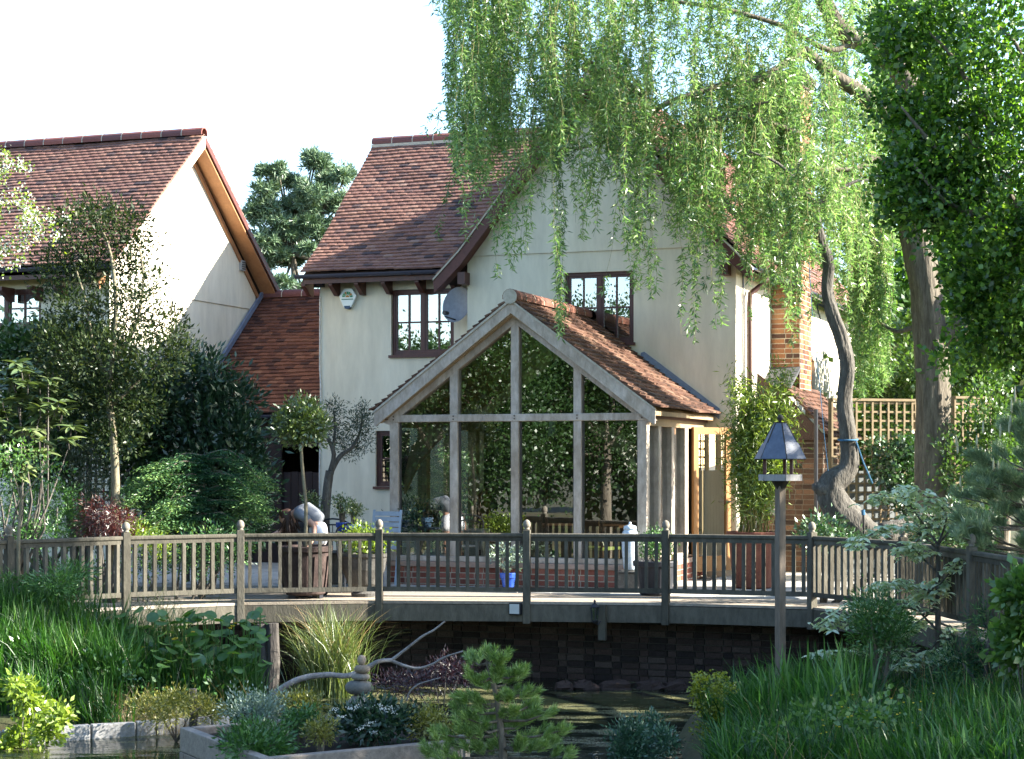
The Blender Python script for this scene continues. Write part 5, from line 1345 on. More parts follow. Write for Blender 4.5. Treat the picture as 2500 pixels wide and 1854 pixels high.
# blue pot with variegated shrub
qb = base_at(1241, 24.35, .006)
bp_ = thing('blue_pot', 'small cobalt blue glazed pot before the brick plinth', 'pot', qb)
pot(bp_, qb, ROUND(.21, .075, .10, .012), M_BLUEP, .17, .085)
bushy('variegated_shrub', 'silvery variegated shrub in the small cobalt pot', 'potted shrub', 1236, 1362, 24.35, .22, .18, 60, 9, .045, .024, LM_SILVER, z0=.17, sub_r=.04)
# dark planter with box
kb = base_at(1600, 23.2, .006)
kp = thing('dark_planter', 'wide dark planter with clipped green shrub beside the garden room corner', 'pot', kb)
pot(kp, kb, ROUND(.43, .2, .26), M_BLACKP, .37, .23)
bushy('box_shrub', 'fresh green box shrub in the wide dark planter', 'potted shrub', 1605, 1335, 23.2, .32, .21, 120, 13, .028, .017, LM_JUN, z0=.37, sub_r=.045)
# bamboo
vb = base_at(1838, 24.5, .006)
vp = thing('bamboo_pot', 'broad dark red terracotta pot holding the bamboo', 'pot', vb)
pot(vp, vb, ROUND(.75, .26, .32, .03), M_TERRAD, .66, .28)
bam = thing('bamboo', 'tall bamboo with yellow canes and fine leaves in the dark red pot', 'bamboo', (vb.x, vb.y, .66))
lv = Leaves(); mb = MB()
M_CANE = mat('bamboo_cane', [(.16, .15, .03), (.26, .22, .05)], rough=.5)
for i in range(46):
    a = random.random() * 6.28; r = .24 * math.sqrt(random.random()); top = pd(random.uniform(1765, 1935), random.uniform(890, 1130), 24.5 + random.uniform(-.4, .4))
    b = V((vb.x + r * math.cos(a), vb.y + r * math.sin(a), .64))
    pts = smooth_path([b, b.lerp(top, .5) + V((0, 0, .18)), top], 6)
    mb.tube(pts, list(np.linspace(.009, .003, len(pts))), 5)
    C = np.array([list(p) for p in pts])
    n = 420; k = .22 + .78 * rng.random(n) ** .8
    q = np.linspace(0, 1, len(C)); P = np.stack([np.interp(k, q, C[:, j]) for j in range(3)], 1) + rng.normal(size=(n, 3)) * .09
    lv.leaves(P, unit(rdir(n) + np.array([0, 0, -.35])), rng.uniform(.07, .12, n), rng.uniform(.012, .019, n), np.clip(rng.normal(.5, .25, n), 0, .999), .1)
fol(bam, lv, LM_BAMBOO); part('canes', mb.mesh('canes', M_CANE, True), bam, kind='stuff')
# two little ball shrubs in blue pots on the table, one on a stem behind the gardener
def ball(x, y, d, r, potc, label, plabel, zb):
    c = pd(x, y, d); b = V((c.x, c.y, zb)); t = thing('glazed_pot', plabel, 'pot', b)
    pot(t, b, ROUND(.14, .06, .08, .008), potc, .11, .065, 16)
    bushy('ball_shrub', label, 'potted shrub', x, y, d, r, r * .9, 40, 11, .035, .018, LM_BAY, z0=zb + .11, sub_r=.035, lobes=4)
ball(836, 1234, 24.6, .15, M_BLUEP, 'fluffy green ball shrub in a deep blue pot on the patio table', 'deep blue glazed pot on the patio table', .735)
ball(864, 1240, 24.3, .13, M_BLUEL, 'dark leaved ball shrub in a pale blue pot on the patio table', 'pale blue glazed pot on the patio table', .735)
cb = base_at(757, 25.2, 0)
sp = thing('tall_pot', 'tall dark pot with a small round shrub by the house corner', 'pot', cb); pot(sp, cb, ROUND(.85, .14, .19), M_BLACKP, .78, .16)
bushy('ball_shrub', 'small round topiary in the tall dark pot by the house corner', 'potted shrub', 757, 1224, 25.2, .16, .15, 44, 11, .035, .018, LM_BAY, z0=.78, sub_r=.035, lobes=4)

# ------------------------------------------------------------------ pond margins
def blade_patch(name, label, polys, n, h, wdt, material, curve=(.1, .6), kind='stuff', cat='grass', tuft=None):
    """polys: list of (x0,x1,d0,d1) strips; height given in metres"""
    lv = Leaves()
    for (x0, x1, d0, d1, share, hk) in polys:
        m = int(n * share)
        if tuft:
            nt_ = max(1, m // tuft); cx = rng.uniform(x0, x1, nt_); cdp = rng.uniform(d0, d1, nt_); ids = np.repeat(np.arange(nt_), tuft); m = len(ids)
            x = cx[ids]; d = cdp[ids]; ox, oy = rng.normal(size=m) * .07, rng.normal(size=m) * .07
        else: x = rng.uniform(x0, x1, m); d = rng.uniform(d0, d1, m); ox = oy = 0
        s = (x - 1250) / FPX
        X = d * (FX + s * RX) + ox; Y = d * (FY + s * RY) + oy
        Z = ground_h(X, Y) - .03
        Z = np.maximum(Z, -1.1)
        H = rng.uniform(h[0], h[1], m) * hk
        lean = rng.normal(size=(m, 2)) + np.array([-.3, -.2])
        tt = np.clip(rng.normal(.42, .2, m) + (rng.normal(size=nt_)[ids] * .18 if tuft else 0), 0, .999)
        lv.blades(np.stack([X, Y, Z], 1), H, rng.uniform(wdt[0], wdt[1], m), lean, rng.uniform(curve[0], curve[1], m), 4, tt)
    o = part(name, lv.mesh(name, material)); return tag(o, label, cat, kind=kind)
blade_patch('reed_bed', 'tall dark green iris and sedge blades on the bank before the railing', [(-40, 300, 18.6, 19.9, .5, 1.05), (280, 620, 18.9, 20.2, .42, .72), (-40, 300, 18.0, 18.7, .12, .7)], 11000, (.5, .92), (.014, .030), LM_GRASS, (.05, .6), tuft=26)
blade_patch('bank_grass', 'long green grass and iris blades covering the sunnier pond bank', [(1800, 2120, 16.2, 18.2, .3, .9), (1760, 2100, 13.8, 16.2, .25, .7), (2080, 2560, 13.0, 16.0, .36, .75), (2100, 2560, 16, 18.5, .09, .5)], 16000, (.40, .85), (.011, .026), LM_GRASS, (.08, .75), tuft=28)
blade_patch('iris_blades', 'broad upright iris leaves in clumps on both pond banks', [(1860, 2110, 16.0, 17.6, .3, .95), (2180, 2540, 13.0, 14.8, .3, .65), (-40, 330, 18.6, 19.6, .25, .95), (330, 600, 18.8, 19.8, .15, .7)], 950, (.55, 1.0), (.024, .045), LM_IRIS, (.04, .45), tuft=14)
blade_patch('lawn_fringe', 'short rough grass on the banks', [(-200, 640, 18.6, 21, .4, 1), (1720, 2600, 12, 20, .6, 1)], 14000, (.12, .3), (.006, .012), LM_GRASS, (.2, .9))
blade_patch('dry_grass', 'bleached dry grass hanging over the pond edging', [(120, 500, 17.95, 18.6, .6, 1), (2150, 2500, 15.5, 17, .4, 1)], 900, (.25, .5), (.004, .008), LM_STRAW, (.4, 1.3))
# pendulous sedge
ps = thing('pendulous_sedge', 'arching straw tipped sedge clump growing against the deck fascia', 'sedge', (*pd(812, HOR, 21.1).xy, -1.0))
lv = Leaves(); n = 900
c = pd(812, HOR, 21.1); P = np.stack([c.x + rng.normal(size=n) * .16, c.y + rng.normal(size=n) * .10, np.full(n, -1.05)], 1)
lv.blades(P, rng.uniform(.6, 1.35, n), rng.uniform(.008, .016, n), rng.normal(size=(n, 2)) * np.array([1.2, .7]), rng.uniform(.1, .75, n), 5, np.clip(rng.normal(.5, .25, n), 0, .999))
fol(ps, lv, LM_SEDGE, 'blades')
lv = Leaves(); n = 60
P = np.stack([c.x + rng.normal(size=n) * .12, c.y + rng.normal(size=n) * .08, np.full(n, -.9)], 1)
lv.blades(P, rng.uniform(1.0, 1.35, n), .010, rng.normal(size=(n, 2)) * np.array([1.2, .7]), rng.uniform(.4, .75, n), 6, rng.random(n))
fol(ps, lv, LM_STRAW, 'flower_spikes')
lv = Leaves(); n = 160; ps2 = thing('pendulous_sedge', 'straw coloured sedge clump flowering against the balusters', 'sedge', (*pd(400, HOR, 20.6).xy, -.3))
c = pd(400, HOR, 20.6); P = np.stack([c.x + rng.normal(size=n) * .2, c.y + rng.normal(size=n) * .1, np.full(n, -.4)], 1)
lv.blades(P, rng.uniform(.5, .95, n), .009, rng.normal(size=(n, 2)), rng.uniform(.2, .8, n), 5, rng.random(n)); fol(ps2, lv, LM_SEDGE, 'blades')
# marsh marigold with round leaves
mg = thing('marsh_marigold', 'marsh marigold with big round leaves and yellow flowers below the deck', 'plant', base_at(520, 20.0))
def round_leaf(n=10):
    v = [(0, .5, 0)] + [(.5 * math.sin(a) * (.9 if k not in (0,) else .2), .5 - .5 * math.cos(a), .06 * math.cos(2 * a)) for k, a in enumerate([2 * math.pi * i / n for i in range(n)])]
    return np.array(v), [(0, 1 + i, 1 + (i + 1) % n) for i in range(n)]
pc = Pieces(*round_leaf()); mb = MB()
for i in range(210):
    x = random.choice((random.uniform(385, 640), random.uniform(420, 640), random.uniform(300, 480))); y = random.uniform(1495, 1640); d = random.uniform(19.3, 20.2) - (y - 1500) * .005
    p = pd(x, y, d); a = random.uniform(0, 6.28)
    q = base_at(x, d + .1); mb.tube([q, q.lerp(p, .6) + V((0, 0, .05)), p], .006, 4)
    pc.put(leaf_matrix(p, (math.cos(a) * .8 + .15, math.sin(a) * .8 - .45, random.uniform(-.3, .5)), random.uniform(.10, .17), V((0, -.4, 1))), random.random())
pc.emit(mg, 'leaf', LM_MAPLE, 300, local_parent=False)
part('stem', mb.mesh('stem', LM_JUN), mg, kind='stuff')
fl = [(568, 1530), (575, 1523), (562, 1535), (430, 1560), (424, 1562), (555, 1588), (350, 1582), (572, 1596), (470, 1545)]
for x, y in fl:
    p = pd(x, y, 19.3); lv = Leaves(); n = 7
    D = np.stack([np.cos(np.arange(n) * .9), np.sin(np.arange(n) * .9), np.full(n, .5)], 1)
    lv.leaves(np.repeat(np.array([list(p)]), n, 0), D, .028, .022, rng.random(n)); part('flower', lv.mesh('flower', LM_YEL), mg)
plant('juniper', 'feathery green juniper spreading before the far balusters', 'bush', 60, 19.7, [(30, 1430, 50, 20), (130, 1425, 60, 22), (180, 1400, 50, 14), (60, 1470, 70, 28), (150, 1460, 50, 22), (10, 1500, 50, 25)], 22, .06, .06, .013, LM_JUN, nper=3.0, up=.25, out=.8)
plant('lime_sapling', 'bright lime green leafy shrub leaning over the pond edging', 'bush', 40, 17.2, [(60, 1700, 22, 25), (85, 1740, 28, 22), (60, 1790, 24, 20), (110, 1790, 24, 16), (20, 1830, 24, 22), (150, 1750, 24, 12), (40, 1670, 12, 12)], 9, .05, .065, .034, LM_LIME, nper=5.5, up=.1)
plant('creeping_juniper', 'golden green creeping juniper over the white edging stones', 'bush', 430, 17.6, [(360, 1725, 45, 18), (430, 1710, 50, 20), (490, 1725, 40, 20), (520, 1745, 30, 18), (400, 1745, 50, 15)], 16, .045, .04, .012, LM_GOLD, nper=4, up=.3, z0=-.95)
# spurge on the right bank
eu = thing('spurge', 'yellow green flowering spurge at the water edge', 'plant', base_at(1740, 17.0, -.95))
lv = Leaves(); mb = MB()
for i in range(95):
    x = random.choice((random.uniform(1692, 1775), random.uniform(1692, 1760), random.uniform(1740, 1800))); y = random.uniform(1645, 1815)
    if x > 1770 and y > 1700: continue
    p = pd(x, y, 16.7 + random.uniform(-.25, .25)); b = base_at(1745 + random.uniform(-20, 20), 17.0, -1.0)
    mb.tube([b, b.lerp(p, .6) + V((0, 0, .06)), p], .004, 4)
    n = 26; an = rng.uniform(0, 6.28, n)
    lv.leaves(np.array(list(p)) + rng.normal(size=(n, 3)) * .022, np.stack([np.cos(an), np.sin(an), rng.uniform(-.1, .6, n)], 1), .026, .024, np.clip(rng.normal(.5, .2, n), 0, .999))
fol(eu, lv, leafmat('spurge_bract', [(.14, .17, .01), (.24, .27, .015), (.34, .36, .03)], trans=.4)); part('stem', mb.mesh('stem', LM_JUN), eu, kind='stuff')
# variegated dogwood in tiers, each leaf edged in cream
def vleaf():
    v, f = big_leaf(3, .5, .18, .1); return v, f
dg = thing('variegated_dogwood', 'tiered dogwood with cream edged leaves before the railing bend', 'tree', base_at(2290, 18.3))
D_D = 18.2
tiers = [[(2290, 1330), (2240, 1260), (2190, 1200), (2140, 1225)], [(2290, 1330), (2310, 1260), (2270, 1215), (2210, 1190)], [(2290, 1330), (2340, 1270), (2380, 1220), (2350, 1205)], [(2290, 1340), (2220, 1290), (2140, 1300), (2085, 1335)], [(2290, 1400), (2250, 1360), (2220, 1330), (2200, 1345)], [(2290, 1450), (2230, 1430), (2180, 1420), (2150, 1440)],
         [(2290, 1430), (2330, 1390), (2380, 1370), (2420, 1390)], [(2290, 1500), (2180, 1480), (2080, 1480), (1995, 1530)], [(2290, 1500), (2200, 1500), (2110, 1500), (2040, 1520)], [(2290, 1540), (2240, 1480), (2290, 1440), (2340, 1420)], [(2290, 1600), (2190, 1590), (2080, 1590), (1990, 1600)], [(2290, 1560), (2260, 1600), (2230, 1610), (2200, 1630)], [(2290, 1500), (2270, 1450), (2300, 1420), (2250, 1460)], [(2290, 1520), (2330, 1540), (2330, 1580), (2300, 1610)], [(2290, 1480), (2240, 1520), (2200, 1540), (2170, 1530)]]
v_, f_ = vleaf()
pcs = [Pieces(v_, f_)]
mb = MB()
limb(mb, [base_at(2290, 18.3), pd(2290, 1500, 18.3), pd(2290, 1330, 18.3)], .04, .02, 8)
for T in tiers:
    dd_ = random.uniform(-.5, .3)
    pp = limb(mb, [pd(x, y, 18.3 + dd_ * i / 3) for i, (x, y) in enumerate(T)], .014, .004, 5, 6)
    for p in pp[5:]:
        for j in range(6):
            c = p + V((random.gauss(0, .08), random.gauss(0, .08), random.gauss(0, .02)))
            for k in range(3):
                a = random.random() * 6.28
                pcs[0].put(leaf_matrix(c, (math.cos(a), math.sin(a), random.uniform(-.45, .05)), random.uniform(.06, .095)), random.uniform(.35, 1))
part('trunk', mb.mesh('trunk', M_BARKG, True), dg)
def emit_varie(pcx, th, limit):
    """leaf blade cream with a green middle"""
    pcx.emit(th, 'leaf', LM_VARIE, limit, local_parent=False, restname='foliage')
vv = []; ff = []
emit_varie(pcs[0], dg, 300)
bushy('feathery_shrub', 'dense feathery dark green shrub in front of the dogwood', 'bush', 2150, 1540, 17.4, .34, .40, 240, 16, .05, .012, LM_JUN, sub_r=.05, up=.5, z0=-.6)
plant('fine_grass_shrub', 'dark wispy planting under the dogwood at the railing bend', 'bush', 2400, 17.0, [(2350, 1620, 80, 40), (2450, 1600, 70, 60), (2420, 1520, 60, 50), (2300, 1680, 80, 30), (2480, 1680, 60, 50)], 14, .08, .07, .012, LM_CEDAR, nper=1.5)
plant('lobed_leaf_shrub', 'fresh green lobed leaf shrub at the pond bank beside the pine', 'bush', 2500, 15.2, [(2490, 1450, 40, 35), (2510, 1530, 45, 45), (2480, 1580, 35, 40), (2540, 1600, 40, 50)], 12, .06, .085, .05, LM_MAPLE, nper=3)
# pines: candles and needle tufts
def needle_tuft(lv, p, axis_, n, L, w, t0=.5, spread=.9):
    D = unit(np.asarray(axis_) + rdir(n) * spread); P = np.repeat(np.array([list(p)]), n, 0) + np.asarray(axis_) * rng.uniform(-.04, .03, (n, 1))
    lv.leaves(P, D, rng.uniform(.7, 1.1, n) * L, w, np.clip(rng.normal(t0, .2, n), 0, .999), 0)
def pine(name, label, base, trunk, tufts, d, L, w, n, material, candles=None, spread=.9, dj=.2):
    th = thing(name, label, 'tree', base); lv = Leaves(); mb = MB()
    tp_ = limb(mb, trunk, .045, .014, 8)
    for (x, y) in tufts:
        c = pd(x, y, d + random.uniform(-dj, dj)); a = min(tp_, key=lambda q: (q - c).length + (.0 if q.z < c.z else .4))
        mb.tube([a, a.lerp(c, .55) + V((0, 0, -.03)), c], [.013, .009, .006], 5)
        ax = (c - a).normalized() * .6 + V((0, 0, .7))
        for k in range(7):
            q = a.lerp(c, 1 - (k % 4) * .09) + V((random.gauss(0, .03), random.gauss(0, .03), random.gauss(0, .022))) * (k > 0)
            needle_tuft(lv, q, np.array((ax.normalized() + V((random.gauss(0, .3), random.gauss(0, .3), .1)))), n, L, w, .75 - .1 * (k % 4), spread)
    fol(th, lv, material); part('trunk', mb.mesh('trunk', M_BARK, True), th)
    if candles:
        for (x, y, l) in candles:
            c = pd(x, y, d - .15)
            mbc = MB(); mbc.lathe([(.004, 0), (.011, .02), (.012, l * .5), (.006, l), (.001, l + .01)], tuple(c), 7); mbc.obj('candle', mat('pine_candle', [(.42, .40, .22), (.55, .52, .34)]), th, smooth=True)
    return th
LM_PINEB = leafmat('bright_pine_needle', [(.025, .075, .02), (.08, .17, .03), (.18, .29, .06), (.36, .46, .17)], trans=.25)
DP = 13.7
tuf = [(1188, 1598), (1152, 1612), (1222, 1612), (1250, 1652), (1152, 1660), (1132, 1702), (1198, 1660), (1275, 1640), (1288, 1690), (1232, 1700), (1172, 1720), (1112, 1730), (1245, 1740), (1300, 1720), (1200, 1750), (1140, 1755), (1170, 1780), (1285, 1760), (1338, 1742), (1240, 1780), (1368, 1785), (1300, 1800), (1060, 1790), (1100, 1815), (1040, 1835), (1390, 1838), (1160, 1825), (1330, 1825), (1080, 1850), (1200, 1820), (1120, 1785), (1270, 1600 + 220), (1210, 1640), (1350, 1810)]
pb_ = base_at(1226, DP, -1.0)
pine('dwarf_pine', 'young dwarf pine with bright fresh tufts standing at the pond bed end', pb_, [pb_, pd(1228, 1850, DP), pd(1222, 1780, DP), pd(1212, 1700, DP), pd(1190, 1620, DP)], tuf, DP, .07, .0045, 95, LM_PINEB)
DP2 = 18.0
tuf2 = [(random.uniform(2310, 2540), random.uniform(1000, 1440)) for i in range(95)]
tuf2 = [(x, y) for x, y in tuf2 if x > 2310 + abs(y - 1230) * .35 + (80 if y < 1100 else 0)]
pb2 = base_at(2540, DP2)
pine('garden_pine', 'long needled pine with upright pale candles at the railing end', pb2, [pb2, pd(2535, 1350, DP2), pd(2510, 1150, DP2), pd(2500, 980, DP2)], tuf2, DP2, .13, .0055, 60, leafmat('garden_pine_needle', [(.05, .10, .055), (.11, .19, .10), (.19, .28, .15), (.30, .38, .22)], trans=.2),
     candles=[(2478, 985, .16), (2470, 1010, .14), (2490, 1015, .14), (2442, 1070, .13), (2464, 1060, .12), (2400, 1060, .12), (2425, 1150, .12), (2437, 1152, .1), (2338, 1110, .12), (2335, 1090, .1), (2345, 1190, .1), (2467, 1045, .12), (2385, 1090, .1)], spread=.8, dj=.4)
plant('dwarf_conifer', 'dark bluish dwarf conifer rising from the pond near the spurge', 'bush', 1560, 14.2, [(1515, 1800, 22, 28), (1550, 1790, 25, 30), (1595, 1785, 25, 35), (1625, 1810, 22, 30), (1570, 1830, 50, 30), (1530, 1840, 30, 25)], 14, .035, .035, .014, leafmat('blue_conifer', [(.012, .05, .03), (.025, .08, .045), (.06, .13, .07)], trans=.1), nper=5, up=.6, z0=-1.0)
# ivy on the lattice
LM_SUNIVY = LM_IVY
# ------------------------------------------------------------------ lattice fences
M_LATT = mat('lattice_timber', [(.20, .15, .085), (.27, .205, .12)], rough=.8, namt=.25)
M_LATTD = mat('lattice_dark', [(.03, .028, .025), (.05, .045, .04)], rough=.8)
def lattice(name, label, a, b, z0, z1, sp, material, wv=.028, kind='fence'):
    th = thing(name, label, kind, (a.x, a.y, z0)); d = (b - a); L = d.length; d /= L; n = V((-d.y, d.x, 0)); D3 = V((d.x, d.y, 0))
    A3 = V((a.x, a.y, 0))
    for k in range(int(L / sp) + 1):
        p = A3 + D3 * (k * sp); MB().beam(p + V((0, 0, z0)), p + V((0, 0, z1)), wv, .012, up=n).obj('upright_lath', material, th)
    for k in range(int((z1 - z0) / sp) + 1):
        p = A3 + n * .013 + V((0, 0, z0 + k * sp)); MB().beam(p, p + D3 * L, .012, wv).obj('cross_lath', material, th)
    MB().beam(A3 + n * .006 + V((0, 0, z1 + .02)), A3 + n * .006 + D3 * L + V((0, 0, z1 + .02)), .05, .035).obj('capping', material, th)
    for p in (A3, A3 + D3 * L): MB().beam(p + n * .05 + V((0, 0, -.1)), p + n * .05 + V((0, 0, z1 + .04)), .06, .06).obj('post', material, th)
    return th
la, lb = pd(2032, HOR, 26.2).xy, pd(2235, HOR, 26.6).xy
lattice('lattice_fence', 'square timber lattice fence between the house side and the furrowed willow trunk', la, lb, .35, 2.55, .128, M_LATT)
la2, lb2 = pd(2332, HOR, 26.8).xy, pd(2420, HOR, 27.0).xy
lattice('lattice_fence', 'square timber lattice fence past the furrowed trunk under the hawthorn', la2, lb2, .35, 2.6, .128, M_LATT)
la3, lb3 = pd(215, HOR, 25.8).xy, pd(455, HOR, 25.8).xy
lattice('dark_lattice_screen', 'dark square lattice screen behind the slender evergreen tree', la3, lb3, .6, 1.95, .11, M_LATTD, .03, 'screen')
# boards behind the lattice, and ivy over it
bf = thing('board_fence', 'grey board fence behind the lattice half hidden by ivy', 'fence', (la.x, la.y, 0))
dx = (lb - la).normalized(); nn_ = V((-dx.y, dx.x))
M_BOARDF = mat('grey_boards', [(.16, .18, .18), (.22, .24, .24)], rough=.9, attr=True)
for k in range(13):
    p = la + dx * (k * .16) + nn_ * .22; q = p + dx * .15
    MB().beam((p.x, p.y, .8), (q.x, q.y, .8), .02, 1.5, t=random.random()).obj('fence_board', M_BOARDF, bf)
iv = thing('ivy', 'dark green ivy climbing over the lattice and fence boards', 'climber', (*pd(2190, HOR, 26.2).xy, 0))
fol(iv, clumped(px_clusters([(2180, 1110, 45, 30), (2215, 1150, 30, 50), (2160, 1160, 30, 25), (2200, 1200, 45, 30), (2230, 1240, 40, 40), (2140, 1090, 25, 15), (2250, 1300, 60, 40), (2215, 1090, 25, 40), (2080, 1320, 60, 25)], 26.2, dj=.08, nper=3), 9, .06, .06, .05, up=.1), LM_IVY)
mbi = MB(); mbi.tube([pd(2220, 1420, 26.3), pd(2205, 1250, 26.3), pd(2190, 1100, 26.3)], .012, 5); part('stem', mbi.mesh('stem', M_BARK), iv)
plant('border_shrub', 'mixed low shrubs under the crooked willow behind the railing', 'bush', 2010, 21.95, [(2010, 1290, 45, 25), (1985, 1310, 40, 20), (2050, 1320, 60, 25), (2290, 1290, 70, 40), (2380, 1260, 60, 60), (2340, 1330, 80, 30)], 14, .06, .06, .03, LM_IVY, nper=2.2)
plant('climbing_shrub', 'sunlit green shrub against the furrowed willow trunk', 'bush', 2370, 24.0, [(2370, 1080, 50, 70), (2420, 1000, 60, 70), (2340, 1180, 35, 70), (2450, 1120, 60, 80), (2310, 1120, 15, 60)], 12, .08, .06, .035, LM_BG, nper=1.5)
plant('viburnum_shrub', 'sunny fresh green bush behind the lattice fence', 'bush', 2200, 28.5, [(2190, 960, 60, 50), (2240, 900, 60, 50), (2170, 1010, 60, 40), (2340, 900, 60, 60), (2420, 880, 70, 60), (2310, 1000, 60, 50)], 14, .1, .09, .05, LM_BG, nper=1.4)

# ------------------------------------------------------------------ bird table
BD = 17.5
bc = pd(1905, HOR, BD); M_GREYW = mat('grey_timber', [(.24, .23, .22), (.33, .32, .31)], rough=.85, nscale=5, namt=.35, stretch=(1, 1, .3), bump=.2)
M_SLATE = mat('blue_slate', [(.07, .09, .13), (.11, .135, .18)], rough=.5, nscale=8, namt=.3, spec=.4)
bt_ = thing('bird_table', 'hexagonal slate roofed bird table on a tall square post in the bank grass', 'bird table', (bc.x, bc.y, hz(bc.x, bc.y)))
def zpx(y, d): return CAMZ + (HOR - y) / FPX * d
zp1 = zpx(1172, BD)
MB().beam((bc.x, bc.y, -1.0), (bc.x, bc.y, zp1), .075, .075, up=(math.cos(TH + .5), math.sin(TH + .5), 0)).obj('post', mat('post_timber', [(.13, .105, .08), (.20, .165, .13)], rough=.9, nscale=5, namt=.45, stretch=(1.5, 1.5, .2), bump=.3), bt_, bevel=.004)
def ngon(r, n=6, off=0.0): return [(bc.x + r * math.cos(off + 2 * math.pi * k / n), bc.y + r * math.sin(off + 2 * math.pi * k / n)) for k in range(n)]
hexo = TH + .62
tray = MB().prism([(x, y, zp1) for x, y in ngon(.195, 6, hexo)], (0, 0, .02)).obj('tray', M_GREYW, bt_)
P6 = ngon(.205, 6, hexo)
for k in range(6):
    a, b = P6[k], P6[(k + 1) % 6]; MB().beam((*a, zp1 + .022), (*b, zp1 + .022), .018, .06).obj('tray_edge', M_GREYW, bt_)
MB().lathe([(.04, zp1 - .09), (.09, zp1 - .002)], (bc.x, bc.y, 0), sq=6).obj('bracket', M_LATTD, bt_)
zr0, zr1 = zpx(1122, BD), zpx(1034, BD)
for k in range(6):
    a = ngon(.15, 6, hexo + math.pi / 6)[k]
    if k % 2 == 0: MB().beam((*a, zp1 + .02), (*a, zr0 + .05), .03, .03).obj('upright', M_BROWN, bt_)
R0, R1 = ngon(.245, 6, hexo), ngon(.055, 6, hexo)
for k in range(6):
    a, b, c, d = R0[k], R0[(k + 1) % 6], R1[(k + 1) % 6], R1[k]
    zm = zr0 + (zr1 - zr0) * .42; lerp = lambda p, q, t: (p[0] + (q[0] - p[0]) * t, p[1] + (q[1] - p[1]) * t)
    m1, m2 = lerp(a, d, .42), lerp(b, c, .42)
    nrm = V(((a[0] + b[0]) / 2 - bc.x, (a[1] + b[1]) / 2 - bc.y, .12)).normalized() * .012
    MB().prism([(*a, zr0), (*b, zr0), (*m2, zm + .008), (*m1, zm + .008)], nrm).obj('roof_slate', M_SLATE, bt_)
    MB().prism([(*m1, zm), (*m2, zm), (*c, zr1), (*d, zr1)], nrm * .6).obj('roof_slate', M_SLATE, bt_)
    MB().beam((*a, zr0), (*d, zr1), .012, .022).obj('hip_batten', M_LATTD, bt_)
MB().prism([(x, y, zr1) for x, y in ngon(.065, 6, hexo)], (0, 0, .012)).obj('roof_cap', M_LATTD, bt_)
MB().lathe([(.012, zr1 + .01), (.014, zr1 + .03), (.028, zr1 + .045), (.030, zr1 + .06), (.018, zr1 + .078), (.004, zr1 + .085)], (bc.x, bc.y, 0), 12).obj('finial', M_LATTD, bt_, smooth=True)
# nest box on the brick base
c = pY(1884, 1232, IYA - .09)
nb_ = thing('nest_box', 'small pale wooden nest box fixed to the brick chimney base', 'bird box', c)
MB().prism([(c.x - .085, c.y - .07, c.z - .13), (c.x + .085, c.y - .07, c.z - .13), (c.x + .085, c.y - .07, c.z + .09), (c.x - .085, c.y - .07, c.z + .13)], (0, .14, 0)).obj('box', M_GREYW, nb_)
MB().prism([(c.x - .11, c.y - .11, c.z + .137), (c.x + .11, c.y - .11, c.z + .094), (c.x + .11, c.y - .11, c.z + .109), (c.x - .11, c.y - .11, c.z + .152)], (0, .19, 0)).obj('lid', M_GREYW, nb_)
MB().tube([(c.x, c.y - .073, c.z + .03), (c.x, c.y - .069, c.z + .03)], .018, 12).obj('entrance_hole', M_DARK, nb_)
MB().bb((c.x - .11, c.y - .09, c.z - .15), (c.x + .11, c.y + .07, c.z - .132)).obj('base_board', M_GREYW, nb_)
# dark pole beside the chimney base
c = pd(1992, HOR, 27.6); pl_ = thing('dark_pole', 'thin black pole standing beside the brick chimney base', 'pole', (c.x, c.y, 0)); MB().tube([(c.x, c.y, -.05), (c.x, c.y, zpx(1000, 27.6))], .03, 8).obj('shaft', M_BLACKP, pl_); MB().lathe([(.06, 0), (.06, .02), (.035, .04)], (c.x, c.y, -.012), 12).obj('foot', M_BLACKP, pl_)
# hand tool with a blue grip
c = pd(2108, HOR, 21.9); tl = thing('garden_tool', 'garden tool with blue grip stuck in the border by the crooked willow', 'tool', (c.x, c.y, 0))
MB().tube([(c.x + .03, c.y, -.05), (c.x, c.y, zpx(1258, 21.9))], .014, 7).obj('shaft', M_LATTD, tl); MB().tube([(c.x, c.y, zpx(1258, 21.9)), (c.x - .005, c.y, zpx(1245, 21.9))], .022, 8).obj('grip', M_ROPE, tl)

# ------------------------------------------------------------------ fittings on the house
M_DISH = mat('dish_grey', [(.15, .17, .20), (.20, .22, .25)], rough=.5, namt=.2)
c = pY(1119, 746, 26.98)
ds = thing('satellite_dish', 'grey satellite dish fixed to the cream wall beside the upper casement', 'satellite dish', c)
axis_ = V((-.25, -.95, .22)).normalized(); e1 = axis_.cross(V((0, 0, 1))).normalized(); e2 = e1.cross(axis_)
mb = MB(); vs = [c]; rings = 5; N = 28
for r_ in range(1, rings + 1):
    q = r_ / rings
    for k in range(N): vs.append(c + e1 * math.cos(6.2832 * k / N) * .27 * q + e2 * math.sin(6.2832 * k / N) * .29 * q + axis_ * (.05 * q * q))
fs = [(0, 1 + k, 1 + (k + 1) % N) for k in range(N)] + [(1 + (r_ - 1) * N + k, 1 + r_ * N + k, 1 + r_ * N + (k + 1) % N, 1 + (r_ - 1) * N + (k + 1) % N) for r_ in range(1, rings) for k in range(N)]
mb.add(vs, fs); mb.obj('reflector', M_DISH, ds, smooth=True)
MB().tube([c - e2 * .24, c - e2 * .27 - e1 * .0 + axis_ * .3], .012, 6).obj('arm', M_BLACKP, ds)
f_ = c - e2 * .22 + axis_ * .34; MB().tube([f_, f_ - axis_ * .1 + e2 * .02], [.035, .028], 10).obj('receiver', M_BLACKP, ds)
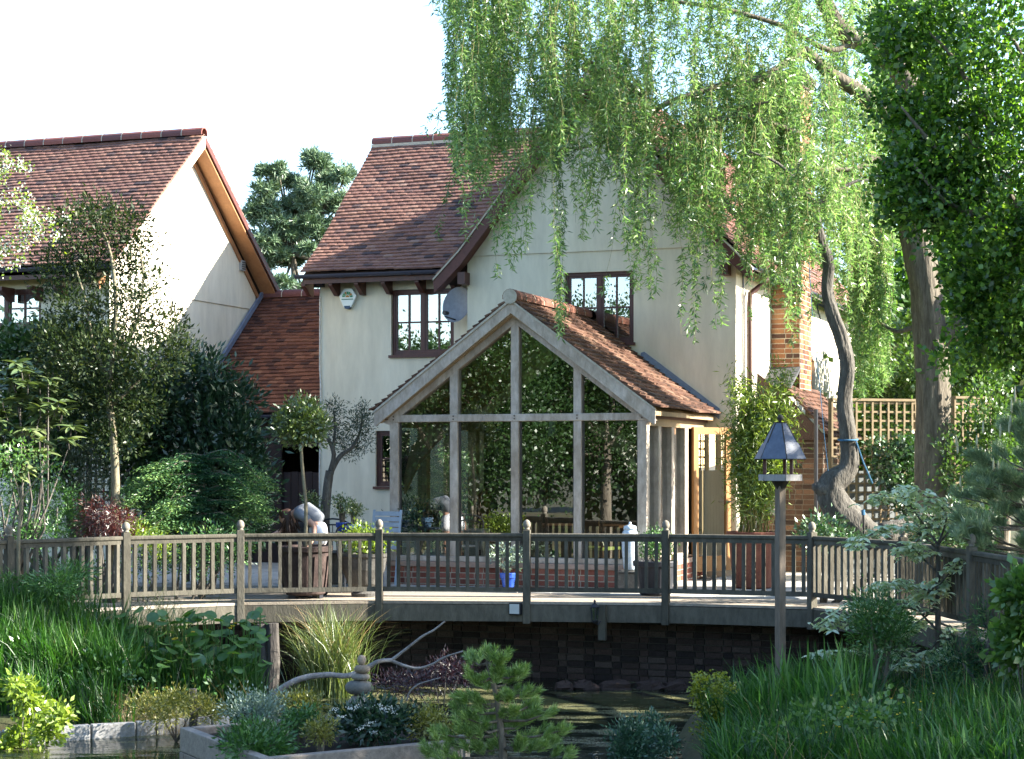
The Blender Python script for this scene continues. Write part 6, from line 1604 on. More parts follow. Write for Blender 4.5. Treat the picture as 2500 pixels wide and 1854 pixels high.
MB().tube([c - axis_ * .02, V((c.x, YF, c.z))], .03, 8).obj('bracket', M_BLACKP, ds)
# alarm box: hexagonal, fan emblem over a line of small print
c = pY(852, 729, YF); AX = .165
al = thing('alarm_box', 'white hexagonal alarm box with green and orange fan emblem on the cream wall', 'alarm box', c)
M_WH = mat('alarm_white', [(.68, .72, .68), (.74, .78, .74)], rough=.35, namt=.05, spec=.5); M_DKB = mat('alarm_lens', [(.02, .04, .09), (.03, .06, .12)], rough=.2)
hexp = [(-.055, .155), (.085, .155), (.165, .03), (.07, -.15), (-.07, -.15), (-.15, .03)]
MB().prism([(c.x + x, YF - .07, c.z + z) for x, z in hexp], (0, .07, 0)).obj('casing', M_WH, al, bevel=.012)
MB().prism([(c.x - .055, YF - .072, c.z - .125), (c.x + .055, YF - .072, c.z - .125), (c.x + .045, YF - .072, c.z - .168), (c.x, YF - .072, c.z - .18), (c.x - .045, YF - .072, c.z - .168)], (0, .07, 0)).obj('strobe', M_DKB, al)
ecol = [(.05, .25, .12), (.45, .22, .05), (.08, .30, .15), (.48, .30, .08), (.05, .25, .12)]
for k in range(7):
    a0, a1 = math.pi * k / 7, math.pi * (k + .86) / 7
    P = [(c.x + .005 + r_ * math.cos(a) , YF - .0735, c.z + .012 + r_ * math.sin(a)) for r_, a in ((.045, a0), (.095, a0), (.095, a1), (.045, a1))]
    MB().add(P, [(0, 1, 2, 3)]).obj('emblem_ray', mat('emblem_%d' % (k % 3), [ecol[k % 3]] * 2, namt=.05), al)
MB().add([(c.x + .005 + r_ * math.cos(a), YF - .0735, c.z + .012 + r_ * math.sin(a)) for r_, a in [(0.036, math.pi * i / 8) for i in range(9)]], [tuple(range(9))]).obj('emblem_centre', mat('emblem_1', [ecol[1]] * 2), al)
MB().add([(c.x - .1, YF - .0735, c.z - .028), (c.x + .11, YF - .0735, c.z - .028), (c.x + .11, YF - .0735, c.z - .012), (c.x - .1, YF - .0735, c.z - .012)], [(0, 1, 2, 3)]).obj('print_line', mat('emblem_p', [(.12, .28, .2)] * 2, nscale=90, namt=.8), al)
def flood(x, y, Y, sz, label, lens, tilt=0.0):
    c = pY(x, y, Y); t = thing('floodlight', label, 'floodlight', c)
    MB().bb((c.x - sz, Y, c.z - sz), (c.x + sz, Y + .07, c.z + sz)).obj('housing', M_BLACKP, t, bevel=.006)
    MB().bb((c.x - sz * .84, Y - .006, c.z - sz * .8), (c.x + sz * .84, Y - .001, c.z + sz * .8)).obj('lens', lens, t)
    MB().beam((c.x, Y + .07, c.z), (c.x, Y + .13, c.z), .03, .06).obj('bracket', M_BLACKP, t)
M_LENS = mat('lens_pale', [(.45, .48, .48), (.55, .58, .58)], rough=.2, spec=.6, namt=.1)
flood(777, 688, 27.15, .09, 'small black floodlight under the eaves at the house corner', M_GLASS)
pf = RP[5].lerp(RP[4], .09); 
flood(1256, 1487, 20.77, .073, 'square floodlight with pale lens on the deck fascia', M_LENS)
# lantern hung on the fascia
c = pd(1452, 1495, 21.83); ln = thing('garden_lantern', 'black carriage lantern on a timber block below the deck', 'lantern', c)
def lbox(name, prof, m_, **k): MB().lathe(prof, tuple(c), **k).obj(name, m_, ln)
lbox('cap', [(.058, .055), (.062, .062), (.03, .095), (.012, .105), (.012, .12), (.018, .128), (.004, .15)], M_BLACKP, sq=6)
lbox('glass', [(.034, -.10), (.047, .055)], glassmat('lantern_glass', tint=(.8, .85, .85), refl=.2), sq=6)
lbox('base', [(.012, -.135), (.03, -.12), (.04, -.10), (.036, -.095)], M_BLACKP, sq=6)
for k in range(6):
    a = 2 * math.pi * k / 6; MB().beam((c.x + .036 * math.cos(a), c.y + .036 * math.sin(a), c.z - .1), (c.x + .049 * math.cos(a), c.y + .049 * math.sin(a), c.z + .055), .007, .007).obj('bar', M_BLACKP, ln)
MB().tube([c + V((0, 0, -.12)), c + V((.02, .05, -.15)), c + V((.04, .1, -.12))], .012, 6).obj('arm', M_BLACKP, ln)
MB().bb((c.x + .01, c.y + .1, c.z - .34), (c.x + .10, c.y + .16, c.z + .08)).obj('mounting_block', M_RAIL, ln)

# ------------------------------------------------------------------ pond: raised bed, stones, driftwood, stumps, edging
ZB = -.56
A, B, Cc = pZ(456, 1777, ZB), pZ(650, 1850, ZB), pZ(1129, 1805, ZB); Dd = A + Cc - B
M_SLEEP = mat('sleeper_oak', [(.17, .14, .11), (.26, .22, .18), (.30, .27, .23)], attr=True, rough=.85, nscale=4, namt=.4, bump=.3, stretch=(1, 1, 1), bscale=40)
rb = thing('raised_bed', 'weathered timber raised bed planted with dwarf shrubs in the pond', 'raised bed', (A + Cc) / 2 + V((0, 0, -.5)))
for p, q in ((A, B), (B, Cc), (Cc, Dd), (Dd, A)):
    for k in range(3):
        zc = ZB - .1 - k * .205
        dq = (q - p).normalized() * (.05 if k % 2 else -.05)
        MB().beam((p.x + dq.x, p.y + dq.y, zc), (q.x + dq.x, q.y + dq.y, zc), .09, .2, t=random.random()).obj('sleeper', M_SLEEP, rb, bevel=.008)
MB().prism([(*p.xy, ZB - .5) for p in (A, B, Cc, Dd)], (0, 0, .44)).obj('soil', M_COMPOST, rb)
MB().beam((Cc.x, Cc.y, -1.2), (Cc.x, Cc.y, ZB + .03), .09, .09).obj('corner_post', M_SLEEP, rb)
def bed(name, label, x, y, d, rx, rz_, n, per, L, W, m_, **k): return bushy(name, label, 'shrub', x, y, d, rx, rz_, n, per, L, W, m_, z0=ZB - .06, **k)
bed('silver_shrub', 'blue grey dome shaped hebe in the raised bed', 630, 1742, 15.2, .30, .20, 190, 15, .028, .012, LM_SILVER, sub_r=.035, up=.6)
bed('fan_conifer', 'bright green fan leaved conifer spilling over the raised bed corner', 630, 1812, 14.45, .30, .15, 150, 18, .05, .016, LM_JUN, sub_r=.045, out=1.0)
bed('golden_conifer', 'small golden tipped conifer in the middle of the raised bed', 782, 1787, 14.6, .13, .10, 90, 12, .03, .012, LM_GOLD, sub_r=.03)
bed('lime_heath', 'yellow green heath behind the golden tipped conifer', 740, 1722, 15.4, .22, .10, 130, 12, .035, .012, LM_GOLD, sub_r=.035)
bed('green_heath', 'mid green low conifer beside the blue grey hebe', 735, 1755, 15.0, .14, .10, 90, 12, .035, .012, LM_JUN, sub_r=.035)
vib = bed('white_flowered_viburnum', 'dark leaved viburnum with small white flower heads in the raised bed', 905, 1757, 14.9, .34, .17, 130, 12, .065, .026, LM_LAUREL, sub_r=.05)
lv = Leaves()
for x, y in ((858, 1731), (820, 1733), (870, 1727), (925, 1725), (938, 1733), (880, 1780), (905, 1765), (890, 1772), (960, 1740), (915, 1790), (835, 1752), (950, 1730)):
    p = np.array(list(pd(x, y, 14.62))); lv.leaves(p + rng.normal(size=(22, 3)) * np.array([.018, .018, .008]), unit(rdir(22) + np.array([0, 0, 1])), .012, .012, rng.random(22))
fol(vib, lv, LM_WHITE, 'blossom')
bed('golden_shrub', 'golden leaved spirea at the pine end of the raised bed', 1045, 1768, 15.0, .22, .14, 150, 11, .032, .016, LM_GOLD, sub_r=.04)
plant('purple_shrub', 'dark purple leaved low shrub behind the dwarf pine', 'bush', 1080, 18.3, [(1060, 1660, 60, 25), (1000, 1670, 50, 20), (1120, 1650, 40, 25), (1090, 1630, 40, 15), (950, 1670, 40, 18)], 14, .05, .05, .012, LM_PURPLE, nper=3, z0=-1.0)
# cairn
M_PEB = [mat('pebble_%d' % i, [c1, c2], rough=.8, nscale=10, namt=.3, bump=.15, bscale=60) for i, (c1, c2) in enumerate((((.20, .18, .15), (.28, .25, .21)), ((.10, .10, .09), (.15, .145, .13)), ((.15, .135, .115), (.2, .18, .15)), ((.17, .14, .10), (.24, .19, .14)), ((.24, .19, .14), (.30, .24, .18))))]
def stone(mb_, c, rx, ry, rz_, n=10, jit=.08):
    vs = []; m = 7
    for i in range(m + 1):
        ph = math.pi * i / m
        for k in range(n):
            a = 2 * math.pi * k / n; j = 1 + random.uniform(-jit, jit)
            vs.append((c[0] + rx * math.sin(ph) ** .8 * math.cos(a) * j, c[1] + ry * math.sin(ph) ** .8 * math.sin(a) * j, c[2] - rz_ * math.cos(ph) * j))
    return mb_.add(vs, [(i * n + k, i * n + (k + 1) % n, (i + 1) * n + (k + 1) % n, (i + 1) * n + k) for i in range(m) for k in range(n)])
CD_ = 15.7; kx = CD_ / FPX
for i, (x, y0, y1, w, lab) in enumerate(((875, 1697, 1768, 62, 'pale square block under the cairn of stones'), (876, 1661, 1697, 72, 'big dark rounded boulder on the pale block'), (880, 1644, 1662, 50, 'flat grey stone resting on the dark boulder'), (884, 1623, 1645, 42, 'brownish cobble second from the top of the cairn'), (883, 1600, 1624, 23, 'small pointed stone topping the cairn'))):
    c = pd(x, (y0 + y1) / 2, CD_); th = thing('stacked_stone', lab, 'stone', (c.x, c.y, c.z - (y1 - y0) / 2 * kx), group='cairn of stacked stones')
    mb = MB(); stone(mb, tuple(c), w / 2 * kx, w / 2 * kx * .8, (y1 - y0) / 2 * kx * 1.03, 12, .04)
    mb.obj('stone', M_PEB[i], th, smooth=True)
# driftwood
DW_ = 16.4
dwood = thing('driftwood_branch', 'bare grey forked driftwood branch behind the stone cairn', 'branch', pd(670, 1690, DW_))
M_DRIFT = mat('driftwood', [(.13, .12, .11), (.20, .19, .18), (.26, .25, .24)], rough=.9, nscale=12, namt=.35, bump=.3)
mb = MB()
limb(mb, [pd(655, 1712, DW_), pd(690, 1680, DW_), pd(740, 1656, DW_), pd(800, 1648, DW_), pd(850, 1650, DW_), pd(900, 1628, DW_ + .1), pd(925, 1615, DW_ + .1), pd(957, 1612, DW_ + .2)], .032, .018, 8, 5)
limb(mb, [pd(955, 1613, DW_ + .2), pd(985, 1590, DW_ + .2), pd(1030, 1555, DW_ + .2), pd(1060, 1538, DW_ + .2), pd(1086, 1517, DW_ + .2)], .016, .008, 7, 5)
limb(mb, [pd(955, 1613, DW_ + .2), pd(985, 1625, DW_ + .2), pd(1020, 1632, DW_ + .2), pd(1055, 1622, DW_ + .2), pd(1085, 1605, DW_ + .2), pd(1131, 1590, DW_ + .2)], .018, .007, 7, 5)
limb(mb, [pd(993, 1712, DW_), pd(1000, 1690, DW_), pd(1020, 1672, DW_), pd(1050, 1662, DW_), pd(1075, 1655, DW_)], .010, .005, 6, 4)
part('branch', mb.mesh('branch', M_DRIFT, True), dwood)
# stumps
M_STUMP = mat('old_post', [(.05, .045, .04), (.09, .08, .07), (.13, .12, .105)], rough=.95, nscale=5, namt=.5, bump=.7, bscale=30, stretch=(1, 1, .25))
for x, y, r, lab in ((636, 1524, .055, 'short dark weathered timber stump beside the marigold'), (664, 1522, .075, 'stout dark timber stump standing in the pond below the deck'), (470, 1682, .04, 'thin grey stake at the pond bank')):
    d = 20.7 if y < 1600 else 17.9
    c = pd(x, y, d); s_ = thing('timber_stump', lab, 'post', (c.x, c.y, -1.0), group='old timber stumps in the pond')
    mb = MB(); mb.tube([(c.x - .03, c.y, -1.15), (c.x + .02, c.y, (c.z - 1) / 2), (c.x, c.y, c.z)], [r * 1.1, r, r * .95], 12, wob=.12); mb.obj('stump', M_STUMP, s_)
# pond edging of concrete slabs
ed = thing('pond_edging', 'pale concrete edging slabs along the planted bank', 'edging', (*pd(150, HOR, 18).xy, -1.0))
M_CONC = mat('pale_concrete', [(.26, .26, .25), (.40, .40, .385)], rough=.9, attr=True, nscale=6, namt=.5, bump=.3)
xs = [-90, 5, 110, 220, 330, 380, 450, 515, 560]
for i in range(len(xs) - 1):
    f0, f1 = [np.interp(q, [-90, 0, 340, 560], [17.3, 17.42, 18.05, 18.4]) for q in (xs[i] + 2, xs[i + 1] - 2)]
    p, q = pd(xs[i] + 2, HOR, f0), pd(xs[i + 1] - 2, HOR, f1)
    MB().beam((p.x, p.y, -.97), (q.x, q.y, -.97 + random.uniform(-.01, .01)), .09, .22, t=random.random()).obj('edging_slab', M_CONC, ed, bevel=.01)
# rubble at the foot of the pond wall
for i, (x, y, w, lab) in enumerate(((1500, 1640, 60, 'broad flat rubble stone at the foot of the pond wall'), (1430, 1648, 44, 'chunky rubble stone by the pond wall foot'), (1590, 1650, 52, 'low rubble stone at the damp wall foot'), (1380, 1640, 30, 'small rubble stone near the wall foot'), (1650, 1655, 40, 'half sunk rubble stone below the deck'))):
    c = pd(x, y, 21.75); th = thing('rubble_stone', lab, 'stone', (c.x, c.y, -1.0), group='rubble at the pond wall foot')
    mb = MB(); stone(mb, (c.x, c.y, -1.0), w * .0048 * .5 * 1.6, .12, .10, 9, .25); mb.obj('stone', M_BRICKD, th)

# ------------------------------------------------------------------ terrace furniture
M_IRON = mat('dark_iron', [(.012, .014, .02), (.02, .024, .03)], rough=.5)
tb = base_at(838, 24.5, 0)
tbl = thing('patio_table', 'round dark metal patio table holding blue pots by the wall', 'table', tb)
MB().lathe([(.01, .70), (.44, .70), (.45, .715), (.44, .73), (.01, .732)], tuple(tb), 28).obj('table_top', M_IRON, tbl)
for k in range(4):
    a = k * 1.57 + .5; MB().tube([tb + V((.3 * math.cos(a), .3 * math.sin(a), .70)), tb + V((.2 * math.cos(a), .2 * math.sin(a), .4)), tb + V((.36 * math.cos(a), .36 * math.sin(a), 0))], .014, 6).obj('leg', M_IRON, tbl)
def chair(x, d, rz, label):
    b = base_at(x, d, 0); t = thing('metal_chair', label, 'chair', b, rz, 'dark metal patio chairs')
    for sx in (-.2, .2):
        for sy_ in (-.2, .2): MB().tube([(sx, sy_, 0), (sx * .95, sy_ * .95, .44)], .011, 6).obj('leg', M_IRON, t, local=True)
    MB().lathe([(.01, .43), (.23, .43), (.235, .445), (.23, .455), (.01, .457)], (0, 0, 0), 20).obj('seat', M_IRON, t, local=True)
    arc = [(-.24, .2, .45), (-.25, .24, .75)] + [(-.25 * math.cos(q), .25, .78 + .12 * math.sin(q)) for q in np.linspace(0, math.pi, 9)] + [(.25, .24, .75), (.24, .2, .45)]
    MB().tube(arc, .013, 6).obj('back_frame', M_IRON, t, local=True)
    MB().tube([(-.25 * math.cos(q), .25, .72 + .10 * math.sin(q)) for q in np.linspace(0, math.pi, 9)], .011, 6).obj('back_rail', M_IRON, t, local=True)
    for k in range(5): MB().tube([(-.16 + k * .08, .21, .46), (-.16 + k * .08, .25, .72 + .09 * math.sin(math.acos(max(-1, min(1, (-.16 + k * .08) / .25)))))], .006, 5).obj('back_bar', M_IRON, t, local=True)
chair(880, 23.75, math.pi + .15, 'dark metal chair with arched back drawn up to the patio table')
chair(808, 25.05, .35, 'dark metal chair behind the patio table near the olive')
fb = base_at(936, 25.2, 0); fc = thing('folding_chair', 'pale blue folded garden chair leaning by the garden room', 'chair', fb)
M_PB = mat('pale_blue_paint', [(.28, .36, .45), (.36, .44, .53)], rough=.5, namt=.15)
for sx in (-.2, .2): MB().beam(fb + V((sx, -.05, 0)), fb + V((sx, .15, 1.02)), .03, .025).obj('frame_leg', M_PB, fc)
for k in range(7): MB().beam(fb + V((-.2, .055 + k * .014, .52 + k * .075)), fb + V((.2, .055 + k * .014, .52 + k * .075)), .012, .06).obj('slat', M_PB, fc)
# ginger jar on a stool by the glass
jb = base_at(1538, 24.0, .01); jr = thing('ginger_jar', 'tall blue and white lidded jar standing before the glass', 'jar', jb + V((0, 0, .26)))
M_PORC = mat('blue_white_porcelain', [(.55, .62, .66), (.42, .52, .62), (.60, .66, .68), (.18, .30, .50)], rough=.2, spec=.6, nscale=14, namt=.1)
MB().lathe([(.07, .26), (.085, .28), (.105, .50), (.11, .66), (.10, .75), (.075, .79), (.055, .80)], tuple(jb), 20).obj('body', M_PORC, jr, smooth=True)
MB().lathe([(.085, .79), (.088, .80), (.08, .835), (.03, .85), (.014, .86), (.022, .875), (.004, .89)], tuple(jb), 16).obj('lid', M_PORC, jr, smooth=True)
js = thing('stone_stand', 'low grey block stand beneath the lidded jar', 'stand', jb); MB().bb((jb.x - .13, jb.y - .13, .005), (jb.x + .13, jb.y + .13, .24)).obj('block', M_STONEP, js, bevel=.01); MB().bb((jb.x - .15, jb.y - .15, .242), (jb.x + .15, jb.y + .15, .262)).obj('cap', M_STONEP, js)
# inside the garden room: table, carved chairs, planted pot, pendant lamp
M_WOODD = mat('dark_carved_oak', [(.09, .04, .02), (.15, .07, .035)], rough=.35, spec=.5, namt=.3)
dtb = V((-8.1, 24.95, .03)); dt = thing('dining_table', 'dark oak dining table inside the garden room', 'table', dtb)
MB().bb((dtb.x - .8, dtb.y - .45, .75), (dtb.x + .8, dtb.y + .45, .79)).obj('table_top', M_WOODD, dt, bevel=.008)
for sx in (-.7, .7):
    for sy_ in (-.36, .36): MB().lathe([(.03, .03), (.05, .1), (.03, .2), (.055, .4), (.03, .6), (.05, .75)], (dtb.x + sx, dtb.y + sy_, 0), 10).obj('leg', M_WOODD, dt)
def carved(x, y, rz, label):
    t = thing('carved_chair', label, 'chair', (x, y, .03), rz, 'carved chairs at the dining table')
    for sx in (-.2, .2):
        MB().tube([(sx, -.2, 0), (sx, -.2, .45)], .022, 8).obj('leg', M_WOODD, t, local=True)
        MB().tube([(sx + .012 * math.cos(q * 1.6), .2 + .012 * math.sin(q * 1.6), .45 + q * .028) for q in range(28)], .02, 7).obj('twist_post', M_WOODD, t, local=True)
        MB().tube([(sx, .2, 0), (sx, .2, .46)], .022, 8).obj('leg', M_WOODD, t, local=True)
        MB().lathe([(.012, 1.23), (.028, 1.25), (.014, 1.28), (.004, 1.30)], (sx, .2, 0), 8).obj('finial', M_WOODD, t, local=True)
    MB().bb((-.22, -.22, .44), (.22, .22, .48)).obj('seat', mat('olive_cushion', [(.22, .26, .06), (.3, .34, .09)]), t, local=True)
    MB().prism([(-.14, .19, .6), (.14, .19, .6), (.15, .19, 1.0), (.19, .19, 1.15), (.1, .19, 1.22), (0, .19, 1.26), (-.1, .19, 1.22), (-.19, .19, 1.15), (-.15, .19, 1.0)], (0, .025, 0)).obj('back_panel', M_WOODD, t, local=True)
carved(-8.42, 24.25, math.pi + .25, 'carved high backed chair with twisted posts close to the front glass')
carved(-7.5, 24.35, math.pi - .3, 'carved high backed chair nearer the open garden door')
carved(-9.2, 24.9, 1.5, 'carved high backed chair at the far end of the dining table')
ib = V((-9.72, 23.95, .03)); ip = thing('patterned_planter', 'blue and white patterned planter inside the first front window', 'pot', ib)
pot(ip, ib, ROUND(.42, .15, .19), M_PORC, .36, .16)
bushy('indoor_shrub', 'dark leafy houseplant in the patterned planter behind the glass', 'potted shrub', 1025, 1275, 25.55, .36, .28, 70, 10, .06, .03, LM_LAUREL, z0=.39, sub_r=.07)
pc_ = pY(1348, 1060, 24.5); pend = thing('pendant_lamp', 'grey glass pendant lamp hanging inside the garden room', 'lamp', pc_)
MB().lathe([(.012, .30), (.02, .26), (.035, .22), (.06, 0), (.085, -.03), (.08, -.03), (.05, .02)], tuple(pc_), 16).obj('shade', mat('pewter', [(.35, .37, .38), (.42, .44, .45)], rough=.3), pend, smooth=True)
MB().tube([pc_ + V((0, 0, .3)), pc_ + V((0, 0, 1.35))], .006, 5).obj('cord', M_IRON, pend)
wb_ = V((-9.2, 24.1, .03)); wbx = thing('white_cabinet', 'pale cabinet standing inside the second front window', 'cabinet', wb_)
MB().bb((wb_.x - .15, wb_.y - .12, .03), (wb_.x + .15, wb_.y + .12, .75)).obj('carcass', mat('pale_paint', [(.5, .52, .52), (.58, .6, .6)]), wbx, bevel=.008); MB().bb((wb_.x - .135, wb_.y - .135, .07), (wb_.x + .135, wb_.y - .121, .71)).obj('door', MATS['pale_paint'], wbx); MB().bb((wb_.x + .09, wb_.y - .15, .38), (wb_.x + .11, wb_.y - .136, .46)).obj('handle', M_IRON, wbx)

# ------------------------------------------------------------------ the gardener
M_SKIN = mat('skin', [(.42, .24, .17), (.48, .28, .20)], rough=.55, namt=.1); M_HAIR = mat('brown_hair', [(.035, .018, .012), (.07, .035, .022)], rough=.45, nscale=30, stretch=(1, 1, .1), namt=.4)
M_SHIRT = mat('grey_shirt', [(.15, .165, .19), (.19, .205, .23)], rough=.9, namt=.12, bump=.2); M_SHORT = mat('white_shorts', [(.70, .71, .74), (.78, .79, .82)], rough=.9, namt=.08, bump=.2)
def skin_obj(name, verts, edges, rad, material, parent, lvl=2, root=0):
    me = bpy.data.meshes.new(name); me.from_pydata([tuple(v) for v in verts], edges, []); me.materials.append(material)
    o = part(name, me, parent)
    o.modifiers.new('skin', 'SKIN')
    for i, r in enumerate(rad):
        sv = me.skin_vertices[0].data[i]; sv.radius = (r, r) if not isinstance(r, tuple) else r; sv.use_root = (i == root)
    s = o.modifiers.new('sub', 'SUBSURF'); s.levels = lvl; s.render_levels = lvl
    o.modifiers['skin'].use_smooth_shade = True
    return o
gd = 23.32
person = thing('person', 'person with long brown hair bending over the tall pot in grey shirt and white shorts', 'person', (*pd(780, HOR, gd).xy, .0))
q = lambda x, y, o=0.0: pd(x, y, gd + o)
foot = lambda x, o: V((*pd(x, HOR, gd + o).xy, .03))
bv = [q(777, 1283), q(765, 1262), q(746, 1249), q(729, 1249), q(715, 1255), q(703, 1262),            # 0 pelvis 1 waist 2 chest 3 upper chest 4 neck 5 head
      q(778, 1305, -.1), q(776, 1384, -.1), foot(786, -.1) + V((0, 0, .05)), foot(775, -.13),            # near leg 6-9
      q(781, 1305, .1), q(782, 1384, .12), foot(792, .12) + V((0, 0, .05)), foot(781, .1),                # far leg 10-13
      q(736, 1260, -.17), q(768, 1284, -.22), q(766, 1312, -.28), q(758, 1328, -.32),                    # near arm 14-17
      q(724, 1257, .16), q(700, 1283, .12), q(682, 1298, -.02), q(674, 1302, -.06)]                     # far arm 18-21
be = [(0, 1), (1, 2), (2, 3), (3, 4), (4, 5), (0, 6), (6, 7), (7, 8), (8, 9), (0, 10), (10, 11), (11, 12), (12, 13), (3, 14), (14, 15), (15, 16), (16, 17), (3, 18), (18, 19), (19, 20), (20, 21)]
br_ = [.105, .088, .095, .08, .045, .075, .085, .058, .038, .032, .085, .058, .038, .032, .05, .04, .03, .026, .05, .038, .03, .026]
for base, dirs in ((17, V((-.03, -.04, -.06))), (21, V((-.07, -.03, -.03)))):
    for k in range(5):
        sp_ = (k - 2) * .014; L_ = (.055, .07, .075, .07, .055)[k] if k else .05
        p0 = bv[base]; e = V((.4, -.9, 0)) * sp_ + V((0, 0, sp_ * .3))
        i0 = len(bv); bv += [p0 + dirs * .45 + e * 1.2, p0 + dirs.normalized() * (.03 + L_ * .6) + e * 1.6, p0 + dirs.normalized() * (.03 + L_) + e * 1.7 + V((0, 0, -.015))]
        be += [(base, i0), (i0, i0 + 1), (i0 + 1, i0 + 2)]; br_ += [.010, .009, .007]
skin_obj('body', bv, be, br_, M_SKIN, person)
hc = q(703, 1266)
fwd = (q(690, 1282, -.08) - q(703, 1258, 0)).normalized()       # direction the face looks: down and towards the pot
upv = V((-.8, -.1, .5)); upv = (upv - fwd * upv.dot(fwd)).normalized(); sdv = fwd.cross(upv)
mb = MB(); N = 16
vs = []
for i in range(11):
    ph = math.pi * i / 10
    for k in range(N):
        a = 2 * math.pi * k / N; fx = math.sin(ph) * math.cos(a); fy = math.sin(ph) * math.sin(a); fz = math.cos(ph)
        nose = .022 * max(0, 1 - ((fz + .1) / .18) ** 2) * max(0, 1 - (fy / .22) ** 2) if fx > 0 else 0
        jaw = 1 - .22 * max(0, -fz)
        vs.append(hc + fwd * (fx * .095 * jaw + nose) + sdv * fy * .075 * jaw + upv * fz * .118)
mb.add(vs, [(i * N + k, i * N + (k + 1) % N, (i + 1) * N + (k + 1) % N, (i + 1) * N + k) for i in range(10) for k in range(N)]); mb.obj('head', M_SKIN, person, smooth=True)
for s in (-1, 1):
    e = hc + fwd * .086 + sdv * s * .032 + upv * .005; MB().lathe([(.001, -.008), (.010, -.004), (.010, .004), (.001, .008)], tuple(e), 8).obj('eye', M_DARK, person)
    e = hc + sdv * s * .076 - upv * .01; mbx = MB(); stone(mbx, tuple(e), .012, .02, .028, 8, .02); mbx.obj('ear', M_SKIN, person)
e = hc + fwd * .088 - upv * .055; MB().tube([e - sdv * .022, e + fwd * .006, e + sdv * .022], .006, 6).obj('mouth', mat('lips', [(.35, .12, .10), (.4, .15, .12)]), person)
mb = MB()
for i in range(210):
    a = random.uniform(-2.4, 2.4); t = random.random() ** .7
    st = hc - fwd * .085 * math.cos(a) * .9 * t + sdv * math.sin(a) * .078 + upv * (.122 * math.sqrt(max(0, 1 - t * .7)))
    o_ = hc - fwd * .10 * math.cos(a * .8) + sdv * math.sin(a) * .095 + upv * .02
    end = V((o_.x + random.gauss(0, .035), o_.y + random.gauss(0, .03), o_.z - random.uniform(.18, .34))) + (q(722, 1300) - q(712, 1300)) * random.uniform(0, 1)
    mb.tube(smooth_path([st, o_, o_.lerp(end, .5) + V((random.gauss(0, .012), 0, 0)), end], 3), [.016] * 4 + [.014] * 3 + [.011, .008, .003], 5)
mb.obj('hair', M_HAIR, person, smooth=True)
def clothes(name, pts, edges, rad, m_): return skin_obj(name, pts, edges, rad, m_, person)
clothes('shirt', [q(784, 1280), q(769, 1262), q(748, 1248), q(727, 1248), q(735, 1258, -.17), q(756, 1274, -.2), q(725, 1256, .16), q(712, 1270, .14)], [(0, 1), (1, 2), (2, 3), (3, 4), (4, 5), (3, 6), (6, 7)], [.126, .122, .128, .105, .062, .058, .062, .056], M_SHIRT)
clothes('shorts', [q(777, 1287), q(772, 1274), q(778, 1306, -.1), q(778, 1338, -.1), q(781, 1306, .1), q(781, 1338, .11)], [(0, 1), (0, 2), (2, 3), (0, 4), (4, 5)], [.15, .14, .105, .105, .105, .105], M_SHORT)
for o_ in (-.13, .1):
    p = foot(780, o_); mbx = MB(); stone(mbx, (p.x, p.y, .035), .12, .05, .04, 10, .02); mbx.obj('shoe', M_BLACKP, person)

# ------------------------------------------------------------------ trees standing just outside the picture: they shade the pond and show in the glass
def side_tree(name, label, X, Y, zc, r, zr, n, material, bark=M_BARK, L=.16, W=.11, group='trees around the pond'):
    g = V((X, Y, hz(X, Y))); c = V((X, Y, zc)); th = thing(name, label, 'tree', g, group=group)
    cl = [(tuple(c + V((random.uniform(-.55, .55) * r, random.uniform(-.55, .55) * r, random.uniform(-.6, .6) * zr))), (r * .55, r * .55, zr * .5), n // 8) for i in range(9)]
    fol(th, clumped(cl, 15 if X > 0 else 30, .22, L if X > 0 else .085, W if X > 0 else .06), material)
    mb = MB(); limb(mb, [g - V((0, 0, .2)), g.lerp(c, .5) + V((.1, .05, 0)), c], .2, .08, 9)
    for q_ in cl[:6]: limb(mb, [g.lerp(c, .65), V(q_[0])], .08, .02, 6, 2)
    part('trunk', mb.mesh('trunk', bark, True), th)
side_tree('shade_tree', 'broad green tree on the sunny bank outside the view', 4.2, 16.0, 4.6, 2.9, 2.8, 620, LM_BG)
side_tree('shade_tree', 'tall green tree past the sunny bank outside the view', 6.4, 19.6, 5.4, 2.6, 3.0, 480, LM_BG)
side_tree('shade_tree', 'green tree along the near bank outside the view', 4.8, 11.6, 4.2, 2.6, 2.6, 480, LM_BG)
side_tree('bank_tree', 'dark tree on the shaded bank reflected in the garden room', -15.5, 7.5, 3.5, 2.9, 3.0, 1000, LM_BANK)
side_tree('bank_tree', 'bushy tree on the shaded bank reflected in the end windows', -19.5, 10.5, 3.0, 2.4, 2.0, 420, LM_BANK)
side_tree('bank_tree', 'dark tree on the near bank reflected in the glass', -13.5, 2.0, 3.8, 2.8, 3.4, 900, LM_BANK)
side_tree('bank_tree', 'green tree at the near bank corner reflected low in the glass', -20.0, 2.5, 3.6, 2.8, 3.0, 560, LM_BANK)

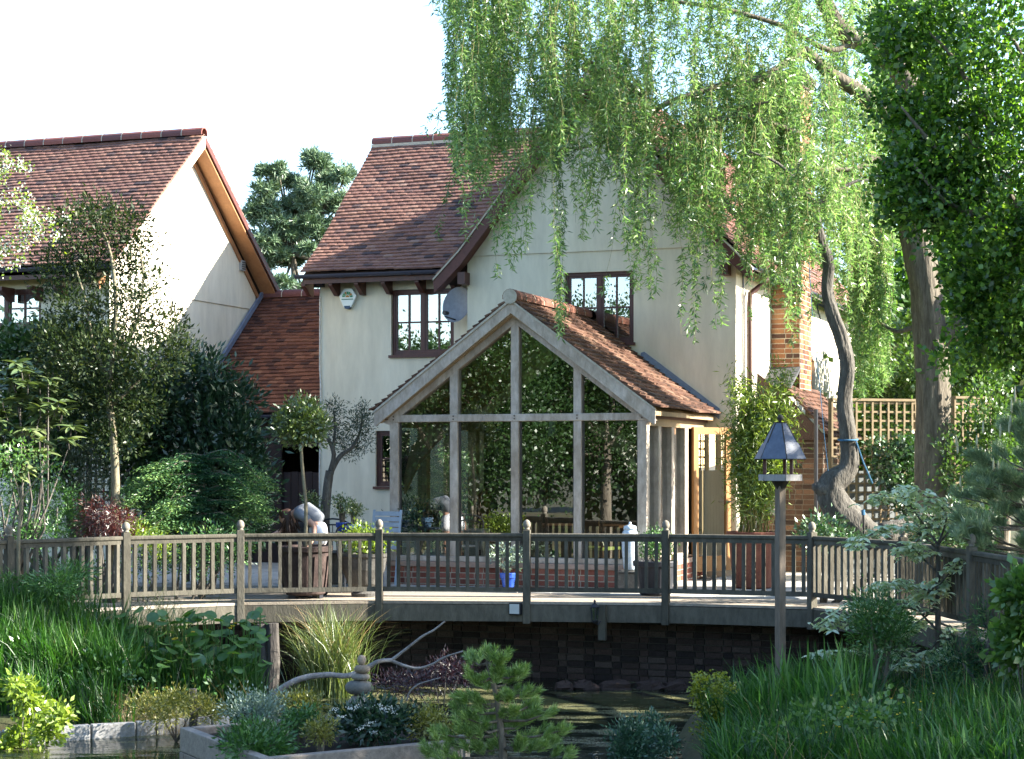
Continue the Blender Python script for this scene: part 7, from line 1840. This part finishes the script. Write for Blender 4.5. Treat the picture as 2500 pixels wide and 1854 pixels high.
hd = thing('reflection_hedge', 'tall hedge added out of view to darken the reflections in the glass', 'hedge', (-17, -5.5, 0))  # added hedge, unseen directly: keeps bright sky and ground out of the panes
cl = [((x, -5.5 + random.uniform(-.2, .2), 2.9 + random.uniform(-.2, .6)), (1.3, .8, 3.3), 230) for x in np.arange(-34, -5, 1.6)]
fol(hd, clumped(cl, 14, .2, .20, .15), LM_BANK, 'foliage')
mb = MB()
for c_, r_, n_ in cl: mb.tube([(c_[0], c_[1], -.1), (c_[0] + .1, c_[1], 1.8)], [.06, .03], 6)
part('stem', mb.mesh('stem', M_BARK), hd, kind='stuff')

# mixed weeds among the grass, and spent stems
for nm, lab, lst, dW, m_, L_, W_ in (('bank_weeds', 'broad leaved weeds and buttercups among the bank grass', [(2000, 1760, 90, 40), (2120, 1740, 90, 40), (2240, 1790, 90, 40), (2080, 1830, 120, 30), (2350, 1830, 90, 30), (1900, 1810, 70, 30)], 14.6, LM_MAPLE, .05, .035), ('reed_weeds', 'leafy weeds at the foot of the reeds', [(60, 1600, 80, 40), (240, 1640, 90, 40), (360, 1660, 70, 30), (520, 1680, 80, 25)], 18.6, LM_JUN, .06, .03)):
    o = part(nm, clumped(px_clusters(lst, dW, dj=.5, nper=.45), 10, .06, L_, W_).mesh(nm, m_)); tag(o, lab, 'weeds', kind='stuff')
lv = Leaves()
for i in range(46):
    x, y = (random.uniform(2000, 2300), random.uniform(1690, 1830)); p = np.array(list(pd(x, y, 14.1 + random.uniform(-.3, .3)))); n = 5
    lv.leaves(np.repeat(p[None], n, 0), np.stack([np.cos(np.arange(n) * 1.26), np.sin(np.arange(n) * 1.26), np.full(n, .6)], 1), .012, .011, rng.random(n))
tag(part('buttercups', lv.mesh('buttercups', LM_YEL)), 'tiny yellow buttercups scattered over the bank grass', 'flowers', kind='stuff')
blade_patch('spent_stems', 'brown spent stems standing among the green blades', [(-40, 620, 18.6, 20, .5, 1.0), (1800, 2560, 13.2, 18, .5, .8)], 420, (.5, 1.0), (.004, .007), LM_STRAW, (.1, .6))
